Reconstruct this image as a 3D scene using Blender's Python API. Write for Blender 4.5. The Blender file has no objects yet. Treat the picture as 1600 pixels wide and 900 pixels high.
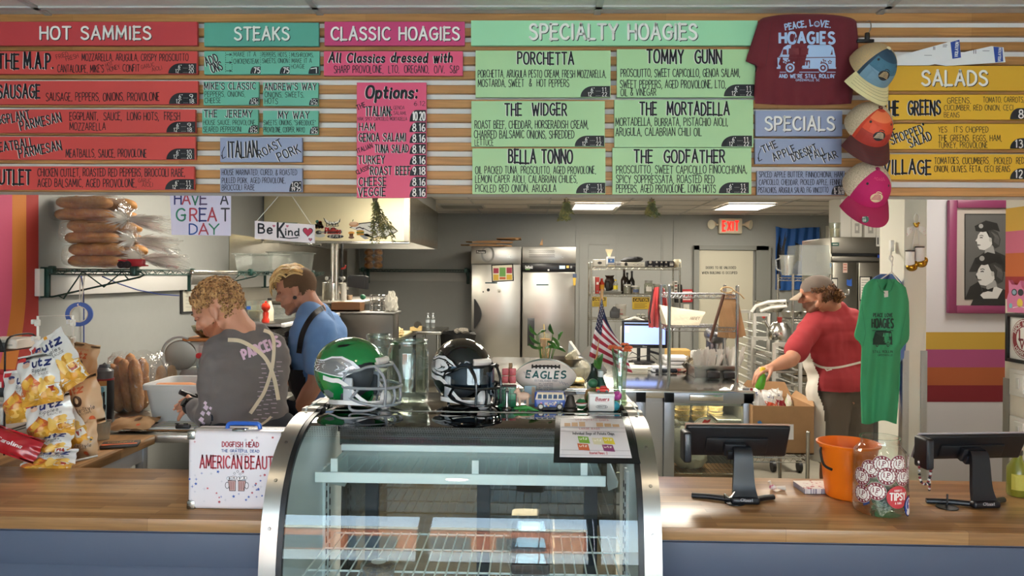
import bpy,bmesh,math,random
from mathutils import Vector as Vec,Matrix,Euler
from math import sin,cos,radians as rad_
PI=math.pi
rnd=random.Random(11)
SC=bpy.context.scene
COL=SC.collection
def sv(n,k,v):n.inputs[k].default_value=v
def nd(nt,k):return nt.nodes.new(k)
# camera
F_PX=1150.
EYE=Vec((0.,0.,1.65))
cam_d=bpy.data.cameras.new('camera');cam_d.sensor_width=36.
cam_d.lens=F_PX/1600*36.
cam_d.shift_y=-20/1600.
cam_d.clip_start=.05;cam_d.clip_end=300
cam=bpy.data.objects.new('camera',cam_d);COL.objects.link(cam)
CAM_ROT=Matrix.Rotation(rad_(1.5),3,'Z')@Matrix.Rotation(PI/2,3,'X')@Matrix.Rotation(.008,3,'Z')
cam.matrix_world=Matrix.Translation(EYE)@CAM_ROT.to_4x4()
SC.camera=cam
def at(u,v,Y):
 d=CAM_ROT@Vec(((u-800)/F_PX,-(v-430)/F_PX,-1.))
 return EYE+d*(Y/d.y)
def on_z(u,v,z):
 d=CAM_ROT@Vec(((u-800)/F_PX,-(v-430)/F_PX,-1.))
 return EYE+d*((z-EYE.z)/d.z)
 # exposure, sky, sun, lamps
SC.view_settings.view_transform='Standard'
SC.view_settings.look='None'
SC.view_settings.gamma=1.
SC.view_settings.use_curve_mapping=0
SC.view_settings.exposure=.35
SC.cycles.use_denoising=1
SC.cycles.max_bounces=8;SC.cycles.diffuse_bounces=4;SC.cycles.glossy_bounces=4
SC.cycles.transmission_bounces=6;SC.cycles.transparent_max_bounces=24
SC.cycles.caustics_reflective=0;SC.cycles.caustics_refractive=0
SC.cycles.sample_clamp_indirect=8.
world=bpy.data.worlds.new('sky');SC.world=world;world.use_nodes=1
wn=world.node_tree;wn.nodes.clear()
w_out=nd(wn,'ShaderNodeOutputWorld');w_bg=nd(wn,'ShaderNodeBackground')
w_tc=nd(wn,'ShaderNodeTexCoord');w_sep=nd(wn,'ShaderNodeSeparateXYZ');w_ramp=nd(wn,'ShaderNodeValToRGB')
w_ramp.color_ramp.elements[0].position=0.;w_ramp.color_ramp.elements[0].color=(.8,.88,1.,1)
w_ramp.color_ramp.elements[1].position=.6;w_ramp.color_ramp.elements[1].color=(.36,.55,.95,1)
wn.links.new(w_tc.outputs['Generated'],w_sep.inputs[0]);wn.links.new(w_sep.outputs['Z'],w_ramp.inputs[0])
wn.links.new(w_ramp.outputs[0],w_bg.inputs[0]);sv(w_bg,1,13.)
wn.links.new(w_bg.outputs[0],w_out.inputs[0])
def lamp(name,kind,loc,energy,color=(1,1,1),rot=(0,0,0),size=None,sy=None,portal=0):
 l=bpy.data.lights.new(name,kind);l.energy=energy;l.color=color
 if kind=='AREA':
  l.shape='RECTANGLE';l.size=size;l.size_y=sy or size
  if portal:l.cycles.is_portal=1
 o=bpy.data.objects.new(name,l);COL.objects.link(o);o.location=loc;o.rotation_euler=rot
 return o
sun=lamp('sun','SUN',(0,-10,20),47.,(1.,.93,.82),rot=(rad_(-48),0,rad_(18)))
sun.data.angle=.01
WIN_Y=-2.6
lamp('window_portal','AREA',(-.2,WIN_Y+.02,1.27),10,rot=(PI/2,0,0),size=4.9,sy=2.,portal=1)
CEIL=2.6
# materials
def lin(h):
 h=h.lstrip('#');h=''.join(c*2 for c in h)if len(h)==3 else h
 v=[int(h[i:i+2],16)/255 for i in(0,2,4)]
 return tuple((c/12.92 if c<=.04045 else((c+.055)/1.055)**2.4)for c in v)+(1.,)
_mc={}
def M(h,rough=.5,metal=0.,spec=.5,emit=0.,coat=0.,bump=0.,bscale=40.,var=0.,sheen=0.):
 key=(h,rough,metal,spec,emit,coat,bump,bscale,var,sheen)
 if key in _mc:return _mc[key]
 m=bpy.data.materials.new('mat_'+h.strip('#'));m.use_nodes=1
 nt=m.node_tree;b=nt.nodes['Principled BSDF']
 sv(b,'Base Color',lin(h));sv(b,'Roughness',rough)
 sv(b,'Metallic',metal);sv(b,'Specular IOR Level',spec)
 if coat:sv(b,'Coat Weight',coat);sv(b,'Coat Roughness',.05)
 if sheen:sv(b,'Sheen Weight',sheen)
 if emit:
  sv(b,'Emission Color',lin(h));sv(b,'Emission Strength',emit)
 if bump or var:
  tc=nd(nt,'ShaderNodeTexCoord');n=nd(nt,'ShaderNodeTexNoise')
  sv(n,'Scale',bscale);sv(n,'Detail',4)
  nt.links.new(tc.outputs['Object'],n.inputs['Vector'])
  if bump:
   bp=nd(nt,'ShaderNodeBump');sv(bp,'Strength',bump);sv(bp,'Distance',.01)
   nt.links.new(n.outputs[0],bp.inputs['Height']);nt.links.new(bp.outputs[0],b.inputs['Normal'])
  if var:
   mx=nd(nt,'ShaderNodeMix');mx.data_type='RGBA'
   c=lin(h)
   sv(mx,'A',tuple(x*(1-var)for x in c[:3])+(1,))
   sv(mx,'B',tuple(min(1,x*(1+var))for x in c[:3])+(1,))
   nt.links.new(n.outputs[0],mx.inputs['Factor']);nt.links.new(mx.outputs['Result'],b.inputs['Base Color'])
 _mc[key]=m
 return m
def wood(c1,c2,pw=.045,pl=.7,rough=.35,axis='X',rings=1.,seams=.35):
 key=('wood',c1,c2,pw,pl,rough,axis,rings,seams)
 if key in _mc:return _mc[key]
 m=bpy.data.materials.new('wood');m.use_nodes=1;nt=m.node_tree;L=nt.links
 b=nt.nodes['Principled BSDF'];tc=nd(nt,'ShaderNodeTexCoord');mp=nd(nt,'ShaderNodeMapping')
 if axis=='Y':sv(mp,'Rotation',(0,0,PI/2))
 if axis=='XZ':sv(mp,'Rotation',(PI/2,0,0))
 L.new(tc.outputs['Object'],mp.inputs[0])
 br=nd(nt,'ShaderNodeTexBrick')
 sv(br,'Color1',lin(c1));sv(br,'Color2',lin(c2))
 mc=lin(c2);sv(br,'Mortar',tuple(x*(1-seams)for x in mc[:3])+(1,))
 sv(br,'Scale',1.);sv(br,'Mortar Size',.0007);sv(br,'Mortar Smooth',.4)
 sv(br,'Brick Width',pl);sv(br,'Row Height',pw);br.offset=.37;br.offset_frequency=2
 sv(br,'Bias',-.1)
 L.new(mp.outputs[0],br.inputs['Vector'])
 m2=nd(nt,'ShaderNodeMapping');sv(m2,'Scale',(3.,60.,60.))
 L.new(mp.outputs[0],m2.inputs[0])
 n=nd(nt,'ShaderNodeTexNoise');sv(n,'Scale',1.5*rings);sv(n,'Detail',6)
 sv(n,'Distortion',.6)
 L.new(m2.outputs[0],n.inputs['Vector'])
 rp=nd(nt,'ShaderNodeValToRGB');rp.color_ramp.elements[0].position=.3;rp.color_ramp.elements[0].color=(.62,.58,.55,1)
 rp.color_ramp.elements[1].position=.7;rp.color_ramp.elements[1].color=(1.12,1.1,1.08,1)
 L.new(n.outputs[0],rp.inputs[0])
 mu=nd(nt,'ShaderNodeMix');mu.data_type='RGBA';mu.blend_type='MULTIPLY';sv(mu,'Factor',.75)
 L.new(br.outputs['Color'],mu.inputs['A']);L.new(rp.outputs[0],mu.inputs['B'])
 L.new(mu.outputs['Result'],b.inputs['Base Color']);sv(b,'Roughness',rough)
 _mc[key]=m
 return m
def steel(h='#b9b7b0',rough=.28,streak=(2,2,60),bump=.05,dirt=.12,aniso=0.):
 key=('steel',h,rough,streak,bump,dirt)
 if key in _mc:return _mc[key]
 m=bpy.data.materials.new('steel');m.use_nodes=1;nt=m.node_tree;L=nt.links
 b=nt.nodes['Principled BSDF'];sv(b,'Metallic',1.)
 tc=nd(nt,'ShaderNodeTexCoord');mp=nd(nt,'ShaderNodeMapping');sv(mp,'Scale',streak)
 L.new(tc.outputs['Object'],mp.inputs[0])
 n=nd(nt,'ShaderNodeTexNoise');sv(n,'Scale',4);sv(n,'Detail',5)
 L.new(mp.outputs[0],n.inputs['Vector'])
 n2=nd(nt,'ShaderNodeTexNoise');sv(n2,'Scale',2.2);sv(n2,'Detail',3)
 L.new(tc.outputs['Object'],n2.inputs['Vector'])
 mr=nd(nt,'ShaderNodeMapRange');sv(mr,'To Min',max(.02,rough-.08));sv(mr,'To Max',rough+.12)
 L.new(n.outputs[0],mr.inputs['Value']);L.new(mr.outputs[0],b.inputs['Roughness'])
 c=lin(h);mx=nd(nt,'ShaderNodeMix');mx.data_type='RGBA'
 sv(mx,'A',tuple(x*(1-dirt)for x in c[:3])+(1,));sv(mx,'B',tuple(min(1,x*(1+dirt))for x in c[:3])+(1,))
 L.new(n2.outputs[0],mx.inputs['Factor']);L.new(mx.outputs['Result'],b.inputs['Base Color'])
 if bump:
  bp=nd(nt,'ShaderNodeBump');sv(bp,'Strength',bump);sv(bp,'Distance',.02)
  L.new(n2.outputs[0],bp.inputs['Height']);L.new(bp.outputs[0],b.inputs['Normal'])
 _mc[key]=m
 return m
def clear(tint='#ffffff',refl=.06,edge=.55,rough=0.,haze=0.,hazecol='#ffffff',bump=0.,bscale=60):
 key=('clear',tint,refl,edge,rough,haze,hazecol,bump,bscale)
 if key in _mc:return _mc[key]
 m=bpy.data.materials.new('clear');m.use_nodes=1;nt=m.node_tree;L=nt.links;nt.nodes.remove(nt.nodes['Principled BSDF'])
 out=nt.nodes['Material Output'];tr=nd(nt,'ShaderNodeBsdfTransparent');gl=nd(nt,'ShaderNodeBsdfGlossy')
 sv(tr,0,lin(tint));sv(gl,'Roughness',rough)
 lw=nd(nt,'ShaderNodeLayerWeight');sv(lw,0,.35)
 mr=nd(nt,'ShaderNodeMapRange');sv(mr,'To Min',refl);sv(mr,'To Max',edge)
 pw=nd(nt,'ShaderNodeMath');pw.operation='POWER';sv(pw,1,2.2)
 L.new(lw.outputs['Facing'],pw.inputs[0]);L.new(pw.outputs[0],mr.inputs['Value'])
 mx=nd(nt,'ShaderNodeMixShader');L.new(mr.outputs[0],mx.inputs[0]);L.new(tr.outputs[0],mx.inputs[1]);L.new(gl.outputs[0],mx.inputs[2])
 last=mx
 if bump:
  tc=nd(nt,'ShaderNodeTexCoord');n=nd(nt,'ShaderNodeTexNoise');sv(n,'Scale',bscale)
  bp=nd(nt,'ShaderNodeBump');sv(bp,'Strength',bump);sv(bp,'Distance',.02)
  L.new(tc.outputs['Object'],n.inputs['Vector']);L.new(n.outputs[0],bp.inputs['Height']);L.new(bp.outputs[0],gl.inputs['Normal'])
 if haze:
  df=nd(nt,'ShaderNodeBsdfDiffuse');sv(df,0,lin(hazecol))
  m2=nd(nt,'ShaderNodeMixShader');sv(m2,0,haze)
  L.new(last.outputs[0],m2.inputs[1]);L.new(df.outputs[0],m2.inputs[2]);last=m2
 L.new(last.outputs[0],out.inputs[0])
 _mc[key]=m
 return m
def two_tone(h1,h2,scale=8,rough=.6,lo=.45,hi=.55,detail=4,bump=0.,stretch=(1,1,1)):
 key=('two',h1,h2,scale,rough,lo,hi,detail,bump,stretch)
 if key in _mc:return _mc[key]
 m=bpy.data.materials.new('mottled');m.use_nodes=1;nt=m.node_tree;L=nt.links;b=nt.nodes['Principled BSDF']
 tc=nd(nt,'ShaderNodeTexCoord');mp=nd(nt,'ShaderNodeMapping');sv(mp,'Scale',stretch)
 n=nd(nt,'ShaderNodeTexNoise');sv(n,'Scale',scale);sv(n,'Detail',detail)
 L.new(tc.outputs['Object'],mp.inputs[0]);L.new(mp.outputs[0],n.inputs['Vector'])
 rp=nd(nt,'ShaderNodeValToRGB');rp.color_ramp.elements[0].position=lo;rp.color_ramp.elements[0].color=lin(h1)
 rp.color_ramp.elements[1].position=hi;rp.color_ramp.elements[1].color=lin(h2)
 L.new(n.outputs[0],rp.inputs[0]);L.new(rp.outputs[0],b.inputs['Base Color']);sv(b,'Roughness',rough)
 if bump:
  bp=nd(nt,'ShaderNodeBump');sv(bp,'Strength',bump);sv(bp,'Distance',.01)
  L.new(n.outputs[0],bp.inputs['Height']);L.new(bp.outputs[0],b.inputs['Normal'])
 _mc[key]=m
 return m
STEEL=steel();STEEL_D=steel('#8d8b86',.35);STEEL_B=steel('#cfcdc6',.18,bump=.02)
CHROME=M('#c9c9c6',.15,1.);BLACK=M('#101012',.4);BLACKG=M('#0b0b0d',.08,coat=1.);WHITE=M('#f2efe9',.5)
GREENWIRE=M('#1f3f38',.35,.3);CARD=M('#a9825a',.8,var=.15,bscale=12);PAPER=M('#efece4',.75);KRAFT=M('#b48f67',.85,var=.12,bscale=15,bump=.1)
GLASS=clear('#f4fbf8',.045,.75);FILM=clear('#ffffff',.1,.7,.06,.05,bump=.5,bscale=45)
# mesh tools
def basis(o):
 m=o.matrix_basis.copy();p=o.parent
 while p is not None:
  m=p.matrix_basis@m;p=p.parent
 return m
class MB:
 def __init__(s):s.bm=bmesh.new();s.mi=0;s.T=None
 def _fin(s,verts,faces):
  for f in faces:f.material_index=s.mi
  if s.T is not None:bmesh.ops.transform(s.bm,matrix=s.T,verts=verts)
  return verts
 def mat(s,i):s.mi=i;return s
 def face(s,pts):
  vs=[s.bm.verts.new(p)for p in pts];f=s.bm.faces.new(vs);s._fin(vs,[f]);return s
 def box(s,c,d,bev=0.,seg=2,rot=None,taper=None):
  r=bmesh.ops.create_cube(s.bm,size=1.);vs=r['verts']
  for v in vs:
   k=1.
   if taper and v.co.z>0:k=taper
   v.co=Vec((v.co.x*d[0]*k,v.co.y*d[1]*k,v.co.z*d[2]))
  fs=list({f for v in vs for f in v.link_faces})
  if bev>0:
   es=list({e for v in vs for e in v.link_edges})
   q=bmesh.ops.bevel(s.bm,geom=es,offset=min(bev,min(d)*.49),segments=seg,affect='EDGES',profile=.5)
   vs=list({v for f in q['faces']for v in f.verts}|{v for v in vs if v.is_valid})
   fs=list({f for v in vs for f in v.link_faces})
  m=Matrix.Translation(Vec(c))
  if rot is not None:m=m@Euler(rot).to_matrix().to_4x4()
  bmesh.ops.transform(s.bm,matrix=m,verts=vs)
  s._fin(vs,fs);return s
 def cyl(s,p0,p1,r0,r1=None,n=16,caps=1):
  r1=r0 if r1 is None else r1;p0=Vec(p0);p1=Vec(p1);a=(p1-p0).normalized()
  t=a.orthogonal().normalized();b=a.cross(t)
  A=[];B=[]
  for i in range(n):
   w=2*PI*i/n;q=t*cos(w)+b*sin(w)
   A.append(s.bm.verts.new(p0+q*r0));B.append(s.bm.verts.new(p1+q*r1))
  fs=[s.bm.faces.new((A[i],A[(i+1)%n],B[(i+1)%n],B[i]))for i in range(n)]
  if caps:fs.append(s.bm.faces.new(A[::-1]));fs.append(s.bm.faces.new(B))
  s._fin(A+B,fs);return s
 def tube(s,pts,r,n=8,closed=0,caps=1):
  pts=[Vec(p)for p in pts];N=len(pts);rings=[];prev=None;allv=[];fs=[]
  rr=r if isinstance(r,(list,tuple))else[r]*N
  for i,p in enumerate(pts):
   if closed:a=pts[(i+1)%N]-pts[i-1]
   else:a=pts[min(i+1,N-1)]-pts[max(i-1,0)]
   if a.length<1e-9:a=Vec((0,0,1))
   a.normalize()
   if prev is None:t=a.orthogonal().normalized()
   else:
    t=prev-a*prev.dot(a)
    t=t.normalized()if t.length>1e-6 else a.orthogonal().normalized()
   prev=t;b=a.cross(t)
   ring=[s.bm.verts.new(p+(t*cos(2*PI*k/n)+b*sin(2*PI*k/n))*rr[i])for k in range(n)]
   rings.append(ring);allv+=ring
  M_=N if closed else N-1
  for i in range(M_):
   A=rings[i];B=rings[(i+1)%N]
   for k in range(n):fs.append(s.bm.faces.new((A[k],A[(k+1)%n],B[(k+1)%n],B[k])))
  if not closed and caps and n>2:
   fs.append(s.bm.faces.new(rings[0][::-1]));fs.append(s.bm.faces.new(rings[-1]))
  s._fin(allv,fs);return s
 def lathe(s,prof,n=32,c=(0,0,0),a0=0.,a1=2*PI,sx=1.,sy=1.):
  full=abs(a1-a0-2*PI)<1e-6;m=n if full else n+1;rings=[];allv=[];fs=[]
  for r,z in prof:
   if r<1e-6:
    v=s.bm.verts.new((c[0],c[1],c[2]+z));rings.append([v]);allv.append(v)
   else:
    ring=[s.bm.verts.new((c[0]+sx*r*cos(a0+(a1-a0)*k/n),c[1]+sy*r*sin(a0+(a1-a0)*k/n),c[2]+z))for k in range(m)]
    rings.append(ring);allv+=ring
  for A,B in zip(rings,rings[1:]):
   if len(A)==1 and len(B)==1:continue
   for k in range(n):
    k2=(k+1)%m if full else k+1
    if len(A)==1:fs.append(s.bm.faces.new((A[0],B[k2],B[k])))
    elif len(B)==1:fs.append(s.bm.faces.new((A[k],A[k2],B[0])))
    else:fs.append(s.bm.faces.new((A[k],A[k2],B[k2],B[k])))
  s._fin(allv,fs);return s
 def ell(s,c,r,rot=None,u=20,v=12):
  rr=(r,r,r)if isinstance(r,(int,float))else r;m=Matrix.Translation(Vec(c))
  if rot is not None:m=m@(rot.to_4x4()if isinstance(rot,Matrix)else Euler(rot).to_matrix().to_4x4())
  T=s.T;s.T=(T or Matrix())@m@Matrix.Diagonal((*rr,1));s.lathe([(sin(PI*i/v),-cos(PI*i/v))for i in range(v+1)],u);s.T=T;return s
 def prism(s,poly,m,d):
  A=[s.bm.verts.new(m@Vec((x,y,0)))for x,y in poly];B=[s.bm.verts.new(m@Vec((x,y,d)))for x,y in poly]
  n=len(poly);fs=[s.bm.faces.new(A[::-1]),s.bm.faces.new(B)]+[s.bm.faces.new((A[i],A[(i+1)%n],B[(i+1)%n],B[i]))for i in range(n)]
  s._fin(A+B,fs);return s
 def slab(s,quad,off):
  A=[s.bm.verts.new(p)for p in quad];B=[s.bm.verts.new(Vec(p)+Vec(off))for p in quad];n=len(A)
  fs=[s.bm.faces.new(A[::-1]),s.bm.faces.new(B)]+[s.bm.faces.new((A[i],A[(i+1)%n],B[(i+1)%n],B[i]))for i in range(n)]
  s._fin(A+B,fs);return s
 def loft(s,rings,closed=1,caps=1):
  R_=[[s.bm.verts.new(p)for p in r]for r in rings];fs=[];n=len(rings[0])
  for A,B in zip(R_,R_[1:]):
   for k in range(n if closed else n-1):fs.append(s.bm.faces.new((A[k],A[(k+1)%n],B[(k+1)%n],B[k])))
  if caps and closed:fs.append(s.bm.faces.new(R_[0][::-1]));fs.append(s.bm.faces.new(R_[-1]))
  s._fin([v for r in R_ for v in r],fs);return s
 def grid(s,fn,nu,nv,closed_u=0):
  V=[[s.bm.verts.new(fn(i/nu,j/nv))for j in range(nv+1)]for i in range(nu+(0 if closed_u else 1))]
  fs=[]
  for i in range(nu):
   for j in range(nv):
    i2=(i+1)%nu if closed_u else i+1
    fs.append(s.bm.faces.new((V[i][j],V[i2][j],V[i2][j+1],V[i][j+1])))
  s._fin([v for r in V for v in r],fs);return s
 def mk(s,name,mats,parent=None,world=0,smooth=35,loc=None,fixn=1,jit=0.):
  me=bpy.data.meshes.new(name)
  if fixn:bmesh.ops.recalc_face_normals(s.bm,faces=s.bm.faces)
  if jit:
   for v in s.bm.verts:v.co+=Vec((rnd.uniform(-jit,jit),rnd.uniform(-jit,jit),rnd.uniform(-jit,jit)))
  o=bpy.data.objects.new(name,me)
  if parent is not None:o.parent=parent
  if loc is not None:o.location=loc
  if world:
   if parent is None and loc is None and s.bm.verts:
    c=Vec((0,0,0))
    xs=[v.co for v in s.bm.verts]
    o.location=Vec(((min(p.x for p in xs)+max(p.x for p in xs))/2,(min(p.y for p in xs)+max(p.y for p in xs))/2,min(p.z for p in xs)))
   bmesh.ops.transform(s.bm,matrix=basis(o).inverted(),verts=s.bm.verts)
  s.bm.to_mesh(me);s.bm.free()
  for m in(mats if isinstance(mats,(list,tuple))else[mats]):me.materials.append(m)
  if smooth:
   me.shade_smooth()
   try:me.set_sharp_from_angle(angle=rad_(smooth))
   except Exception:pass
  COL.objects.link(o)
  return o
def tag(o,label=None,cat=None,group=None,kind=None):
 if label:o['label']=label
 if cat:o['category']=cat
 if group:o['group']=group
 if kind:o['kind']=kind
 return o
def thing(name,label,cat,loc,rz=0.,group=None,rot=None):
 o=bpy.data.objects.new(name,None);COL.objects.link(o);o.location=loc
 o.rotation_euler=rot if rot is not None else(0,0,rz)
 o.empty_display_size=.05
 return tag(o,label,cat,group)
def dup(root,loc=None,rot=None,label=None,group=None,scale=None):
 r=root.copy();COL.objects.link(r)
 if loc is not None:r.location=loc
 if rot is not None:r.rotation_euler=rot
 if scale is not None:r.scale=(scale,)*3 if isinstance(scale,(int,float))else scale
 if label:r['label']=label
 if group:r['group']=group
 for ch in[x for x in bpy.data.objects if x.parent==root]:
  c=ch.copy();COL.objects.link(c);c.parent=r
  for g in[x for x in bpy.data.objects if x.parent==ch]:
   d=g.copy();COL.objects.link(d);d.parent=c
 return r
def struct(o):o['kind']='structure';return o
# hand lettering: a stroke alphabet
GL={'A':(.66,'0,0 .33,1 .66,0;.12,.34 .54,.34'),'B':(.56,'0,0 0,1;~0,1 .38,.96 .48,.77 .36,.57 0,.54;~0,.54 .42,.5 .55,.27 .42,.04 0,0'),'C':(.6,'~.6,.86 .45,.98 .22,.95 .05,.75 0,.5 .05,.25 .22,.05 .45,.02 .6,.14'),'D':(.6,'0,0 0,1;~0,1 .32,.96 .56,.74 .6,.5 .56,.26 .32,.04 0,0'),'E':(.48,'.48,1 0,1 0,0 .48,0;0,.53 .4,.53'),'F':(.46,'.46,1 0,1 0,0;0,.53 .38,.53'),'G':(.62,'~.6,.86 .45,.98 .22,.95 .05,.75 0,.5 .05,.25 .22,.05 .45,.02 .62,.16;.62,.16 .62,.46 .36,.46'),'H':(.58,'0,0 0,1;.58,0 .58,1;0,.52 .58,.52'),'I':(.1,'.05,0 .05,1'),'J':(.4,'~.4,1 .4,.3 .34,.06 .18,0 .02,.1'),'K':(.55,'0,0 0,1;.52,1 0,.42;.16,.58 .55,0'),'L':(.46,'0,1 0,0 .46,0'),'M':(.76,'0,0 .06,1 .38,.25 .7,1 .76,0'),'N':(.6,'0,0 0,1 .6,0 .6,1'),'O':(.66,'~.33,1 .12,.93 0,.66 0,.34 .12,.07 .33,0 .54,.07 .66,.34 .66,.66 .54,.93 .33,1'),'P':(.54,'0,0 0,1;~0,1 .38,.97 .54,.76 .4,.5 0,.46'),'Q':(.68,'~.33,1 .12,.93 0,.66 0,.34 .12,.07 .33,0 .54,.07 .66,.34 .66,.66 .54,.93 .33,1;.42,.24 .68,-.06'),'R':(.56,'0,0 0,1;~0,1 .38,.97 .52,.76 .4,.52 0,.48;.24,.5 .56,0'),'S':(.54,'~.52,.85 .38,.98 .16,.97 .03,.82 .08,.63 .3,.52 .48,.4 .54,.2 .42,.04 .2,0 .0,.13'),'T':(.6,'0,1 .6,1;.3,1 .3,0'),'U':(.58,'~0,1 0,.35 .06,.1 .29,0 .52,.1 .58,.35 .58,1'),'V':(.62,'0,1 .31,0 .62,1'),'W':(.86,'0,1 .2,0 .43,.75 .66,0 .86,1'),'X':(.56,'0,0 .56,1;0,1 .56,0'),'Y':(.6,'0,1 .3,.5 .6,1;.3,.5 .3,0'),'Z':(.54,'0,1 .54,1 0,0 .54,0'),'0':(.56,'~.28,1 .1,.92 0,.66 0,.34 .1,.08 .28,0 .46,.08 .56,.34 .56,.66 .46,.92 .28,1'),'1':(.24,'0,.8 .18,1 .18,0'),'2':(.5,'~.02,.8 .14,.97 .36,.97 .48,.8 .42,.55 .02,.02;.02,.02 .52,.02'),'3':(.5,'~.02,.9 .2,1 .42,.92 .44,.68 .2,.55;~.2,.55 .48,.46 .5,.15 .25,0 .0,.1'),'4':(.56,'.42,0 .42,1 0,.3 .56,.3'),'5':(.5,'.46,1 .06,1 .03,.58;~.03,.58 .25,.65 .48,.5 .48,.17 .25,0 .0,.1'),'6':(.52,'~.42,.95 .2,.8 .03,.45 .03,.18 .2,0 .4,.03 .52,.25 .4,.5 .18,.5 .03,.3'),'7':(.5,'0,1 .5,1 .15,0'),'8':(.54,'~.27,.53 .06,.68 .1,.95 .27,1 .44,.95 .48,.68 .27,.53 .04,.4 0,.15 .27,0 .54,.15 .5,.4 .27,.53'),'9':(.52,'~.5,.7 .36,.5 .14,.5 .02,.72 .12,.96 .34,1 .49,.82 .48,.5 .3,0'),'.':(.1,'.03,.02 .07,.02'),',':(.12,'.08,.06 .02,-.12'),"'":(.1,'.06,1 .04,.8'),'"':(.2,'.04,1 .04,.8;.16,1 .16,.8'),'&':(.62,'~.6,.0 .2,.62 .2,.9 .34,1 .44,.85 .38,.66 .08,.4 .04,.15 .2,0 .42,.08 .58,.4'),'!':(.1,'.05,1 .05,.3;.05,.03 .05,.0'),':':(.1,'.05,.62 .05,.68;.05,.05 .05,.11'),'-':(.34,'.02,.5 .32,.5'),'+':(.4,'.2,.7 .2,.3;0,.5 .4,.5'),'/':(.4,'0,-.05 .4,1.05'),'(':(.2,'~.2,1.05 .04,.75 .04,.25 .2,-.05'),')':(.2,'~0,1.05 .16,.75 .16,.25 0,-.05'),' ':(.34,''),'>':(.6,'0,.5 .6,.5;.4,.72 .6,.5 .4,.28'),'=':(.36,'0,.02 .36,.02'),'a':(.46,'~.44,.5 .25,.6 .05,.48 .0,.25 .1,.02 .28,.04 .44,.25;~.44,.6 .43,.2 .48,.0'),'b':(.46,'0,1 0,0;~0,.4 .2,.6 .42,.5 .46,.25 .34,.03 .15,.02 0,.15'),'c':(.42,'~.42,.5 .25,.6 .05,.48 .0,.25 .1,.02 .28,.0 .42,.12'),'d':(.46,'~.44,.45 .25,.6 .05,.48 .0,.25 .1,.02 .28,.04 .44,.25;~.45,1 .44,.2 .48,.0'),'e':(.44,'~.02,.3 .42,.34 .36,.56 .18,.6 .02,.4 .03,.12 .2,.0 .42,.1'),'f':(.34,'~.34,.95 .2,1 .12,.8 .12,0;0,.55 .3,.55'),'g':(.46,'~.44,.5 .25,.6 .05,.48 .0,.25 .1,.04 .28,.06 .44,.25;~.45,.6 .44,-.1 .3,-.3 .05,-.22'),'h':(.44,'0,1 0,0;~0,.38 .2,.6 .38,.52 .42,.3 .42,0'),'i':(.08,'.04,.58 .04,0;.04,.8 .04,.84'),'k':(.42,'0,1 0,0;.36,.6 0,.25;.12,.35 .42,0'),'l':(.12,'~.05,1 .05,.15 .12,.0'),'m':(.7,'0,.6 0,0;~0,.4 .15,.6 .3,.5 .33,.3 .33,0;~.33,.4 .5,.6 .65,.5 .68,.3 .68,0'),'n':(.44,'0,.6 0,0;~0,.38 .2,.6 .38,.52 .42,.3 .42,0'),'o':(.46,'~.23,.6 .06,.52 0,.3 .06,.08 .23,0 .4,.08 .46,.3 .4,.52 .23,.6'),'p':(.46,'0,.6 0,-.35;~0,.4 .2,.6 .42,.5 .46,.25 .34,.03 .15,.02 0,.15'),'r':(.34,'0,.6 0,0;~0,.35 .14,.56 .34,.58'),'s':(.38,'~.36,.5 .2,.6 .04,.5 .1,.35 .3,.25 .36,.1 .2,0 .0,.08'),'t':(.34,'~.14,.9 .13,.2 .2,.02 .34,.06;0,.6 .32,.6'),'u':(.44,'~0,.6 0,.2 .1,.0 .28,.04 .42,.25;.43,.6 .44,0'),'v':(.42,'0,.6 .2,0 .42,.6'),'w':(.62,'0,.6 .16,0 .31,.5 .46,0 .62,.6'),'y':(.44,'0,.6 .22,.05;.44,.6 .1,-.35'),'z':(.4,'0,.6 .4,.6 0,0 .4,0'),}
def _cr(p,k=4):
 out=[]
 for i in range(len(p)-1):
  a=p[max(i-1,0)];b=p[i];c=p[i+1];d=p[min(i+2,len(p)-1)]
  for j in range(k):
   t=j/k
   out.append(tuple(.5*(2*b[q]+(c[q]-a[q])*t+(2*a[q]-5*b[q]+4*c[q]-d[q])*t*t+(3*b[q]-a[q]-3*c[q]+d[q])*t**3)for q in(0,1)))
 out.append(p[-1]);return out
_gc={}
def glyph(ch,k):
 key=(ch,k)
 if key not in _gc:
  if ch not in GL:ch=ch.upper()if ch.upper()in GL else ' '
  w,s=GL[ch];st=[]
  for part in s.split(';'):
   if not part:continue
   sm=part[0]=='~';part=part.lstrip('~')
   p=[tuple(float(q)for q in xy.split(','))for xy in part.split()]
   st.append(_cr(p,k)if sm else p)
  _gc[key]=(w,st)
 return _gc[key]
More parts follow.
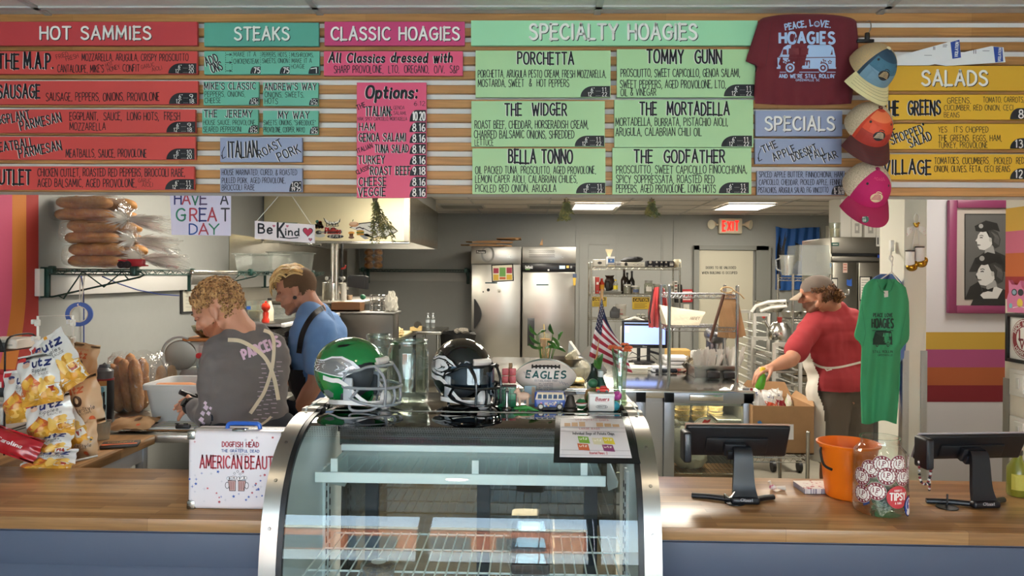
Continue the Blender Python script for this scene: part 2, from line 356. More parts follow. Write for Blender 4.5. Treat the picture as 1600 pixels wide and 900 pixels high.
class Ink:
 def __init__(s):s.polys=[];s.cols=[]
 def _c(s,c):
  if c not in s.cols:s.cols.append(c)
  return s.cols.index(c)
 def poly(s,pts,c,l=1):s.polys.append((list(pts),s._c(c),l));return s
 def rect(s,x0,y0,x1,y1,c,l=1):return s.poly([(x0,y0),(x1,y0),(x1,y1),(x0,y1)],c,l)
 def disc(s,x,y,r,c,l=1,ry=None,n=20):
  ry=r if ry is None else ry
  return s.poly([(x+r*cos(2*PI*i/n),y+ry*sin(2*PI*i/n))for i in range(n)],c,l)
 def ring(s,x,y,r,w,c,l=1,ry=None,n=24,a0=0,a1=2*PI):
  ry=r if ry is None else ry
  return s.stroke([(x+r*cos(a0+(a1-a0)*i/n),y+ry*sin(a0+(a1-a0)*i/n))for i in range(n+1)],w,c,l)
 def star(s,x,y,r,c,l=1,k=.42,rot=0.,n=5):
  pts=[]
  for i in range(2*n):
   q=r if i%2==0 else r*k;a=rot-PI/2+PI*i/n
   pts.append((x+q*cos(a),y+q*sin(a)))
  for i in range(0,2*n,2):s.poly([(x,y),pts[i-1],pts[i],pts[i+1]],c,l)
  return s
 def stroke(s,p,w,c,l=1,cap=0):
  h=w/2;n=len(p);L=[];Rr=[];ci=s._c(c)
  if n<2:return s
  for i in range(1,n-1):
   ax,ay=p[i][0]-p[i-1][0],p[i][1]-p[i-1][1];bx,by=p[i+1][0]-p[i][0],p[i+1][1]-p[i][1]
   q=math.hypot(ax,ay)*math.hypot(bx,by)
   if q>0 and ax*bx+ay*by<.35*q:
    a=math.hypot(ax,ay);b=math.hypot(bx,by);e=h*.7
    s.stroke(p[:i]+[(p[i][0]+ax/a*e,p[i][1]+ay/a*e)],w,c,l,cap)
    return s.stroke([(p[i][0]-bx/b*e,p[i][1]-by/b*e)]+p[i+1:],w,c,l,cap)
  def nrm(a,b):
   dx,dy=b[0]-a[0],b[1]-a[1];q=math.hypot(dx,dy)or 1e-9
   return(-dy/q,dx/q)
  for i in range(n):
   if i==0:m=nrm(p[0],p[1]);k=1
   elif i==n-1:m=nrm(p[-2],p[-1]);k=1
   else:
    a=nrm(p[i-1],p[i]);b=nrm(p[i],p[i+1]);m=(a[0]+b[0],a[1]+b[1]);q=math.hypot(*m)
    if q<.3:m=a;k=1
    else:m=(m[0]/q,m[1]/q);k=min(1.6,2/q)
   L.append((p[i][0]+m[0]*h*k,p[i][1]+m[1]*h*k));Rr.append((p[i][0]-m[0]*h*k,p[i][1]-m[1]*h*k))
  for i in range(n-1):s.polys.append(([L[i],L[i+1],Rr[i+1],Rr[i]],ci,l))
  if cap:
   for q in(p[0],p[-1]):s.disc(q[0],q[1],h,c,l,n=8)
  return s
 def text(s,t,x0,y,h,c,w=None,x1=None,l=1,slant=0.,rot=0.,bold=.14,shadow=None,cap=None,down=1,track=None,center=None,k=None,jitter=0.,sx=1.):
  w=h*bold if w is None else w;cap=(w/h>.1)if cap is None else cap;k=k or(4 if w/h>.1 else 3)
  adv=[];x=0.;track=track if track is not None else(.27 if w/h>.12 else .2)
  for ch in t:
   gw,st=glyph(ch,k);adv.append(x);x+=gw+track
  tot=max(x-track,.01);sxx=h*sx
  if x1 is not None:sxx=(x1-x0)/tot
  if center is not None:x0=center-tot*sxx/2
  sg=-1 if down else 1;cr,sr=cos(rot),sin(rot)
  passes=[(c,0,0,l,w)]
  if shadow:passes=[(shadow[0],shadow[1],shadow[2],l-.5,w*(shadow[3]if len(shadow)>3 else 1.))]+passes
  for col,ox,oy,ll,ww in passes:
   rj=random.Random(len(t)*7+int(h*10))
   for ch,ax in zip(t,adv):
    jy=rj.uniform(-jitter,jitter)*h;gw,st=glyph(ch,k)
    for q in st:
     pts=[]
     for gx,gy in q:
      X=(ax+gx+slant*gy)*sxx;Yv=gy*h+jy
      pts.append((x0+X*cr-Yv*sr+ox,y+sg*(X*sr+Yv*cr)+oy))
     s.stroke(pts,ww,col,ll,cap)
  return s
 def mk(s,name,fn,parent=None,rough=.6,lift=.0004,cut=None,mats=None,label=None,**mk):
  bm=bmesh.new()
  for pts,ci,l in s.polys:
   P=pts
   if cut and len(P)>=3:
    P2=[]
    for i in range(len(P)):
     a=P[i];b=P[(i+1)%len(P)];q=max(1,int(math.hypot(b[0]-a[0],b[1]-a[1])/cut))
     P2+=[(a[0]+(b[0]-a[0])*j/q,a[1]+(b[1]-a[1])*j/q)for j in range(q)]
    if len(P)>4 or len(P2)>12:
     cx=sum(p[0]for p in P2)/len(P2);cy=sum(p[1]for p in P2)/len(P2)
     ks=3;rings=[[(cx+(p[0]-cx)*(j+1)/ks,cy+(p[1]-cy)*(j+1)/ks)for p in P2]for j in range(ks)]
     cvt=bm.verts.new(fn(cx,cy,l*lift));RV=[[bm.verts.new(fn(x,y,l*lift))for x,y in r]for r in rings];n=len(P2)
     for i in range(n):
      f=bm.faces.new((cvt,RV[0][i],RV[0][(i+1)%n]));f.material_index=ci
      for j in range(ks-1):
       f=bm.faces.new((RV[j][i],RV[j+1][i],RV[j+1][(i+1)%n],RV[j][(i+1)%n]));f.material_index=ci
     continue
    P=P2
   try:
    f=bm.faces.new([bm.verts.new(fn(x,y,l*lift))for x,y in P]);f.material_index=ci
   except Exception:pass
  bmesh.ops.triangulate(bm,faces=[f for f in bm.faces if len(f.verts)>4])
  me=bpy.data.meshes.new(name);o=bpy.data.objects.new(name,me)
  if parent is not None:
   o.parent=parent;inv=basis(parent).inverted();bmesh.ops.transform(bm,matrix=inv,verts=bm.verts)
  bm.to_mesh(me);bm.free()
  for c in s.cols:me.materials.append(c if not isinstance(c,str)else M(c,rough,**mk))
  COL.objects.link(o)
  if label:o['label']=label
  return o
def front_plane(o,y=0.,ox=0.,oz=0.,k=1.):
 m=basis(o)
 return lambda x,z,l:m@Vec((ox+x*k,y-l,oz+z*k))
 # the room
def on_x(u,v,X):
 d=CAM_ROT@Vec(((u-800)/F_PX,-(v-430)/F_PX,-1.))
 return EYE+d*((X-EYE.x)/d.x)
XL,XR,YB=-2.7,2.28,11.5
WALLGREY=M('#9b9c97',.75,bump=.03,bscale=25,var=.03)
WALLWHITE=M('#e2d9c8',.8,bump=.03,bscale=25)
def wallbox(name,x0,x1,y0,y1,z0,z1,m,**k):
 return struct(MB().box(((x0+x1)/2,(y0+y1)/2,(z0+z1)/2),(x1-x0,y1-y0,z1-z0)).mk(name,m,world=1,smooth=0))
wallbox('floor',-2.9,5.2,WIN_Y-.1,YB+.1,-.1,0.,two_tone('#8d8778','#a39c8b',3,.6,.3,.7))
wl=wallbox('wall_left',XL-.12,XL,WIN_Y-.1,YB+.1,0,CEIL+.02,WALLGREY)
ink=Ink()
def stripe(u0a,u0b,c,ka,kb):
 L=[];Rr=[]
 for i in range(17):
  t=i/16;v=296+300*t;sw=-11*max(0.,(t-.5)/.3)**1.8
  L.append((u0a+sw*ka,v));Rr.append((u0b+sw*kb,v))
 for i in range(16):ink.poly([L[i],L[i+1],Rr[i+1],Rr[i]],c)
stripe(41,60,'#a8322c',.8,0);stripe(19,41,'#d07c30',1,.8);stripe(-90,19,'#cf5578',0,1)
ink.mk('wall_stripes',lambda u,v,l:on_x(u,v,XL+.002)+Vec((l,0,0)),wl,rough=.7)
wb=wallbox('wall_back',XL,5.,YB,YB+.12,0,CEIL+.02,WALLGREY)
wallbox('wall_right',4.9,5.02,3.6,YB,0,CEIL+.02,WALLGREY)
wr=wallbox('wall_side',XR,XR+.13,WIN_Y-.1,3.6,0,CEIL+.02,WALLWHITE)
px0=at(1412,500,3.9).x;px1=at(1447,500,3.9).x
wallbox('pillar',px0,px1,3.9,4.17,0,CEIL+.02,M('#dcd8c8',.75,bump=.02))
for nm,u in(('trim_1',0.),('trim_2',1.)):
 x=px0 if u==0 else px1
 z1=at(1440,548,3.9).z;b=MB()
 b.box((x+(.012 if u==0 else-.012),3.897,z1/2),(.03,.006,z1)).box((x+(-.003 if u==0 else .003),3.915,z1/2),(.006,.04,z1))
 for k in range(5):b.cyl((x+(.012 if u==0 else-.012),3.894,z1-.12-.27*k),(x+(.012 if u==0 else-.012),3.8915,z1-.12-.27*k),.004,n=8)
 struct(b.mk(nm,steel('#c4c6c8',.3),world=1))
wallbox('wall_lobby',XR+.13,4.9,3.48,3.6,0,CEIL+.02,WALLWHITE)
hx0=at(1395,500,5.2).x
wh=wallbox('wall_hall',hx0,4.9,5.2,5.32,0,CEIL+.02,M('#cccbd2',.8,bump=.02))
ink=Ink()
for v0,v1,c in((519,546,'#b8963a'),(546,574,'#a04a78'),(574,602,'#a85a34'),(602,628,'#7d1f2b')):
 ink.rect(1397,v0,1640,v1,c)
ink.mk('wall_stripes',lambda u,v,l:at(u,v,5.198)+Vec((0,-l,0)),wh,rough=.7)
ink=Ink()
yz=lambda v:at(1558,v,3.6).z
for v0,v1,c in((326,362,'#d8a93c'),(362,396,'#d06a84'),(396,432,'#c9682e'),(432,467,'#a32c2c')):
 ink.rect(-2.4,yz(v0),3.6,yz(v1),c)
ink.mk('wall_stripes',lambda y,z,l:Vec((XR-.001-l,y,z)),wr,rough=.7)
zc=at(1553,590,3.6).z
struct(MB().box((XR-.003,3.58,zc/2),(.006,.04,zc)).box((XR+.02,3.603,zc/2),(.05,.006,zc)).mk('trim_3',steel('#a9a79f',.35),world=1))
wallbox('ceiling',-2.9,5.2,WIN_Y-.1,YB+.1,CEIL+.012,CEIL+.1,M('#d8d0c6',.9,bump=.12,bscale=120))
b=MB();x0g=at(71,22,2.68).x;k=-2
for i in range(-1,8):b.box((x0g+1.02*i,4.4,CEIL+.008),(.024,14.2,.008))
for i in range(24):b.box((1.1,WIN_Y+.35+.61*i,CEIL+.0075),(7.6,.024,.007))
struct(b.mk('ceiling_grid',M('#bdb8b2',.6),world=1,smooth=0))
b=MB()
b.box((-.2,WIN_Y-.06,.14),(5.4,.12,.28)).box((-.2,WIN_Y-.06,2.44),(5.4,.12,.36))
for x in(-2.74,2.32):b.box((x,WIN_Y-.06,1.3),(.3,.12,2.64))
struct(b.mk('wall_front',WALLWHITE,world=1,smooth=0))
for i,(xa,xb)in enumerate(((-2.58,-.98),(-.92,.55),(.61,2.16))):
 b=MB()
 for x in(xa,xb):b.box((x,WIN_Y-.04,1.27),(.05,.08,1.98))
 b.box(((xa+xb)/2,WIN_Y-.04,2.24),(xb-xa,.08,.05)).box(((xa+xb)/2,WIN_Y-.04,.3),(xb-xa,.08,.05))
 w=struct(b.mk('window_%d'%(i+1),M('#3a3a3c',.4,.5),world=1,smooth=0))
 MB().box(((xa+xb)/2,WIN_Y-.04,1.27),(xb-xa-.05,.004,1.9)).mk('pane',clear('#f2faf8',.03,.3),w,world=1)
struct(MB().box((0,-25,-.12),(90,44,.1)).mk('street_ground',two_tone('#b4afa6','#c2bdb4',2,.9),world=1))
b=MB()
b.box((-9,-26,2.2),(22,6,4.4)).mat(1)
for i in range(8):b.box((-18.5+2.6*i,-22.98,1.3),(1.7,.1,2.2))
b.mat(2).box((-9,-22.9,4.2),(22.4,.5,.6))
struct(b.mk('street_building',[M('#b0674a',.9),M('#3c4650',.2),M('#dcd2c0',.8)],world=1,smooth=0))
b=MB()
b.box((15,-30,1.8),(18,6,3.6)).mat(1).box((15,-26.98,1.2),(15,.1,1.7))
struct(b.mk('street_building',[M('#d8c6a8',.9),M('#4a5560',.2)],world=1,smooth=0))
YM=2.7
zb=at(800,303,YM).z
wallbox('wall_menu',XL,XR,YM+.02,YM+.12,zb,CEIL+.01,M('#e2ded8',.7))
b=MB();oak=wood('#c9935a','#b07c45',pw=.4,pl=1.1,rough=.45,rings=.8,axis='XZ',seams=.15)
ztop=at(800,21,YM).z;nsl=12;pit=(ztop-zb)/(nsl+.58)
for i in range(nsl+1):
 z=zb+pit*(i+.29);b.box(((XL+XR)/2,YM+.01,z),(XR-XL,.022,pit*.58),.002,1)
slw=struct(b.mk('trim_4',oak,world=1,smooth=0))
def troffer(x,y,w,d,power,label,group='square ceiling lights'):
 t=thing('ceiling_light',label,'light',(x,y,CEIL),0,group)
 b=MB()
 for sx in(-1,1):b.box((sx*w/2,0,-.004),(.022,d,.02))
 for sy in(-1,1):b.box((0,sy*d/2,-.004),(w,.022,.02))
 b.mk('light_frame',M('#e8e6e2',.5),t)
 MB().box((0,0,.001),(w-.022,d-.022,.008)).mk('diffuser',M('#fff6e6',.5,emit=7.),t)
 lamp('troffer_glow','AREA',(x,y,CEIL-.02),power,(1.,.93,.8),size=w*.9,sy=d*.9)
 return t
def downlight(x,y,label):
 t=thing('ceiling_spotlight',label,'light',(x,y,CEIL),0,'round ceiling lights over the counter')
 MB().lathe([(.085,.012),(.085,-.006),(.066,-.008),(.062,.004)],28).mk('trim_ring',M('#e8e6e2',.5),t)
 MB().lathe([(0.,.002),(.063,.002),(.063,.006)],28).mk('bulb',M('#ffe2b0',.5,emit=14.),t)
 l=lamp('downlight_glow','SPOT',(x,y,CEIL-.02),7,(1.,.86,.66));l.data.spot_size=2.2;l.data.spot_blend=.7;l.data.shadow_soft_size=.06
troffer(3.,4.4,.62,.62,5,'unseen square ceiling light added to brighten the hall behind the pillar')  # lamp put in out of view, to brighten the closed-off hall
for i,(x,y)in enumerate(((-1.5,1.),(-.4,1.),(.7,1.),(1.7,1.))):
 downlight(x,y,'round recessed ceiling light above the customer side, mirrored in the case glass')
 # menu boards
YS=2.676
smap=lambda u,v,l:at(u,v,YS-.0002)+Vec((0,-l,0))
def plate(x0,y0,x1,y1,c,name,label,cat,group=None,th=.013,rough=.45):
 q=[at(x0,y0,YS),at(x1,y0,YS),at(x1,y1,YS),at(x0,y1,YS)]
 o=MB().slab(q,(0,th,0)).mk(name,M(c,rough),world=1,smooth=0)
 return tag(o,label,cat,group)
INK='#15131a';WSH='#efe9e2'
def price(o,x0,y0,x1,y1,rows):
 k=Ink();n=10;w=x1-x0;h=y1-y0
 pts=[(x1,y1),(x0,y1)]+[(x0+w*.42*(1-cos(PI/2*i/n)),y1-h*sin(PI/2*i/n))for i in range(n+1)]+[(x1,y0)]
 k.poly(pts,'#1b1a1d',1)
 t=k.mk('price_tag',smap,o,label='black rounded price patch')
 k=Ink();m=len(rows)
 for i,r in enumerate(rows):
  hh=h*.72/m;yb=y0+h*(.12+.86*(i+.9)/m)
  if isinstance(r,tuple):
   a,c=r;k.text(a,x0+w*(.36 if i==0 else .26),yb,hh,WSH,bold=.13,l=2,sx=.85,cap=0)
   k.text(c,x1-w*(.27 if len(c)>1 else .14),yb,hh,WSH,bold=.13,l=2,x1=x1-w*.06,cap=0)
   for d in range(4):k.rect(x0+w*(.53+.045*d),yb-1.,x0+w*(.53+.045*d)+.6,yb-.4,WSH,2)
  else:k.text(r,x0+w*.2,yb,hh,WSH,bold=.15,l=2,x1=x1-w*.06,cap=0)
 k.mk('price_text',smap,t)
def board(x0,y0,x1,y1,c,name,label,lines,tags=(),group=None,cat='sign',extra=None):
 o=plate(x0,y0,x1,y1,c,name,label,cat,group)
 k=Ink()
 for ln in lines:
  t,xa,xb,y,h=ln[:5];kw=dict(ln[5])if len(ln)>5 else{}
  if kw.pop('B',0):kw=dict(dict(bold=.145,shadow=(WSH,-.9,.3),jitter=.04),**kw)
  else:kw=dict(dict(bold=.10,jitter=.05),**kw)
  k.text(t,xa,y,h,kw.pop('c',INK),x1=xb,**kw)
 if extra:extra(k)
 k.mk('lettering',smap,o,label='lettering across the board')
 for tg in tags:price(o,*tg)
 return o
def header(x0,y0,x1,y1,c,label,t,xa,xb,ya,yb):
 o=plate(x0,y0,x1,y1,c,'menu_header',label,'sign','menu headings')
 k=Ink().text(t,xa+3,yb-1,yb-ya-2,'#f4efe6',x1=xb-2,bold=.165,shadow=('#2a2226',1.2,1.1),cap=1)
 k.mk('lettering',smap,o,label='white rounded capitals with a dark shadow')
RED='#d04a45';RB={'B':1}
def pr(a,b):return[('6"',a),('12"',b)]
header(-70,34,308,71,'#c24044','red HOT SAMMIES heading board at the top left of the menu wall','HOT SAMMIES',60,237,41,62)
g='red sandwich boards'
board(-70,80,308,115.5,RED,'menu_board','long red menu board listing mozzarella and prosciutto, first under its heading',[('THE',-3,29,107,22,RB),('M.A.P.',38,83,107,23,RB),('FRIED',89,108,93,7,{'rot':.3}),('FRESH',104,124,96,7,{'rot':.3}),('MOZZARELLA, ARUGULA, CRISPY PROSCIUTTO.',128,296,95,11),("CANTALOUPE, MIKE'S",90,162,113,11.5),('HOT',166,177,105,6,{'rot':.3}),('HONEY',169,189,113,7,{'rot':.3}),('CONFIT',192,218,112,11),('GARLIC',221,242,108,6,{'rot':.22}),('AIOLI',238,254,112,6,{'rot':.22})],[(263,99,307,115,pr('10.','20.'))],g)
board(-70,126.5,309,163,RED,'menu_board','long red SAUSAGE menu board, second of the red column',[('SAUSAGE',-3,62,153,20,RB),('SAUSAGE, PEPPERS, ONIONS, PROVOLONE',72,249,157.5,12.5)],[(264,145,308,162.5,pr('9.','18.'))],g)
board(-70,171,305,207.5,RED,'menu_board','long red EGGPLANT PARMESAN menu board, third of the red column',[('EGGPLANT',-10,48,196,13.5,{'B':1,'rot':.18}),('PARMESAN',33,98,204,14,{'B':1,'rot':.22}),('EGGPLANT,  SAUCE,  LONG HOTS,  FRESH',109,281,187.5,12),('MOZZARELLA',109,165,203.5,11.5)],[(260,190,305,207,pr('9.','18.'))],g)
board(-70,213.5,305,249.5,RED,'menu_board','long red MEATBALL PARMESAN menu board, fourth of the red column',[('MEATBALL',-10,54,239,13.5,{'B':1,'rot':.17}),('PARMESAN',31,98,247,14,{'B':1,'rot':.2}),('MEATBALLS, SAUCE, PROVOLONE',103,229,245.5,12.5)],[(260,232,304,249,pr('10.','20.'))],g)
board(-70,260,303,296.5,RED,'menu_board','long red CUTLET menu board, lowest of the red column',[('CUTLET',-12,48,287.5,22,RB),('CHICKEN CUTLET, ROASTED RED PEPPERS, BROCCOLI RABE,',59,289,275.5,12),('AGED BALSAMIC, AGED PROVOLONE,',59,213,292,12.5),('GARLIC',216,236,285,6),('AIOLI',222,239,292,6)],[(258,280,303,296,pr('11.','22.'))],g)
TEAL='#6cb69c'
header(319,35.5,498,72,'#5aa590','teal STEAKS heading board','STEAKS',364,453,42,63)
def addons(k):
 for x in(352.5,362.5,407,452.5):
  for i in range(9):k.rect(x-.35,82+3.6*i,x+.35,84+3.6*i,INK)
 for y in(85,97.5,110.5):k.text('>',353.5,y+4,7.5,INK,x1=361.5,bold=.13)
board(319,80,499,116,TEAL,'menu_board','teal ADD-ONS board with three priced columns under the STEAKS heading',[('ADD',323,343,103.5,13,{'B':1,'rot':.36}),('ONS',332,349,114,13,{'B':1,'rot':.3}),('MAKE IT A',365,400,88.5,7),('CHICKENSTEAK',365,404.5,99.5,7.5),('PEPPERS, HOTS,',409.5,449,89,7),('SWEETS, ONION',410,450,98.5,7),('MUSHROOMS,',455.5,490,89,6.5),('MAKE IT A',456,487,98.5,7),('HOAGIE',455,476,107,6.5)],[(391,104,407,115.5,['.75']),(437,104,452.5,115.5,['.75']),(482,104,498.5,115.5,['1'])],'teal steak boards',extra=addons)
g='teal steak boards'
board(318,127.5,404,164,TEAL,'menu_board','small teal board of peppers, onions and cheese, upper left of four',[("MIKE'S CLASSIC",319,399,139.5,10,RB),('PEPPERS, ONIONS,',320,383,151,8),('CHEESE',320,345,161,8)],[(389,152.5,404,163.5,['10"','14.50'])],g)
board(411,129,497,165,TEAL,'menu_board','small teal board of onions, sweets and hots, upper right of four',[("ANDREW'S WAY",413,494,140.5,10,RB),('ONIONS, SWEETS,',414,475,152,8),('HOTS',414,434,162,8.5)],[(483,153.5,497,164.5,['10"','14.25'])],g)
board(316,171,403,208,TEAL,'menu_board','small teal board of house sauce and pepperoni, lower left of four',[('THE  JEREMY',319,394,183,10.5,RB),('HOUSE SAUCE, PROVOLONE,',318,400,195,7.5),('SEARED PEPPERONI',318,377,206,8)],[(388,196,403,207.5,['10"','15.25'])],g)
board(411,173,497,210,TEAL,'menu_board','small teal board of sweets and provolone, lower right of four',[('MY WAY',435,483,185,10.5,RB),('SWEETS, ONIONS, "SHREDDUCE"',412,493,195.5,7.5),('PROVOLONE, COOPER, MAYO',412,476,206.5,8)],[(484,198,497,209.5,['10"','14.25'])],g)
PERI='#959db9'
def arrow(x0,y0,x1,y1):
 def f(k):
  k.stroke([(x0,y0),(x0-4,(y0+y1)/2),(x1,y1)],1.1,INK);k.stroke([(x1-2,y1-6),(x1,y1),(x1+5,y1-3)],1.1,INK)
 return f
board(344,215,472,253,PERI,'menu_board','periwinkle ITALIAN ROAST PORK board with a curved arrow',[('ITALIAN',357,402,246,24,{'B':1,'rot':.03,'bold':.1}),('ROAST',407,447,247,12,{'B':1,'rot':.5}),('PORK',437,473,252,13,{'B':1,'rot':.42})],extra=arrow(351,229,348,248))
board(344,263,472,300,PERI,'menu_board','periwinkle board listing the house marinated pulled pork',[('HOUSE MARINATED, CURED, & ROASTED',347,464,273.5,8.5),('PULLED PORK, AGED PROVOLONE,',347,446,286,8.5),('BROCCOLI RABE',347,398,297,8.5)],[(452,283,471,299.5,['10"','19.25'])])
PINK='#e05276'
header(507,34,726,71,'#c93f72','pink CLASSIC HOAGIES heading board','CLASSIC HOAGIES',515,719,42,63)
board(506,80,723,118,PINK,'menu_board','wide pink All Classics dressed with board in script',[('All Classics dressed with',514,706,97,14,{'B':1,'slant':.12,'bold':.2}),('SHARP PROVOLONE,  LTO,  OREGANO,  O/V,  S&P',522,717,114,11.5)])
opt=[('Options:',572,651,153,18,{'B':1,'slant':.12,'bold':.22}),('6.12',647,664,165,7),('THE',559,573,172,7.5,{'rot':.4,'bold':.17}),('ITALIAN:',573,612,181,14,RB),('GENOA',615,632,171,5.5),('SALAMI,',615,635,179.5,5.5),('HAM, SPICY CAPICOLLO, MORTADELLA',559,636,188.5,5.5),('HAM',561,586,203.5,11,RB),('GENOA SALAMI',561,634,220.5,12,RB),('ITALIAN',559,584,239,6.5,{'rot':.35,'bold':.17}),('TUNA SALAD',586,638,238,11.5,RB),('TURKEY',560,601,255.5,12,RB),('CLASSIC',558,581,272.5,6.5,{'rot':.4,'bold':.17}),('ROAST BEEF',579,641,273,12.5,RB),('CHEESE',561,603,290,12.5,RB),('VEGGIE',560,602,306,12.5,RB)]
board(557.5,129,666,309,PINK,'menu_board','tall pink Options board hanging past the lowest slat',opt,[(640,172,665.5,190,['10.20'])]+[(640,y,665.5,y+15.5,[p])for y,p in((191,'8.16'),(208,'8.16'),(225,'8.16'),(242,'8.16'),(259,'9.18'),(276,'8.16'),(292.5,'8.16'))])
MINT='#aed29c';g='mint specialty boards'
header(736,32,1184,71,'#a0d8aa','wide mint SPECIALTY HOAGIES heading board','SPECIALTY HOAGIES',825,1090,37,62)
board(743,79,954,152,MINT,'menu_board','mint board listing porchetta, top left of six',[('PORCHETTA',809,896,100,18,RB),('PORCHETTA, ARUGULA PESTO CREAM, FRESH MOZZARELLA,',747,947,121,11.5),('MOSTARDA, SWEET  &  HOT PEPPERS',747,889,135.5,11.5)],[(907,134.5,953,151.5,pr('11.','22.'))],g)
board(964,77,1180,152,MINT,'menu_board','mint board listing oil and vinegar, top right of six beside the maroon shirt',[('TOMMY  GUNN',1011,1127,98.5,20,RB),('PROSCIUTTO, SWEET CAPICOLLO, GENOA SALAMI,',970,1156,120,12),('SWEET PEPPERS, AGED PROVOLONE, LTO,',969,1134,137.5,12),('OIL & VINEGAR',970,1025,149.5,11)],[(1131,132,1179,150.5,pr('11.','22.'))],g)
board(736.5,158,945,229,MINT,'menu_board','mint board listing roast beef, middle left of six',[('THE  WIDGER',789,885,180,18,RB),('ROAST BEEF, CHEDDAR, HORSERADISH CREAM,',742,919,200.5,12),('CHARRED BALSAMIC ONIONS, SHREDDED',741,897,216,12),('LETTUCE',742,771,227.5,9.5)],[(898,212,944,228.5,pr('11.','22.'))],g)
board(960,156,1177,230,MINT,'menu_board','mint board listing mortadella and burrata, middle right of six',[('THE  MORTADELLA',1000,1139,179.5,19,RB),('MORTADELLA, BURRATA, PISTACHIO AIOLI,',962,1137,196.5,12),('ARUGULA, CALABRIAN CHILI OIL',962,1096,212,12)],[(1127,212,1175,229,pr('11.','22.'))],g)
board(738,232,946,303,MINT,'menu_board','mint board listing oil packed tuna, bottom left of six',[('BELLA TONNO',795,894,254.5,20,RB),('OIL PACKED TUNA, PROSCIUTTO, AGED PROVOLONE,',743,931,271.5,11.5),('LEMON CAPER AIOLI, CALABRIAN CHILIES,',743,902,285.5,11.5),('PICKLED RED ONION, ARUGULA',743,869,300,11.5)],[(900,285.5,945.5,302,pr('11.','22.'))],g)
board(957,231,1174,303.5,MINT,'menu_board','mint board listing spicy soppressata, bottom right of six',[('THE  GODFATHER',991,1132,254,19,RB),('PROSCIUTTO, SWEET CAPICOLLO FINOCCHIONA,',963,1167,271,12),('SPICY SOPPRESSATA, ROASTED RED',963,1116,286,12),('PEPPERS, AGED PROVOLONE, LONG HOTS',963,1118,300.5,12)],[(1123,285,1170,302,pr('11.','22.'))],g)
header(1180.5,173,1316,212.5,PERI,'periwinkle SPECIALS heading board under the maroon shirt','SPECIALS',1193,1305,182,204)
board(1180,217,1315,256,PERI,'menu_board','periwinkle board of slanting black words, middle one under SPECIALS',[('THE',1193,1217,239,11,{'B':1,'rot':.42,'bold':.15}),('APPLE',1210,1247,252,11.5,{'B':1,'rot':.42,'bold':.15}),("DOESN'T",1240,1281,252,11.5,{'B':1,'rot':.42,'bold':.15}),('FALL',1268,1294,250,11,{'B':1,'rot':.42,'bold':.15}),('FAR',1289,1311,254,11,{'B':1,'rot':.42,'bold':.15})],extra=arrow(1189,232,1186,252))
board(1183,267,1320,304.5,PERI,'menu_board','periwinkle board listing spiced apple butter, lowest under SPECIALS',[('SPICED APPLE BUTTER, FINNOCHIONA, HAM,',1186,1318,277,8.5),('CAPICOLLO, CHEDDAR, PICKLED APPLE, FENNEL,',1186,1318,289,8.5),('PISTACHIOS, ARUGULA SALAD, FIG VINCOTTO',1185,1294,301,8.5)],[(1299,290,1320,304,['6" 13.00','12" 26.00'])])
YEL='#e6b22e';g='yellow salad boards'
header(1374,103,1690,141.5,'#dca82e','yellow SALADS heading board at the right end','SALADS',1438,1544,110,134)
board(1373,148,1690,187,YEL,'menu_board','yellow board of greens and tomato, first under SALADS',[('THE  GREENS',1380,1469,179,21,RB),('GREENS,',1480,1517,161.5,9),('TOMATO, CARROTS,',1536,1600,160,8.5),('CUCUMBER, RED ONION, CECI',1475,1583,172.5,8.5),('BEANS',1475,1499,183.5,8)],[(1578,169,1612,186.5,[' 8. '])],g)
board(1373,193.5,1690,233,YEL,'menu_board','yellow board of eggs, ham and turkey, second under SALADS',[('THE',1379,1404,219,15,{'B':1,'rot':.42}),('"SHOPPED"',1390,1452,228,13,{'B':1,'rot':.38}),('SALAD',1423,1459,231,13.5,{'B':1,'rot':.38}),("YES... IT'S CHOPPED.",1466,1546,207,9),('THE GREENS, EGGS, HAM,',1466,1565,220.5,9.5),('TURKEY, PROVOLONE',1466,1543,231,9)],[(1578,216,1620,232.5,['13.75'])],g)
board(1372,241,1690,280.5,YEL,'menu_board','yellow board of olives and feta, lowest under SALADS',[('VILLAGE',1381,1454,271.5,21,RB),('TOMATOES, CUCUMBERS,  PICKLED  RED',1460,1600,256,10),('ONION, OLIVES, FETA, CECI BEANS',1460,1578,268.5,9.5)],[(1578,263,1620,280,['12.75'])],g)
# counter
ZC,YF,YK=.88,2.27,2.85
CXL=at(406,822,2.1).x;CXR=at(1035,822,2.1).x
BUTCH=wood('#bd9262','#8d643c',pw=.034,pl=.55,rough=.28,rings=1.)
BUTCHY=wood('#bd9262','#8d643c',pw=.034,pl=.55,rough=.3,axis='Y')
BLUEP=M('#4a5265',.55,bump=.04,bscale=18)
for x0,x1,lab in((XL+.001,CXL-.012,'left'),(CXR+.012,XR-.001,'right')):
 t=thing('counter','butcher block service counter with slate blue front, %s of the display case'%lab,'counter',((x0+x1)/2,(YF+YK)/2,0),0,'service counters')
 w=x1-x0;d=YK-YF
 MB().box((0,0,ZC-.02),(w,d,.04),.003,2).mk('countertop',BUTCH,t,smooth=40)
 b=MB().box((0,-d/2+.03,(ZC-.04)/2),(w,.03,ZC-.04)).box((0,-d/2+.012,ZC-.045-.055),(w,.008,.105),.002)
 b.mk('front_panel',BLUEP,t,smooth=40)
 MB().box((0,d/2-.06,(ZC-.04)/2),(w,.02,ZC-.04)).mk('back_panel',M('#cfcac0',.7),t,smooth=0)
t=thing('side_counter','butcher block side counter on white legs under the chip rack','counter',(-2.235,3.145,0))
MB().box((0,0,ZC-.02),(.928,.578,.04),.003).mk('countertop',BUTCHY,t,smooth=40)
wf=M('#c9cdd6',.5)
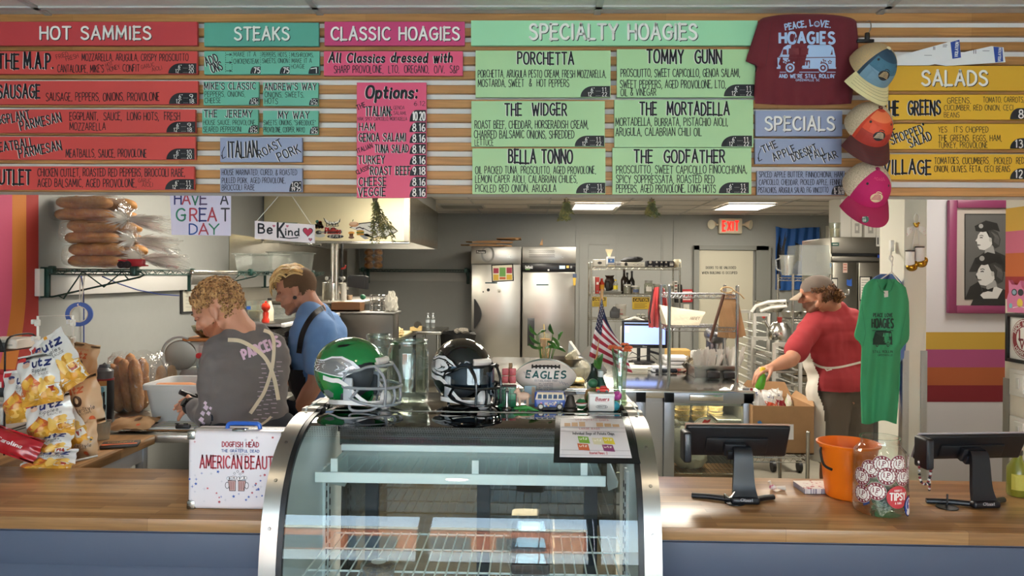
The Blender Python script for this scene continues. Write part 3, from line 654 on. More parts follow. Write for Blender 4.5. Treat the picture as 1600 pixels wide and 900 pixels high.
for sx in(-1,1):
 for sy in(-1,1):MB().box((sx*.42,sy*.25,(ZC-.04)/2),(.04,.04,ZC-.04),.003).mk('leg',wf,t)
MB().box((.42,0,ZC-.08),(.03,.5,.06)).box((0,.25,ZC-.08),(.84,.03,.06)).mk('table_frame',wf,t,smooth=0)
# curved glass display case
prof=_cr([(2.96,1.178),(2.7,1.178),(2.53,1.178),(2.43,1.177),(2.34,1.162),(2.265,1.132),(2.205,1.088),(2.162,1.035),(2.128,.965),(2.105,.87),(2.092,.76),(2.088,.6),(2.088,.42)],5)
ZT=1.178
cc=thing('display_case','curved glass refrigerated display case set into the counter','display case',((CXL+CXR)/2,2.5,0))
hw=(CXR-CXL)/2
L_=lambda p,x,off=0.:Vec((x,p[0]-2.5,p[1]))
def norm_prof(i):
 a=prof[max(i-1,0)];b=prof[min(i+1,len(prof)-1)];d=Vec((b[0]-a[0],b[1]-a[1])).normalized()
 return Vec((d.y,-d.x))
def outp(i,k):
 n=norm_prof(i)
 if n.x>0 or(abs(n.x)<1e-3 and n.y<0):n=-n
 return(prof[i][0]+n.x*k,prof[i][1]+n.y*k)
for sx in(-1,1):
 r=[]
 for i in range(len(prof)):
  o_=outp(i,.006);n_=outp(i,-.014)
  xa=sx*hw;xb=sx*(hw-.05)
  r.append([L_(o_,xa),L_(o_,xb),L_(n_,xb),L_(n_,xa)])
 e=MB().loft(r)
 e.mk('end_frame',M('#b3aea6',.3,1.),cc,smooth=40)
 b=MB()
 for i in(14,26,35,43,50,56):
  if i<len(prof):
   o_=outp(i,.0065);n2=outp(i,.009);xm=sx*(hw-.025)
   b.cyl(L_(o_,xm),L_(n2,xm),.0055,.0045,n=10)
 b.mk('screws',M('#8b8984',.3,1.),cc)
 r=[]
 for i in range(len(prof)):
  o_=outp(i,.004);n_=outp(i,-.012);xa=sx*(hw-.05);xb=sx*(hw-.066)
  r.append([L_(o_,xa),L_(o_,xb),L_(n_,xb),L_(n_,xa)])
 MB().loft(r).mk('gasket',BLACK,cc,smooth=40)
 pts=[(p[0]-2.5+.016*0,p[1])for p in[outp(i,-.015)for i in range(0,len(prof),2)]]+[(2.088-2.5+.02,.3),(2.93-2.5,.3)]
 mt=Matrix(((0,0,1,sx*(hw-.012)-(.006 if sx>0 else 0)),(1,0,0,0),(0,1,0,0),(0,0,0,1)))
 MB().prism(pts,mt,.006).mk('side_liner',M('#dfe6e6',.25),cc,smooth=0)
 b=MB()
 for yy in(.19,.235):
  b.box((sx*(hw-.022),yy,.66),(.012,.022,.56)).mat(1)
  for k in range(12):b.box((sx*(hw-.029),yy,.42+k*.042),(.004,.006,.024))
  b.mat(0)
 b.mk('shelf_rail',[M('#dfe2e2',.35,.2),BLACK],cc)
gi=[i for i in range(len(prof))if prof[i][0]<=2.5305]
def glass_band(i0,i1,mat,name,off=0.):
 b=MB();xs=hw-.064
 pr_=[outp(i,off)for i in range(i0,i1+1)]
 b.grid(lambda u,v:L_(pr_[round(v*(len(pr_)-1))],-xs+2*xs*u),1,len(pr_)-1)
 return b.mk(name,mat,cc,smooth=60,fixn=0)
i_b=next(i for i in range(len(prof))if prof[i][1]<1.166 and prof[i][0]<2.5)
glass_band(gi[0],i_b,M('#060607',.03,spec=.6,coat=1.),'black_glass_band')
glass_band(i_b,len(prof)-1,clear('#eef6f4',.05,.8),'curved_glass')
b=MB();xs=hw-.07
i_c=i_b+6
for row in range(7):
 q=i_b+row*.75;ia=int(q);f=q-ia
 A=outp(ia,.001);B=outp(ia+1,.001);p=(A[0]+(B[0]-A[0])*f,A[1]+(B[1]-A[1])*f)
 tg_=Vec((B[0]-A[0],B[1]-A[1])).normalized();n=130;rr=.0026*(1-row/9)
 for k in range(n):
  x=-xs+2*xs*(k+.5*(row%2))/n;c=L_(p,x)
  dv=Vec((0,tg_.x,tg_.y))*rr
  b.face([c+Vec((-rr,0,0)),c+dv,c+Vec((rr,0,0)),c-dv])
b.mk('dotted_fade',M('#0a0a0b',.3),cc,smooth=0)
MB().box((0,.24,ZT-.012),(2*hw-.1,.42,.022),.004).mk('case_top',steel('#7d7b77',.12,bump=0.),cc)
MB().cyl((-hw+.05,.03,ZT-.001),(hw-.05,.03,ZT-.001),.004,n=8).mk('edge_strip',CHROME,cc)
b=MB().box((0,.3,1.07),(2*hw-.12,.1,.13),.004).mat(1)
for r_ in range(3):
 for k in range(90):b.box((-hw+.1+k*(2*hw-.2)/90,.2485,1.025+r_*.026),(.007,.004,.012))
b.mat(2).box((0,.245,1.),(2*hw-.14,.015,.022));b.mk('evaporator',[M('#2a2b2e',.35),M('#08080a',.5),M('#e6ecec',.3)],cc,smooth=0)
zsh=.985
MB().box((-.03,.075,zsh),(2*hw-.22,.33,.007)).mk('glass_shelf',clear('#dff0ee',.12,.6,.25,.22,'#a9bcbc'),cc)
b=MB().box((-.03,-.095,zsh-.004),(2*hw-.2,.008,.034),.002)
for x in(-hw+.13,.02,hw-.2):b.box((x,-.085,zsh+.03),(.022,.006,.05))
b.mk('price_rail',M('#eef3f3',.3),cc,smooth=0)
b=MB()
for sx in(-1,1):
 m_=Matrix(((0,0,1,sx*(hw-.09)),(1,0,0,0),(0,1,0,0),(0,0,0,1)))
 b.prism([(.25,zsh-.01),(.25,zsh-.11),(.2,zsh-.12),(-.05,zsh-.035),(-.07,zsh-.01)],m_,.004)
b.mk('shelf_bracket',M('#dfe6e6',.3),cc,smooth=0)
b=MB();zw=.68;x0=-hw+.05;x1=hw-.05
for k in range(31):
 x=x0+(x1-x0)*k/30;b.tube([(x,-.36,zw-.012),(x,-.345,zw),(x,.25,zw)],.0028,6)
for y in(-.34,-.1,.095,.25):b.tube([(x0,y,zw-.004),(x1,y,zw-.004)],.0035,6)
b.mk('wire_shelf',M('#eef0ec',.35),cc)
b=MB();
for k in range(24):
 x=-hw+.14+(2*hw-.3)*k/23;b.tube([(x,-.08,zsh-.02),(x,.24,zsh-.02)],.002,5)
b.mk('shelf_grille',M('#cfd6d6',.3),cc)
b=MB()
for x in(-hw+.16,.02,hw-.14):b.box((x,.37,.72),(.05,.03,.72))
for z in(.38,1.06):b.box((0,.37,z),(2*hw-.05,.03,.05))
b.mk('rear_door_frame',M('#22252c',.35,.3),cc,smooth=0)
MB().box((0,.375,.72),(2*hw-.08,.006,.66)).mk('rear_glass',clear('#bdb6a8',.12,.6),cc)
MB().box((0,0.,.36),(2*hw-.03,.8,.1)).mk('deck',M('#aeb4b4',.4),cc,smooth=0)
MB().box((0,.03,.16),(2*hw-.01,.8,.3),.004).mk('base_cabinet',STEEL_D,cc,smooth=0)
lamp('case_light','AREA',((CXL+CXR)/2,2.62,1.13),.8,(.95,1.,1.),size=.95,sy=.06)
# kitchen: helpers
mpp=lambda Y:Y/F_PX
def span(u0,u1,v,Y):
 a=at(u0,v,Y);b=at(u1,v,Y);return a.x,b.x
def wires(b,w,d,z,n,r=.0022,along='y'):
 for k in range(n):
  t=-.5+k/(n-1)
  if along=='y':b.tube([(t*w,-d/2,z),(t*w,d/2,z)],r,4,caps=0)
  else:b.tube([(-w/2,t*d,z),(w/2,t*d,z)],r,4,caps=0)
def truss(b,p0,p1,h,n,r=.0026):
 p0=Vec(p0);p1=Vec(p1);up=Vec((0,0,h))
 b.tube([p0,p1],r*1.3,5);b.tube([p0-up,p1-up],r*1.3,5)
 b.tube([p0+(p1-p0)*(i/n)-(up if i%2 else Vec())for i in range(n+1)],r,5)
def wire_deck(t,name,w,d,z,m,n=24,zz=16,h=.028):
 b=MB();wires(b,w,d,z,n)
 for y in(-d/2,0,d/2):b.tube([(-w/2,y,z-.004),(w/2,y,z-.004)],.003,5)
 truss(b,(-w/2,-d/2,z-.002),(w/2,-d/2,z-.002),h,zz);truss(b,(-w/2,d/2,z-.002),(w/2,d/2,z-.002),h,zz)
 for x in(-w/2,w/2):truss(b,(x,-d/2,z-.002),(x,d/2,z-.002),h,8)
 return b.mk(name,m,t)
def post(t,x,y,h,m,r=.0125,z0=0.):
 b=MB().cyl((x,y,z0),(x,y,z0+h),r,n=10)
 for k in range(int(h/.1)):b.cyl((x,y,z0+.05+.1*k),(x,y,z0+.053+.1*k),r*1.05,n=10)
 b.cyl((x,y,z0+h),(x,y,z0+h+.006),r*1.1,r*.6,n=10)
 return b.mk('post',m,t)
 # exhaust hood
hY0,hY1,hX0,hX1=7.3,9.5,XL+.02,at(640,378,7.3).x
hz0,hz1=at(600,377,7.3).z,2.45
t=thing('exhaust_hood','large steel exhaust hood covered in stickers, hanging over the cooking line','exhaust hood',((hX0+hX1)/2,(hY0+hY1)/2,hz0))
w,d,h=hX1-hX0,hY1-hY0,hz1-hz0
hs=steel('#e9dcb6',.34,streak=(2,2,40),bump=0.,dirt=.04);hd=steel('#b7b3a6',.22,streak=(2,40,2),bump=.12,dirt=.25)  # front panel base colour holds the cream of the warm light it reflects
MB().box((0,-d/2+.01,h/2),(w,.02,h),.002).mk('front_panel',hs,t,smooth=0)
b=MB().box((w/2-.01,.01,h/2),(.02,d-.02,h)).box((w/2-.03,-d/2-.002,h/2),(.05,.006,h));b.mk('side_panel',hd,t,smooth=0)
b=MB().box((0,0,h-.01),(w-.05,d-.05,.02)).box((0,d/2-.01,h/2),(w-.04,.02,h)).box((-w/2+.01,0,h/2),(.02,d-.04,h));b.mk('hood_shell',STEEL_D,t,smooth=0)
b=MB()
for k in range(5):b.box((-w/2+.16+k*.29,.2,h*.45),(.26,.03,.4),rot=(.7,0,0))
b.mk('grease_filter',STEEL,t,smooth=0)
b=MB().box((0,-d/2+.02,-.012),(w,.05,.024),.004).box((-.35,-d/2+.05,-.03),(.16,.07,.03),.01).cyl((-.25,-d/2+.05,-.03),(-.17,-d/2+.05,-.03),.02);b.mk('grease_gutter',STEEL_B,t)
MB().box((.35,-.2,h*.55),(.5,1.2,.05),.01).mk('hood_lamp',M('#fff3da',.5,emit=5.),t)
lamp('hood_glow','AREA',(hX0+w*.68,(hY0+hY1)/2,hz0+.1),30,(1,.93,.8),size=.8,sy=1.)
hm=lambda u,v,l:at(u,v,hY0-.0005)+Vec((0,-l,0))
k=Ink()
wing=[(548,356),(563,350),(585,347.5),(612,354),(620,361),(611,366),(600,370),(590,369),(583,371),(574,365),(566,366),(560,360)]
k.poly([(584+(x-584)*1.06,359.5+(y-359.5)*1.13)for x,y in wing],'#14161a',1).poly(wing,'#f4f2ea',2)
for a in(((575,353),(590,361),(600,361)),((582,352),(598,357),(610,358)),((567,356),(578,362),(588,366))):k.stroke(list(a),1.,'#1a1c20',3)
k.poly([(558,361),(566,365),(577,373),(570,374),(563,369)],'#8f9294',2).stroke([(556,357),(562,355),(568,358)],1.6,'#14161a',3)
k.mk('sticker',hm,t,label='white bird head emblem sticker outlined in black')
k=Ink().disc(553,350.5,7.5,'#d9a27a',3,4.2).disc(552,349,6,'#e9c6a4',4,2.6);k.stroke([(551,346),(552,343)],1.2,'#5b6b3a',4);k.mk('sticker',hm,t,label='pastry sticker')
k=Ink().disc(563,361.5,6,'#d8a63c',4,2.).rect(557,362.5,569,364.5,'#4d7b33',4).rect(557.5,364.5,568.5,367.5,'#c98f34',4);k.mk('sticker',hm,t,label='sandwich sticker')
k=Ink().disc(549,364,5,'#e8a24a',2,2.4).rect(546,365,552,369,'#7d4a2c',2).disc(549,371,4.6,'#7d5b48',2,2);k.mk('sticker',hm,t,label='small burger sticker')
k=Ink();pts=[(505,340),(513,346),(521,347),(529,346),(532,341),(531,347),(524,351),(514,351),(508,347)]
k.poly(pts,'#20262a',1).poly([(519+(x-519)*.86,346.5+(y-346.5)*.8)for x,y in pts],'#f2efe4',2)
k.text('FLY',514,349,3,'#20262a',x1=524,l=3).text('EAGLES',510,353.5,4.2,'#20262a',x1=529,l=3,bold=.2).text('FLY',515,357,2.6,'#20262a',x1=523,l=3);k.mk('sticker',hm,t,label='white winged sticker')
k=Ink().text('Phillies',508,365,9,'#f4efe6',x1=532,l=1,bold=.4,slant=.1).text('Phillies',508,365,9,'#d13a34',x1=532,l=2,bold=.2,slant=.1);k.mk('sticker',hm,t,label='red script sticker')
k=Ink();R2=random.Random(3)
for c,q in(('#d98a34',5),('#2d6b5b',4),('#e6d2a0',4),('#3a2c22',5),('#b23f2c',3)):
 for i in range(q):k.disc(492+R2.random()*12,346+R2.random()*10,1.2+R2.random()*1.6,c,2)
k.mk('sticker',hm,t,label='round collage sticker in orange and green')
k=Ink().disc(498,363,5,'#2b2d30',1,3).rect(498,361.5,530,363.8,'#8b8d8c',2).disc(532,362.4,2.4,'#7c7f80',2);k.mk('sticker',hm,t,label='long grey tool sticker')
k=Ink().disc(500,368,8,'#bfc2bd',1,3).disc(524,369.5,13,'#2d2f33',1,3.2).text('EFRT',515,371,3.6,'#eee',x1=534,l=2,slant=.1);k.mk('sticker',hm,t,label='oval black sticker')
struct(MB().box((hX0+w/2,(hY0+hY1)/2+.1,(2.46+CEIL)/2+.006),(w-.06,d-.2,CEIL-2.46+.01)).mk('soffit',WALLGREY,world=1,smooth=0))
def vent(u,v,w,d,label):
 p=on_z(u,v,CEIL);t=thing('ceiling_vent',label,'vent',(p.x,p.y,CEIL),0,'ceiling air grilles')
 b=MB()
 for sx in(-1,1):b.box((sx*w/2,0,-.003),(.03,d,.014))
 for sy in(-1,1):b.box((0,sy*d/2,-.003),(w,.03,.014))
 b.mk('vent_frame',M('#b9b5ab',.6),t,smooth=0)
 b=MB()
 for k in range(7):b.box((0,-d/2+d*(k+.5)/7,.001),(w-.03,d/9,.004),rot=(.5,0,0))
 b.mk('slats',M('#8d8a82',.6),t,smooth=0)
vent(860,323,.6,.5,'grey ceiling grille left of the herb bunch by the fridges');vent(995,325,.6,.5,'grey ceiling grille behind the second herb bunch')
vent(722,322.5,.6,.5,'grey ceiling grille beside the exhaust hood')
for u,v,lab in((931,322.3,'square ceiling light between the hanging herbs'),(1162,322.8,'square ceiling light above the exit sign')):
 p=on_z(u,v,CEIL);troffer(p.x,p.y,.62,.82,26,lab)
for x,y,lab in((-1.6,5.,'square ceiling light above the two cooks, hidden behind the menu wall'),(.6,5.,'square ceiling light above the steel counter, hidden behind the menu wall'),(-.2,7.6,'added square ceiling light brightening the back wall and fridges, hidden behind the menu wall'),(2.7,5.9,'square ceiling light above the man in red, hidden behind the menu wall')):  # the one before the fridges is added to brighten the back wall
 troffer(x,y,.62,.62 if x>2 else 1.2,34,lab)
 # steel cladding behind the cooking line
struct(MB().box((XL+.004,8.6,1.),(.006,4.2,2.)).mk('trim_5',steel('#a8a49a',.35,streak=(2,2,30),bump=.05,dirt=.2),world=1,smooth=0))
# wall shelf of green wire on the left wall
gw=GREENWIRE;sx0,sx1,sy0,sy1,zs=XL+.04,XL+.52,3.97,7.7,1.665
t=thing('wall_shelf','dark green wire shelf on the left wall carrying bagged bread','shelf',((sx0+sx1)/2,(sy0+sy1)/2,zs))
sw,sd=sx1-sx0,sy1-sy0;b=MB();wires(b,sw,sd,0,120,.0022,'x')
truss(b,(sw/2,-sd/2,0),(sw/2,sd/2,0),.03,70);truss(b,(-sw/2,-sd/2,0),(-sw/2,sd/2,0),.03,30);truss(b,(-sw/2,-sd/2,0),(sw/2,-sd/2,0),.03,16);truss(b,(-sw/2,sd/2,0),(sw/2,sd/2,0),.03,16)
b.mk('wire_deck',gw,t)
for yb in(3.99,5.67,7.3):
 y=yb-(sy0+sy1)/2;b=MB()
 b.tube([(-sw/2,y,-.012),(sw/2+.03,y,-.012),(sw/2+.055,y,-.03),(sw/2+.03,y,-.042),(-sw/2+.02,y,-.155),(-sw/2-.02,y,-.15)],.0055,6)
 b.tube([(-sw/2+.06,y,-.15),(-sw/2+.085,y,-.165),(-sw/2+.19,y,-.012),(-sw/2+.31,y,-.098),(-sw/2+.41,y,-.014),(sw/2-.03,y,-.06)],.0045,6)
 b.box((-sw/2-.02,y,-.075),(.024,.05,.17),.003).box((-sw/2-.008,y,-.075),(.03,.02,.17),.003)
 b.box((sw/2,y,-.01),(.035,.05,.055),.01).box((-sw/2+.02,y,-.005),(.03,.04,.045),.008)
 b.mk('bracket',gw,t)
MB().box((XL+.016-(sx0+sx1)/2,0,-.075),(.03,sd+.08,.15),.003).mk('wall_rail',M('#cfccc6',.6),t)
b=MB()
p0=Vec((sw/2+.004,4.62-(sy0+sy1)/2,-.02))
b.box((sw/2+.012,5.-(sy0+sy1)/2,-.012),(.03,.72,.03),.008).mat(1).box((sw/2+.006,5.-(sy0+sy1)/2,-.058),(.01,.7,.07),.003)
b.mk('ticket_rail',[STEEL_B,STEEL_D],t)
tag(MB().tube([on_x(127,432,XL+.3),on_x(130,450,XL+.1),on_x(131,480,XL+.02),on_x(131,548,XL+.012)],.004,6).mk('cord',M('#2a3f86',.5),world=1),'blue cord hanging straight down the grey wall','cord')
tag(MB().tube([on_x(160,432,XL+.3),on_x(185,443,XL+.3),on_x(215,453,XL+.28),on_x(250,460,XL+.2),on_x(280,462,XL+.12)],.004,6).mk('cord',M('#2a3f86',.5),world=1),'blue cord looping under the green shelf','cord')
# back wall shelf
xa,xb=span(566,733,423,11.3);zb_=at(650,421,11.3).z
t=thing('wall_shelf','dark green wire shelf on the back wall left of the fridges','shelf',((xa+xb)/2,11.29,zb_))
wire_deck(t,'wire_deck',xb-xa,.38,0,gw,60,40,.035)
for x in(xa+.05,xb-.03):
 X=x-(xa+xb)/2;b=MB().tube([(X,-.19,-.02),(X,.19,-.02),(X,.19,-.2),(X,-.15,-.05)],.008,6).box((X,.195,-.1),(.05,.02,.24),.004).box((X,-.19,-.01),(.05,.04,.07),.01);b.mk('bracket',gw,t)
MB().box((0,.2,-.11),(xb-xa-.1,.012,.14),.002).mk('wall_rail',M('#a9a9a4',.6),t)
# two reach-in fridges
def fridge(u0,u1,Y,style):
 xa,xb=span(u0,u1,500,Y);w=xb-xa;H=2.06
 lab={'a':'tall steel fridge with curved black handle and coloured chart on its door','b':'tall steel fridge with black control strip, right of its twin'}[style]
 t=thing('refrigerator',lab,'fridge',((xa+xb)/2,Y+.42,0),0,'reach-in fridges');st=steel('#b0aea8',.3,streak=(1,1,3),bump=.025,dirt=.14)
 MB().box((0,0,H/2+.03),(w,.78,H-.06),.006).mk('cabinet',STEEL_D,t)
 zt=at((u0+u1)/2,412 if style=='a' else 411,Y).z
 MB().box((0,-.405,(H+zt)/2),(w,.04,H-zt),.004).mk('top_panel',st,t)
 zd=zt-.012 if style=='a' else at(850,425,Y).z
 MB().box((0,-.415,(zd+.22)/2),(w-.012,.06,zd-.22),.012).mk('door',st,t)
 b=MB()
 for sx in(-1,1):
  for sy in(-1,1):b.cyl((sx*(w/2-.06),sy*.32,0),(sx*(w/2-.06),sy*.32,.07),.02)
 b.mk('feet',BLACK,t)
 fm=lambda u,v,l:at(u,v,Y-.0265)+Vec((0,-l,0))
 if style=='a':
  MB().box((0,-.427,.2),(w,.01,.12),.002).mk('kick_panel',STEEL_D,t)
  b=MB();hx=at(741,490,Y).x-(xa+xb)/2;z0=at(741,513,Y).z;z1=at(741,467,Y).z
  b.prism([(0,z0),(0,z1)]+[(.095*sin(PI*i/12)+.012,z1-(z1-z0)*i/12)for i in range(13)],Matrix(((1,0,0,hx),(0,0,-1,-.445),(0,1,0,0),(0,0,0,1))),.035);b.mk('handle',BLACK,t)
  k=Ink().ring(762,397,9,3,'#8d8c88',1,12).rect(744,391,759,396,'#17181a',2).text('Precision',745.5,395.2,3,'#e8e6e0',x1=757.5,l=3,bold=.18);k.mk('badge',fm,t)
  k=Ink().poly([(767.5,413.5),(802,412),(803,439),(768.5,441)],'#17181a',1).poly([(769.3,415.2),(800,413.8),(801,437.5),(770,439)],'#e9e2c8',2)
  for x0,y0,x1,y1,c in((771,419,779,427,'#a63a52'),(780.5,418,790,432,'#6fa656'),(791.5,418,800,427,'#a63a52'),(771,429,779,438,'#d9ae3e'),(780.5,433,790,436.5,'#c8663a'),(791.5,429,800,437,'#d9ae3e')):k.rect(x0,y0,x1,y1,c,3)
  k.mk('wall_chart',fm,t,label='chart of coloured blocks in a black frame')
  k=Ink().rect(758,441,777,443,'#2c4a54',2).disc(763,453,2.5,'#1c1d1f',2).disc(755,456,1.2,'#2a2b2e',2).disc(780,455,3,'#d8d5ca',2).disc(780,456,1.5,'#8e8a80',3);k.mk('magnets',fm,t)
 else:
  MB().box((0,-.42,(zt+zd)/2),(w-.004,.05,zt-zd-.004),.004).mk('control_strip',M('#101114',.25),t)
  k=Ink().text('Delfield',821,419.5,4.2,'#e8e8e8',x1=832,l=2,bold=.16).rect(874,415,883,420,'#b8d0ea',2).rect(885,415,889,419,'#caa95a',2).rect(891,415.5,894,419,'#777',2).disc(857,422,1.5,'#d8d8d8',2);k.rect(821,420.5,828,421.6,'#6fa656',2)
  k.mk('display',lambda u,v,l:at(u,v,Y-.0265)+Vec((0,-l,0)),t)
  k=Ink()
  for r_ in range(8):
   if r_==3:continue
   for c_ in range(26):k.disc(827+c_*1.55+(r_%2)*.7,391.5+r_*1.5,.5,'#24262a',1,n=5)
  k.rect(838,444,857,446,'#2c4a54',1);k.mk('vent_slots',lambda u,v,l:at(u,v,Y-.0265)+Vec((0,-l,0)),t)
  hx=at(829.5,520,Y).x-(xa+xb)/2;z0=at(829,540,Y).z;z1=at(829,497,Y).z
  MB().box((hx,-.444,(z0+z1)/2),(.1,.012,z1-z0),.004).mat(1).box((hx+.01,-.4515,(z0+z1)/2-.01),(.075,.004,z1-z0-.04),.001).mk('handle',[M('#4a4b4d',.3,.8),M('#1f2022',.4)],t)
  k=Ink().rect(895,428,901,434,'#3c4a66',2).poly([(895,434),(900,434),(899,446),(896,446)],'#c9a640',1);k.mk('key_tag',lambda u,v,l:at(u,v,Y-.03)+Vec((0,-l,0)),t,label='yellow tag hanging from the door edge')
 return t
fridge(735.5,813.5,10.6,'a');fridge(815.5,899,10.6,'b')
for i,(pts,dz,lab)in enumerate((([(720,373),(800,380),(785,383),(736,382)],.02,'folded brown cardboard sheet sticking out left, lowest on the fridge'),([(728,370),(797,377),(802,380),(740,378)],.035,'flattened brown carton lying on top of the left fridge'),([(776,381),(800,377),(811,373.5),(806,380)],.015,'small brown cardboard flap at the right of the left fridge top'))):
 q=[at(u,v,10.75)for u,v in pts];q=[Vec((p.x,p.y+(0 if j in(0,1)else-.25),2.064+.045*i+(.0 if j else .012)))for j,p in enumerate(q)]
 b=MB().slab(q,(0,.0,.02));m_=sum(q,Vec())/4;b.slab([m_+Vec((-.2,-.1,.012)),m_+Vec((.15,-.1,.022)),m_+Vec((.15,.3,.012)),m_+Vec((-.2,.3,.012))],(0,0,.012))
 tag(b.mk('cardboard_sheet',CARD,world=1,smooth=0),lab,'cardboard','cardboard on the fridges')
p=at(843,383,10.9);tag(MB().slab([p,p+Vec((.05,0,0)),p+Vec((.045,0,.1)),p+Vec((.03,0,.07))],(0,.1,0)).mk('cardboard_sheet',CARD,world=1,smooth=0),'small pointed cardboard scrap on the right fridge','cardboard','cardboard on the fridges')
# back door, exit sign, flag
YD=YB-.001
def wallrect(u0,v0,u1,v1,Y):a=at(u0,v0,Y);b=at(u1,v1,Y);return a.x,a.z,b.x,b.z
x0,zt,x1,_=wallrect(1083,384,1196,700,YB)
GREYTRIM=M('#84857f',.6);dl=wallrect(1088,391,1173,700,YB)
b=MB()
for x in(x0+.04,x1-.11):b.box((x+(.035 if x>x0+.1 else 0),YB-.04,zt/2),(.08 if x<x0+.1 else .22,.08,zt))
b.box(((x0+x1)/2,YB-.04,zt-.03),(x1-x0,.08,.07));struct(b.mk('trim_6',GREYTRIM,world=1,smooth=0))
t=MB().box(((dl[0]+dl[2])/2,YB-.03,dl[1]/2),(dl[2]-dl[0],.045,dl[1]),.003).mk('door_1',M('#c2bda9',.55),world=1,smooth=0);struct(t)
dm=lambda u,v,l:at(u,v,YB-.0535)+Vec((0,-l,0))
k=Ink().text('DOORS TO BE UNLOCKED',1103,420,3.6,'#2a2a2a',x1=1150,bold=.17).text('WHEN BUILDING IS OCCUPIED',1097,428,3.6,'#2a2a2a',x1=1152,bold=.17);k.mk('lettering',dm,t)
b=MB();p=at(1143,399,YB-.07)
b.box(p,(.24,.05,.055),.01).tube([p+Vec((-.05,-.01,.04)),p+Vec((-.35,-.02,.07))],.012,6).tube([p+Vec((-.35,-.02,.07)),p+Vec((.1,.0,.08))],.01,6);b.mk('door_closer',steel('#9b9a94',.3),t)
for u in(1089,1165):
 p=at(u,464,YB-.07);MB().box(p,(.07,.05,.1),.01).box(p+Vec((0,0,-.12)),(.05,.03,.12),.01).cyl(p+Vec((0,-.02,-.17)),p+Vec((0,-.06,-.17)),.02).mk('door_handle',M('#dedbd2',.4),t)
b=MB()
for(u0,v0,u1,v1)in((907,364,962,600),(966,366,1032,600),(921,381,951,600)):
 q=wallrect(u0,v0,u1,v1,YB);X0,Z1,X1,Z0=q[0],q[1],q[2],.1
 for x in(X0,X1):b.box((x,YB-.006,(Z0+Z1)/2),(.02,.012,Z1-Z0))
 b.box(((X0+X1)/2,YB-.006,Z1),(X1-X0,.012,.02))
for u in(901,1053):p=at(u,400,YB);b.box((p.x,YB-.008,1.3),(.025,.016,2.6))
struct(b.mk('trim_7',WALLGREY,world=1,smooth=0))
q=wallrect(1124,341,1160,365,YB-.1)
t=thing('exit_sign','beige exit sign with red letters and two emergency lamps above the door','exit sign',((q[0]+q[2])/2,YB-.05,q[3]))
w,h=q[2]-q[0],q[1]-q[3]
MB().box((0,0,h/2),(w,.09,h),.015).mk('sign_case',M('#d8cdb4',.5),t)
k=Ink().text('EXIT',-w*.34,h*.18,h*.62,M('#ff2a20',.5,emit=1.2),x1=w*.34,bold=.2,down=0,cap=0);k.mk('letters',front_plane(t,-.046),t)
for sx in(-1,1):
 b=MB().tube([(sx*w/2,0,h*.6),(sx*(w/2+.05),-.02,h*.58)],.018,8);c=Vec((sx*(w/2+.1),-.04,h*.6));ax=Vec((sx*.75,-.6,-.12)).normalized()
 b.cyl(c-ax*.06,c+ax*.03,.03,.075,14).mat(1).cyl(c+ax*.03,c+ax*.034,.07,n=14);b.mk('emergency_lamp',[M('#cfc4aa',.5),M('#f2ead2',.2)],t)
def cloth_flag(u0,v0,u1,v1,Y,name,label,cat,cols,ink_fn,sag=.03,par=None,waves=5):
 q=wallrect(u0,v0,u1,v1,Y);w,h=q[2]-q[0],q[1]-q[3]
 f=lambda a,c:Vec((q[0]+w*a,Y-.03-.02*sin(a*waves*2*PI+c*3)*(1-.5*c)-.012*sin(9*c+a*4),q[1]-h*c-sag*sin(PI*a)*(1-c)-.01*sin(a*7)))
 b=MB();b.grid(f,32,24);b.grid(lambda a,c:f(a,c)+Vec((0,.004,0)),32,24)
 o=tag(b.mk(name,cols,world=1),label,cat)
 if ink_fn:
  k=Ink();ink_fn(k);k.mk('print',lambda x,y,l:f(x,y)+Vec((0,-.001-l,0)),o,cut=.05)
 return o
def flagprint(k):
 K='#191a1f'
 k.poly([(.03,.05),(.1,.05),(.2,.48),(.2,.3),(.26,.08),(.21,.06),(.2,.5),(.12,.98),(.03,.98)],K)
 k.poly([(.38,.2),(.6,.28),(.72,.45),(.8,.7),(.84,.95),(.7,.8),(.62,.62),(.45,.45)],K).poly([(.38,.42),(.55,.5),(.3,.68),(.22,.6)],K)
cloth_flag(1211,354,1279,453,YB-.01,'wall_flag','blue and black cloth banner on the back wall right of the door','flag',M('#20569c',.7),flagprint)
def wall_sign(u0,v0,u1,v1,Y,c,name,label,draw,th=.006):
 q=[at(u0,v0,Y),at(u1,v0,Y),at(u1,v1,Y),at(u0,v1,Y)]
 o=tag(MB().slab(q,(0,th,0)).mk(name,M(c,.5),world=1,smooth=0),label,'sign')
 k=Ink();draw(k);k.mk('print',lambda u,v,l:at(u,v,Y-.0004)+Vec((0,-l,0)),o);return o
def d1(k):
 k.rect(989,465.5,1014,471.5,'#17150f',1).text('CAUTION',991,470.6,4,'#cfa92c',x1=1012,l=2,bold=.2)
 for i in range(4):k.rect(991,474+i*2,1011-(i%2)*3,474.8+i*2,'#6b5a22',1)
wall_sign(988,464,1015,483,YB-.008,'#b99a2c','caution_sign','yellow caution sign with black heading behind the wire shelving',d1)
def d2(k):
 k.rect(926,465,946,470,'#17150f',1).text('CAUTION',928,469.3,3.4,'#cfa92c',x1=944,l=2,bold=.2).rect(928,473,942,474,'#6b5a22',1).rect(928,476,944,477,'#6b5a22',1)
wall_sign(925,463.5,948,479,YB-.008,'#a98f30','caution_sign','yellow caution sign at the left end behind the wire shelving',d2)
def d3(k):
 for i,w_ in enumerate((14,10,13,12)):k.rect(1067,455+4*i,1067+w_,457+4*i,'#f2d8d2',1)
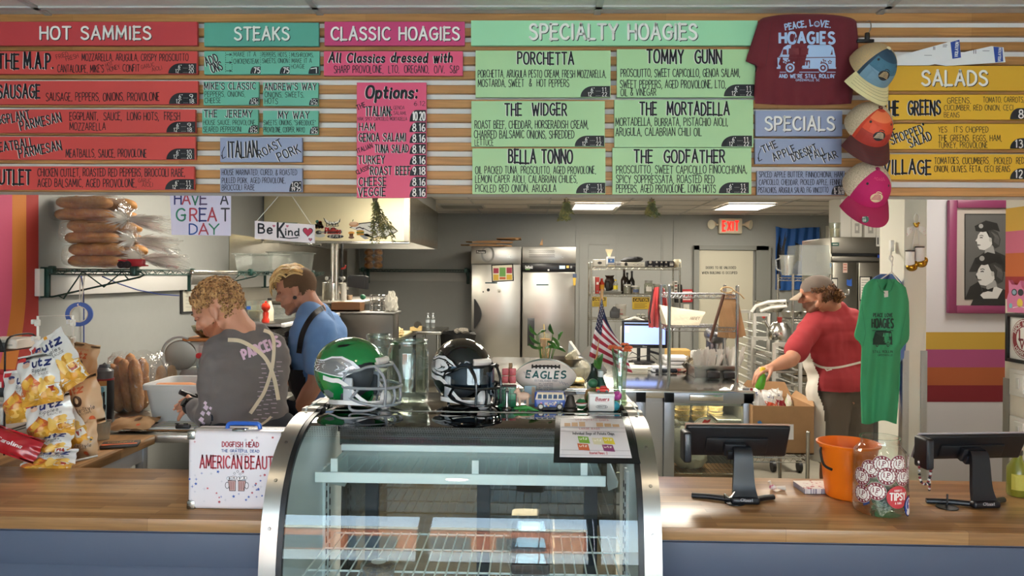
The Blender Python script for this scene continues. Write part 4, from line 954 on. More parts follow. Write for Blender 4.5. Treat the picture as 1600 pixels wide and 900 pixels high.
wall_sign(1065,452,1082,472,YB-.02,'#c22f35','fire_notice','red notice with white lines beside the back door',d3)
p=at(1072,482,YB);tag(MB().box((p.x,YB-.012,p.z),(.09,.024,.13),.004).mat(1).box((p.x,YB-.026,p.z),(.02,.012,.04),.003).mk('light_switch',[M('#dedace',.5),M('#c9c5b9',.5)],world=1),'white wall switch below the red notice','switch')
# wire shelving at the back wall
YR=9.85
xa,xb=span(924,1062,450,YR);d_=.46
t=thing('wire_shelving','tall chrome wire shelving crowded with jars against the back wall','shelving',((xa+xb)/2,YR+d_/2,0));W_=xb-xa
chm=M('#b9b7ae',.25,.9)
for sx in(-1,1):
 for sy in(-1,1):post(t,sx*W_/2,sy*d_/2,1.83,chm)
RZ=[at(990,417,YR).z,at(990,460,YR).z,at(990,499,YR).z,.3]
for z in RZ:wire_deck(t,'wire_deck',W_,d_,z,chm,36,26,.032)
# steel counter with glass doors
YC0,YC1,ZS=4.9,6.75,.90
xr_=at(1181,606,YC0).x;xl_=-.35
t=thing('undercounter_fridge','long steel counter over glass fridge doors, papers and straws on top','counter',((xl_+xr_)/2,(YC0+YC1)/2,0));w=xr_-xl_;d=YC1-YC0
MB().box((0,0,ZS-.03),(w,d,.06),.012,3).mk('worktop',steel('#c6c5c0',.16,streak=(30,2,2),bump=.02,dirt=.06),t)
k=Ink().rect(1160,605.5,1177,611,'#e6e4de',1).text('FAGOR',1161,609.6,2.6,'#2c3a66',x1=1170,l=2,bold=.2).disc(1174,608.3,2.2,'#c22f35',2);k.mk('badge',lambda u,v,l:at(u,v,YC0-.0008)+Vec((0,-l,0)),t)
sg=M('#9aa0a8',.35,.85);ss=steel('#a9adb2',.3,streak=(1,1,20),bump=0)
b=MB().box((0,d/2-.02,ZS/2),(w-.04,.03,ZS-.12)).box((0,.03,.04),(w-.1,d-.14,.08)).box((0,0,.1),(w-.06,d-.06,.04)).box((-w/2+.03,0,ZS/2),(.03,d-.06,ZS-.12)).box((w/2-.03,0,ZS/2),(.03,d-.06,ZS-.12)).box((0,-d/2+.05,ZS-.085),(w-.06,.03,.05))
fx=lambda u:at(u,690,YC0+.02).x-(xl_+xr_)/2;fz=lambda v:at(1100,v,YC0+.02).z
b.box(((fx(1006)+fx(1036))/2,-d/2+.06,(ZS-.1)/2+.04),(fx(1036)-fx(1006),.06,ZS-.16));b.mk('cabinet',ss,t,smooth=0)
for u0,u1 in((1036,1176),(862,1008)):
 X0,X1=fx(u0),fx(u1);zt_,zb2=fz(613),.14;b=MB();xc=(X0+X1)/2
 for x in(X0+.035,X1-.035):b.box((x,-d/2+.02,(zt_+zb2)/2),(.07,.05,zt_-zb2),.004)
 b.box((xc,-d/2+.02,zt_-.035),(X1-X0,.05,.07),.004).box((xc,-d/2+.02,zb2+.035),(X1-X0,.05,.07),.004)
 dr=b.mk('door',sg,t)
 MB().box((xc-(.02 if u0>1000 else-.05),-d/2-.012,zt_-.03),(.22,.02,.04),.004).mk('handle',STEEL_B,dr)
 MB().box((xc,-d/2+.02,(zt_+zb2)/2),(X1-X0-.13,.008,zt_-zb2-.13)).mk('door_glass',clear('#eef2ee',.05,.5),dr)
for z in(fz(668),.32):
 b=MB();wires(b,w-.12,d-.2,z,60,.0025);b.tube([(-w/2+.06,-d/2+.1,z),(w/2-.06,-d/2+.1,z)],.004,6);b.mk('inner_shelf',CHROME,t)
lamp('fridge_light','AREA',(at(1106,640,5.2).x,5.15,ZS-.075),6,(1.,.9,.68),size=.6,sy=.2)
# post rack standing on that counter
x0,x1=at(1041,575,5.35).x,at(1154,590,5.2).x
t=thing('wire_rack','chrome wire rack on the steel counter with paper bags clipped to it','rack',((x0+x1)/2,5.42,ZS));w=x1-x0;ph=at(1154,447,5.3).z-ZS
for sx in(-1,1):
 for sy in(-1,1):post(t,sx*w/2,sy*.17,ph,M('#c5c6c8',.2,.95))
for v in(459,510):wire_deck(t,'wire_deck',w,.34,at(1100,v,5.3).z-ZS,M('#bfc0c2',.2,.95),22,20,.03)
# kitchen contents
def size(u0,v0,u1,v1,z):
 p=on_z((u0+u1)/2,v1,z);return p,(u1-u0)*mpp(p.y),(v1-v0)*mpp(p.y)
def carton(label,p,w,h,d,c,draw=None,cat='box',group=None,rz=0.,name='carton',tape=1):
 t=MB().box((0,d/2,h/2),(w,d,h),min(.004,h*.08),1).mat(1)
 if tape:t.box((0,d/2,h+.0008),(w*1.002,d*.14,.0016)).box((0,-.0006,h*.93),(w*.14 if w<d else w*.1,.0012,h*.14)).box((0,d/2,h+.0004),(w,.003,.0012))
 o=tag(t.mk(name,[M(c,.75),M(c,.45)],loc=p),label,cat,group);o.rotation_euler=(0,0,rz)
 if draw:k=Ink();draw(k,w,h);k.mk('print',front_plane(o,-.0014),o)
 return o
def jar(label,p,r,h,glassc=None,lid='#e8e4da',content=None,fill=.6,neck=.8,name='jar',group=None,lab=None,cat='jar',lidh=.12):
 t=thing(name,label,cat,p,0,group);hb=h*(1-lidh)
 MB().lathe([(0,0),(r*.94,0),(r,h*.03),(r,hb*.82),(r*neck,hb*.93),(r*neck,hb),(r*neck*.94,hb),(r*neck*.94,hb*.92),(r*.95,hb*.81),(r*.95,h*.05),(0,h*.04)],20).mk('body',glassc or GLASS,t)
 if content:MB().lathe([(0,h*.05),(r*.92,h*.05),(r*.92,hb*fill),(0,hb*fill*1.01)],18).mk('contents',M(content,.7,var=.2,bscale=60),t)
 if lid:MB().lathe([(r*neck*1.06,hb*.93),(r*neck*1.09,hb*.95),(r*neck*1.09,h*.985),(r*neck,h),(0,h)],20).mk('lid',M(lid,.4),t)
 if lab:
  k=Ink().rect(-.7,h*.2,.7,h*.55,lab);k.mk('paper_label',(lambda m:lambda x,z,l:m@Vec(((r+.0006+l)*sin(x),-(r+.0006+l)*cos(x),z)))(basis(t)),t,cut=.15)
 return t
def bottle(label,p,h,prof,c,cap='#222',capz=.9,name='bottle',group=None,lab=None,rough=.2,mat=None):
 t=thing(name,label,'bottle',p,0,group);R0=max(r for r,z in prof)
 MB().lathe([(r*h,z*h)for r,z in prof],18).mk('body',mat or M(c,rough),t)
 r1=prof[-1][0]*h
 MB().lathe([(r1*1.15,capz*h),(r1*1.15,h),(0,h)],14).mk('cap',M(cap,.4),t)
 if lab:
  zz=[z for r,z in prof if r>R0*.97];k=Ink().rect(-1.1,.15*h,1.1,.5*h,lab);k.mk('paper_label',(lambda m:lambda x,z,l:m@Vec(((R0*h+.0006+l)*sin(x),-(R0*h+.0006+l)*cos(x),z)))(basis(t)),t,cut=.2)
 return t
WINE=[(0,0),(.13,0),(.135,.03),(.135,.55),(.05,.72),(.045,.95)]
SQUAT=[(0,0),(.2,0),(.21,.04),(.21,.62),(.1,.8),(.09,.92)]
# shelving contents, top shelf
z=RZ[0]+.004;
def cz(u0,v0,u1,v1,z,back=0.):
 Y=YR+.05+back;p=at((u0+u1)/2,v1,Y);p.z=z;return p,(u1-u0)*mpp(Y),max(.02,(at(0,v0,Y).z-z))
p,w,h=cz(928,398.5,946,416,z);carton('square white carton with a small dark print at the left end of the top shelf',p,w,h,.2,'#ddd8cb',lambda k,w,h:k.disc(0,h*.5,.03,'#4a4a48',1,.018))
p,w,h=cz(951,406.5,961,416,z);carton('small cream carton under the blue and white one',p,w,h,.14,'#d8cdb2')
p2=p+Vec((-.01,.0,h+.002));carton('blue and white carton standing on the small cream one',p2,w*1.15,.105,.13,'#dcdcdc',lambda k,w,h:k.rect(-w*.42,h*.25,w*.42,h*.75,'#3f74b8').text('M',-w*.1,h*.4,h*.25,'#fff',down=0,l=2))
o=tag(MB().prism([(-.05,.1),(.05,.1),(.012,0),(-.012,0)],Matrix(((1,0,0,0),(0,0,1,0),(0,1,0,0),(0,0,0,1))),.03).mk('paper_filters',M('#d8c9a4',.8),loc=p2+Vec((-.02,.05,.107))),'fan of cream paper filters on the blue and white carton','paper filters')
p,w,h=cz(961.5,402,971,416,z);carton('small grey carton between the cream and the long white one',p,w,h,.18,'#b7b6b2',lambda k,w,h:k.rect(-w*.3,h*.3,w*.3,h*.6,'#8c8b88'))
p,w,h=cz(971,402.5,1007,416,z);lw_=w
carton('long white carton under a folded black bag',p,w,h,.25,'#e2ddd0',lambda k,w,h:k.disc(-w*.3,h*.6,.022,'#2a2a2a').rect(-w*.36,h*.2,-w*.2,h*.3,'#3a3a3a').ring(w*.12,h*.5,.03,.004,'#9a9690',1,.012).ring(w*.3,h*.5,.03,.004,'#9a9690',1,.012))
b=MB().ell((0,.1,.035),(.14,.09,.04)).ell((.06,.1,.045),(.09,.08,.035)).ell((-.08,.1,.025),(.08,.08,.025)).tube([(-.02,.03,.05),(.05,.02,.07),(.12,.04,.05)],.006,6)
tag(b.mk('folded_bag',M('#1a1a1c',.6,bump=.3,bscale=20),loc=p+Vec((0,0,h+.002)),jit=.002),'folded black bag lying on the long white carton','bag')
for i,(u0,u1)in enumerate(((1011,1021),(1022.5,1029.5),(1030.8,1036.5),(1037.5,1044),(1045.5,1053))):
 p,w,h=cz(u0,400,u1,416,z);c='#2b2b33' if i<4 else '#33343a'
 carton(('widest black carton, first of the five beside the white one','narrow black carton, second of five on the top shelf','narrow black carton, third of five on the top shelf','narrow black carton, fourth of five on the top shelf','black carton with a white panel beside the cup stack')[i],p,w,h,.16,c,(lambda k,w,h:k.disc(0,h*.78,w*.22,'#c9c6bd').rect(-w*.3,h*.06,w*.3,h*.2,'#b9b6ad'))if i<4 else(lambda k,w,h:k.rect(-w*.36,h*.2,w*.36,h*.6,'#d8d5cc').rect(-w*.36,h*.75,w*.36,h*.8,'#d8d5cc')),group='black cartons')
p,w,h=cz(1053.5,397,1067,416,z);b=MB()
for i in range(5):b.lathe([(w*.5+.0-.0005*i,i*h/6),(w*.41,i*h/6+h/5.2),(w*.40,i*h/6+h/5.2),(w*.48,i*h/6)],20)
b.lathe([(w*.44,h*.8),(w*.37,h),(0,h)],20);tag(b.mk('cup_stack',M('#e0d6b8',.6),loc=p+Vec((0,.1,0))),'stack of cream paper cups turned upside down, right end of the top shelf','cups')
# second shelf
z=RZ[1]+.004
p,w,h=cz(926,425,929.7,459,z)
def binder(label,p,w,h,c):
 o=MB().box((0,.13,h/2),(w,.26,h),.003).mat(1).box((0,.131,h/2),(w*.7,.255,h+.004)).mk('ring_binder',[M(c,.5),M('#e8e4da',.8)],loc=p);tag(o,label,'binder')
 k=Ink().rect(-w*.3,h*.55,w*.3,h*.7,'#e9e6de').disc(0,h*.15,w*.22,'#8a8a86',2);k.mk('spine_label',front_plane(o,-.0012),o)
binder('slim white ring binder at the left end of the middle shelf',p,w,h,'#e3dfd4')
p,w,h=cz(930.5,425.5,936.5,459,z);binder('thick red ring binder beside the white one',p,w,h,'#b8382f')
p,w,h=cz(942,447,972,459,z);q=MB().box((0,.15,h/2),(w*.93,.3,h),.012,3).box((0,.15,h-.006),(w,.32,.012),.004);tag(q.mk('storage_bin',M('#85857e',.5),loc=p),'low grey plastic bin on the middle shelf','bin');bt=p+Vec((0,.1,h+.002))
bottle('red and yellow squeeze bottle standing in front of the grey bin end',Vec((at(942,440,YR).x,bt.y-.0,bt.z)),.17,SQUAT,'#c8432f','#c22f2a',lab='#e0a02c')
bottle('clear bottle with yellow cap and label on the grey bin',Vec((at(963,440,YR).x,bt.y-.05,bt.z)),.155,SQUAT,'#b8b8a8','#e3c22c',lab='#e6d23a',mat=clear('#e8ead8',.1,.5,.1,.2))
p=Vec((at(956,440,YR).x,bt.y+.12,bt.z));tag(MB().ell((0,0,.1),(.075,.06,.1)).cyl((0,0,.18),(0,0,.21),.05,.065,14).mk('coffee_bag',M('#3a2a22',.5,bump=.3,bscale=15),loc=p,jit=.003),'dark brown bag standing at the back of the grey bin','bag')
p=Vec((at(951.5,440,YR).x,bt.y+.02,bt.z));tag(MB().box((0,0,.06),(.05,.04,.12),.01).cyl((0,0,.12),(.0,0,.135),.02,n=12).tube([(.025,0,.03),(.05,0,.06),(.025,0,.1)],.005,6).mk('small_canister',M('#22221f',.4),loc=p),'small black canister between the red bottle and the brown bag','canister')
def sj(u0,v0,u1,v1,label,**k):
 p,w,h=cz(u0,v0,u1,v1,z,k.pop('back',.02));return jar(label,p+Vec((0,w/2,0)),w/2,h,**k)
CL=clear('#eef0e6',.10,.6,0,.08)
sj(975,436,987,459,'clear glass jar with white lid right of the grey bin',glassc=CL,content='#8f8c7c',fill=.8)
bottle('dark glass bottle, taller of the pair behind the jar',Vec((at(979.5,440,YR).x,YR+.3,z)),.34,WINE,'#231a14','#4a2a1c',rough=.1)
bottle('dark glass bottle, shorter of the pair behind the jar',Vec((at(984.5,440,YR).x,YR+.3,z)),.29,WINE,'#1a1512','#1a1a1a',rough=.1)
bottle('black topped bottle behind the deli container',Vec((at(992,440,YR).x,YR+.3,z)),.31,WINE,'#1c1c1c','#111',rough=.1)
sj(987.3,438,1000,459,'deli container half full of brown powder with a blue sticker',glassc=CL,content='#a07a58',fill=.62,neck=1.,lid='#dcdad2',lab='#5c6a8c',cat='container',name='deli_container')
sj(1007.5,430,1021,459,'big square shouldered jar with a white label',glassc=CL,lid='#a8aaa6',lab='#ece8de',content='#77766c',fill=.5)
sj(1021.5,435,1033,459,'clear tub with pale lid between two jars',glassc=CL,lid='#c9c9c2',neck=1.,cat='container',name='clear_tub',back=.12)
sj(1034,436,1042,459,'slim jar with blue grey lid',glassc=CL,lid='#9fb0b8',content='#b5b1a2',fill=.7)
sj(1044,435,1053,459,'round jar of pale contents with a white cap',glassc=CL,content='#aaa796',fill=.85,lab='#e8e4d8')
p,w,h=cz(1053.5,431,1058.5,459,z);carton('narrow white and red carton at the right post',p,w,h,.12,'#e0dbd0',lambda k,w,h:[k.rect(-w*.4,h*a,w*.4,h*(a+.1),c)for a,c in((.1,'#a83a32'),(.35,'#3a3a3a'),(.6,'#a83a32'),(.82,'#3a3a3a'))],tape=0)
# third shelf
z=RZ[2]+.004
p,w,h=cz(954,469,969,500,z);t=thing('jug','grey jug of dark cleaner with a white cap on the low shelf','jug',p+Vec((0,.1,0)))
MB().box((0,0,h*.3),(w,w*.8,h*.6),.02,3).lathe([(w*.46,h*.55),(w*.34,h*.75),(w*.16,h*.88),(w*.14,h*.93)],18).mk('body',M('#55575a',.35),t);MB().cyl((0,0,h*.92),(0,0,h),w*.16,n=14).mk('cap',M('#d8d6ce',.4),t);MB().tube([(w*.3,0,h*.7),(w*.5,0,h*.72),(w*.5,0,h*.45)],.008,6).mk('handle',M('#55575a',.35),t)
def pail(u0,v0,u1,v1,label,back,c='#dcd8cc',draw=1):
 p,w,h=cz(u0,v0,u1,v1,z,back);r=w/2;t=thing('pail',label,'bucket',p+Vec((0,r,0)))
 MB().lathe([(0,0),(r*.86,0),(r*.95,h*.82),(r,h*.83),(r,h*.87)],24).mk('body',M(c,.45),t);MB().lathe([(r*1.03,h*.86),(r*1.03,h*.96),(r*.95,h),(0,h)],24).mk('lid',M('#e2ded4',.45),t)
 if draw:
  k=Ink().text('FRY',-.35,h*.5,h*.14,'#b8463c',x1=.35,down=0).rect(-.3,h*.25,.3,h*.32,'#b8463c');m=basis(t);k.mk('print',lambda x,zz,l:m@Vec((r*.93*sin(x)*1.,-(r*.96+l)*cos(x),zz)),t,cut=.2)
pail(962,467,980,500,'white lidded bucket with red print behind the grey jug',.18)
pail(970,485,983,501,'short white tub in front of the lidded bucket',.0,draw=0)
for i,(u0,u1)in enumerate(((995,1001),(1002,1008.5))):
 p,w,h=cz(u0,481,u1,500,z,.02);jar(('small spice jar with white lid, left of the pair under the caution sign','small spice jar with white lid, right of the pair under the caution sign')[i],p+Vec((0,w/2,0)),w/2,h,glassc=CL,content='#4a3f36',lid='#dfdcd2',lab='#c9c9c6',lidh=.2,group='spice jars')
p,w,h=cz(1011.5,472,1020.5,500,z,.05);bottle('clear bottle of rusty spice beside the hanging red jackets',p+Vec((0,.06,0)),h,[(0,0),(.16,0),(.16,.6),(.06,.8),(.06,.92)],'#8a6a58','#2a2a2a',mat=clear('#d8b8a8',.1,.5,.1,.3,'#7a4a3a'))
def drape(name,label,cat,u0,v0,u1,v1,Y,m,fold=7,flare=1.,ripple=.02,top=.45,th=.01,cols=None):
 a=at((u0+u1)/2,v0,Y);c=at((u0+u1)/2,v1,Y);W=(u1-u0)*mpp(Y);H=a.z-c.z
 def f(s,q,o=0):
  wq=W*(top+(1-top)*min(1,q*1.7)**.7)*(1+(flare-1)*q);x=a.x+(s-.5)*wq
  return Vec((x,Y+ripple*sin(s*fold*2*PI)*(.3+q)+o+ripple*.7*sin(s*11+q*4),a.z-H*q-.06*H*abs(s-.5)*(1-q)))
 b=MB();b.grid(lambda s,q:f(s,q),40,20);b.grid(lambda s,q:f(s,q,th+.035*sin(PI*s)),40,20);return tag(b.mk(name,m,world=1),label,cat)
drape('jacket','red jacket hung on the wire rack behind the register screen','jacket',1014,448,1045,512,5.62,M('#b32a2c',.75,sheen=.3),4,1.,.018)
b=MB();
for i in range(5):p=at(1016+i*1.5,488+5*i,5.7);b.box(p,(.016,.01,.012),.003)
tag(MB().tube([at(1020,452,5.6),at(1018,470,5.59),at(1014.5,494,5.59),at(1016,505,5.6)],.006,6).mk('lanyard',M('#1d1b1d',.6),world=1),'black cord hanging beside the red jacket','cord');b.bm.free()
drape('rucksack','black bag hanging on the back wall beside the red notice','bag',1055,444,1067,473,YB-.16,M('#1b1a1b',.7),2,1,.02,.7,.06)
# counter contents
ZT_=ZS+.001
cs=lambda u,v:on_z(u,v,ZT_)
p=at(1006,567,6.);t=thing('register_screen','black touch screen register glowing pale blue on the steel counter','monitor',p)
k_=mpp(p.y);zc_=(567-522)*k_;w=70*k_;h=43*k_
MB().box((0,-.02,zc_),(w,.03,h),.006).mk('housing',M('#141416',.3),t)
MB().box((0,-.037,zc_+.006),(w*.9,.003,h*.78)).mk('screen',M('#8ea4e8',.3,emit=1.05),t)
k=Ink().rect(-w*.45,zc_+h*.31,w*.45,zc_+h*.39,'#15151a').rect(-w*.44,zc_+h*.05,-w*.34,zc_+h*.3,M('#9db1ec',.4,emit=1.)).text('Clover',-w*.05,zc_-h*.46,h*.045,'#cfcfd2',x1=w*.05,down=0);k.mk('screen_print',front_plane(t,-.039),t)
b=MB().box((0,.03,.008),(.17,.14,.016),.005)
for x in(-.04,.04):b.box((x,.02,zc_*.45),(.028,.02,zc_*.9),.004)
b.mk('stand',BLACK,t);MB().tube([(-.04,.0,.06),(-.1,-.03,.09),(-.14,-.03,.04),(-.06,-.05,.05),(.05,-.05,.07),(.1,-.04,.03)],.004,6).mk('cable',BLACK,t)
def stack(name,label,cat,u0,v0,u1,v1,c,n,dpt=.16,jit=.004,group=None,z0=None,back=0):
 p=on_z((u0+u1)/2,v1,z0 or ZT_);w=(u1-u0)*mpp(p.y);h=(v1-v0)*mpp(p.y);b=MB();r=random.Random(int(u0))
 for i in range(n):b.box((r.uniform(-jit,jit),dpt/2+r.uniform(-jit,jit),h*(i+.5)/n),(w,dpt,h/n*.94),h/n*.3,2)
 p.y+=back
 return tag(b.mk(name,M(c,.8),loc=p),label,cat,group)
stack('napkin_stack','low stack of cream napkins left on the steel counter','napkins',972,575,1012,584,'#e0dac9',6)
tag(MB().box((0,0,.009),(.3,.26,.016),.004).box((0,0,.025),(.3,.26,.014),.004).mk('napkin_stack',M('#e6e2d8',.8),loc=(at(1000,567,6.).x,6.,ZT_)),'white folded napkins the register stands on','napkins')
stack('towel_stack','pile of folded white towels beside the rack post','towels',1041,558,1078,578,'#e4e3e2',3,.22)
stack('towel_stack','folded white towel in front of the register stand','towels',1020,573,1042,582,'#dadce4',2,.1)
p=cs(1058,553);carton('long flat kraft carton behind the white towels',cs(1062,562),.2,.085,.2,'#cfa65e',lambda k,w,h:k.rect(-w*.5,0,w*.5,h*.45,'#b08a52').text('BAG',-w*.15,h*.12,h*.2,'#7a5c34',down=0))
o=tag(MB().box((0,0,.018),(.075,.03,.03),.01).box((.1,0,.02),(.06,.045,.032),.012).box((.045,0,.018),(.045,.026,.026),.006).mk('label_tool',M('#1c1e26',.4),loc=cs(1032,583)),'small black handheld tool lying at the counter edge','tool')
p=cs(1030,573);tag(MB().box((0,0,.028),(.13,.04,.02),.008,rot=(0,.3,0)).box((-.06,0,.045),(.05,.03,.02),.006,rot=(0,.3,0)).mk('stapler',M('#19191b',.4),loc=p+Vec((0,.03,.075))),'black slanting gadget on the napkins','tool')
p=cs(1074,581.5);b=MB().box((0,.02,.012),(.24,.05,.024),.008)
o=tag(b.mk('sleeve_strip',two_tone('#b8584e','#e2c9b0',60,.6),loc=p),'red and cream speckled paper strip on the counter edge','packaging')
p=cs(1120,592);k_=mpp(p.y);w=76*k_;h=20*k_;t=thing('steam_pan','deep steel pan filled with white wrapped cutlery on the steel counter','pan',p+Vec((0,.16,0)))
b=MB();q=lambda a,d_,z_:[(-a,-d_,z_),(a,-d_,z_),(a,d_,z_),(-a,d_,z_)]
b.loft([q(w*.40,.12,.004),q(w*.45,.14,h),q(w*.5,.155,h),q(w*.5,.155,h-.004),q(w*.452,.141,h-.006),q(w*.42,.125,.0)]);b.mk('pan_body',STEEL,t)
b=MB();r=random.Random(4)
for x in(-w*.07,w*.25):b.box((x,-.17,h*.33),(w*.26,.05,h*.62),.018,3)
b.mk('black_clips',M('#29292b',.35),t)
r=random.Random(4)
for i in range(44):
 x=r.uniform(-w*.42,w*.46);y=r.uniform(-.1,.1);H=r.uniform(.13,.19)*(1. if x<0 else 1.12);a,c=r.uniform(-.06,.06),r.uniform(-.05,.05);b=MB()
 rg=lambda cx,cy,z_,wd,dp,dz=0:[(cx-wd,cy,z_),(cx,cy-dp,z_+dz),(cx+wd,cy,z_+.004),(cx,cy+dp,z_+dz)]
 b.loft([rg(0,0,0,.011,.006),rg(a*.7,c*.7,H*.45,.014,.008),rg(a,c,H*.75,.017,.007),rg(a*1.3,c,H,.013,.002,-.006)])
 tag(b.mk('wrapped_cutlery',M('#e9e6dd',.8),loc=p+Vec((x,.16+y,.022))),'white paper wrapped cutlery set standing in the deep steel pan','cutlery','wrapped cutlery in the steel pan')
p=cs(1086,586);b=MB();b.grid(lambda a,c:Vec(((a-.5)*.12+.02*sin(9*c),.05*sin(a*7)*.4+.02*sin(c*8+a*5),c*.13+.012*sin(a*17))),14,12)
b.grid(lambda a,c:Vec(((a-.5)*.12+.02*sin(9*c),.06+.04*sin(a*6)*.4,c*.12)),14,12);tag(b.mk('crumpled_bag',M('#c9bda6',.8),loc=p+Vec((0,.06,0)),jit=.003),'crumpled pale paper bag leaning on the steel pan','bag')
p=at(1068,507,5.3);zr_=at(1100,510,5.3).z+.006
b=MB();b.loft([[Vec((sx*.12*(1+.25*q)+.03*q*(1 if sx>0 else 0),sy*.1*(1-.7*q),zr_+q*(.14-.05*(sx+1)/2*q)))for sx,sy in((-1,-1),(-.3,-1.2),(.4,-1.1),(1,-1),(1,1),(0,1.2),(-1,1))]for q in(0,.3,.6,.85,1)])
o=tag(b.mk('paper_bag',M('#d6cbb4',.85,bump=.6,bscale=22),world=0,loc=(p.x,5.42,0),jit=.004),'crumpled cream paper bag lying on the rack shelf','bag')
k=Ink().text('HARVEY',1078,500,5,'#8a7a66',x1=1092,slant=.5,bold=.1);k.mk('print',lambda u,v,l:at(u,v,5.305)+Vec((0,-l,0)),o)
for i,(u,du,tilt)in enumerate(((1130,0,-.06),(1138,0,.0),(1147,0,.06),(1154,0,.13),(1160,0,.2))):
 Y=5.24-.012*i+.06;top=at(1139,457,Y);b=MB();L=(528-457)*mpp(Y);W=26*mpp(Y)
 m_=Matrix.Translation(top)@Matrix.Rotation(-tilt,4,'Y')
 pts=[(-.012,0),(.012,0),(W*.45,-L*.16),(W*.5,-L),(-W*.5,-L*.985),(-W*.45,-L*.16)]
 b.prism(pts,m_@Matrix(((1,0,0,0),(0,0,1,0),(0,1,0,0),(0,0,0,1))),.006)
 b.prism([(-.0,-L*.2),(.003,-L*.2),(.003,-L*.96),(0,-L*.96)],m_@Matrix(((1,0,0,0),(0,0,1,-.002),(0,1,0,0),(0,0,0,1))),.003)
 tag(b.mk('hanging_bag',[KRAFT],world=1,smooth=0),('flat kraft bag hanging from the rack, leftmost of the fan','flat kraft bag hanging from the rack, second of the fan','flat kraft bag hanging from the rack, middle of the fan','flat kraft bag hanging from the rack, fourth of the fan','flat kraft bag hanging from the rack, rightmost of the fan')[i],'paper bag','kraft bags on the rack')
a,c=at(1131,460,5.2),at(1109,533,5.2);tag(MB().tube([a,a.lerp(c,.5),a.lerp(c,.93),c],[.012,.011,.01,.002],8).mk('wooden_stick',M('#4a2f20',.5),world=1),'dark pointed wooden stick hung slanting on the rack','stick')
a=at(1136,453,5.18);tag(MB().tube([a+Vec((cos(q/10*2*PI)*.045,.01*sin(q),sin(q/10*2*PI)*.02))for q in range(10)],.006,6,closed=1).tube([a+Vec((.04,0,0)),a+Vec((.09,-.01,-.03)),a+Vec((.12,0,-.06))],.005,6).mk('twine',M('#b99f78',.8),world=1),'loop of twine round the top of the rack post','twine')
p=cs(1066,556);p.y=5.75;p.z=ZT_;t=thing('stand_mixer','grey countertop mixer behind the rack','mixer',p);s_=.9
MB().box((0,0,.02),(.2,.24,.04),.015,3).box((.0,.08,.17),(.1,.1,.3),.03,3).ell((0,-.01,.30),(.085,.15,.07)).mk('body',steel('#77767a',.3),t);MB().lathe([(0,.045),(.06,.045),(.095,.1),(.1,.16),(.094,.16),(.06,.06),(0,.055)],22,c=(0,-.06,0)).mk('bowl',STEEL_B,t);MB().cyl((0,-.06,.16),(0,-.06,.26),.012).mk('whisk',STEEL,t);MB().box((.02,-.12,.33),(.05,.02,.03),.008).mk('red_badge',M('#b83a30',.4),t)
p=cs(1048,558);p.y=5.8;p.z=ZT_;t=thing('tape_machine','white desk machine with a red knob behind the rack post','machine',p);MB().box((0,0,.05),(.12,.14,.1),.02,3).box((0,.03,.13),(.08,.08,.08),.02).mk('body',M('#dcd9d0',.4),t);MB().ell((.03,-.02,.15),(.03,.03,.025)).mk('knob',M('#b3242a',.4),t)
p=Vec((at(990,500,6.5).x,6.5,ZT_));tag(MB().box((0,0,.16),(.22,.16,.32),.03,3).tube([(-.1,-.05,.31),(-.08,-.06,.36),(0,-.06,.39),(.08,-.06,.36),(.1,-.05,.31)],.012,8).mat(1).box((0,-.082,.2),(.16,.006,.08),.004).mk('receipt_printer',[M('#dedbd2',.45),M('#b9b6ae',.4)],loc=p),'white boxy machine with arched handle behind the register','machine')
p=on_z(852,556,ZT_);p.y=5.3;t=thing('drink_cup','clear cup of orange drink with a straw behind the football','cup',Vec((at(852,540,5.3).x,5.3,ZT_+.066)));hh=at(852,521,5.3).z-ZT_-.066
MB().lathe([(0,0),(.03,0),(.042,hh),(.04,hh),(.029,.004),(0,.004)],20).mk('cup_body',CL,t);MB().lathe([(0,.006),(.029,.006),(.038,hh*.86),(0,hh*.86)],20).mk('drink',M('#e09a2c',.3),t);MB().tube([(0,0,hh*.5),(-.012,0,hh*1.25)],.004,6).mk('straw',M('#c9b070',.5),t)
for i in range(2):tag(MB().box((0,0,.012),(.2,.3,.024),.008).box((0,0,.026),(.215,.315,.008),.003).mk('white_tray',M('#e3ded0',.5),loc=(at(843,550,5.25).x,5.25,ZT_+.0325*i)),('white tray on the steel counter, lower of the two under the orange drink','white tray carrying the cup of orange drink')[i],'tray','white trays')
p=Vec((at(884,540,5.25).x,5.25,ZT_+.11));t=thing('round_pan','dark round pan of food on a white container','pan',p);MB().lathe([(0,0),(.1,0),(.115,.05),(.125,.055),(.115,.045),(.1,.006),(0,.006)],28).mk('pan_body',M('#4a4540',.3,.6),t);MB().lathe([(0,.02),(.1,.022),(0,.03)],20).mk('food',M('#6b4a34',.7),t)
p=Vec((at(884,548,5.25).x,5.25,ZT_));tag(MB().box((0,0,.052),(.26,.18,.104),.012,2).box((0,0,.1),(.275,.195,.012),.004).mk('food_container',clear('#e8ecee',.1,.5,.1,.35,'#c9d0d8'),loc=p),'white plastic food container under the dark pan','container')
for i,(u,dy)in enumerate(((893,0.),(900,.02),(906,.0),(880,-.02))):
 p=Vec((at(u,560,5.08+dy).x,5.08+dy,ZT_));tag(MB().ell((0,0,.022),(.035,.045,.022)).ell((0,0,.032),(.028,.038,.018)).mk('bread_roll',two_tone('#e8d7a8','#d8b878',14,.8),loc=p),('round pale roll, second on the counter behind the football','round pale roll, third on the counter behind the football','round pale roll beside the crumpled clear bag','round pale roll, leftmost on the counter behind the football')[i],'bread roll','rolls on the counter')
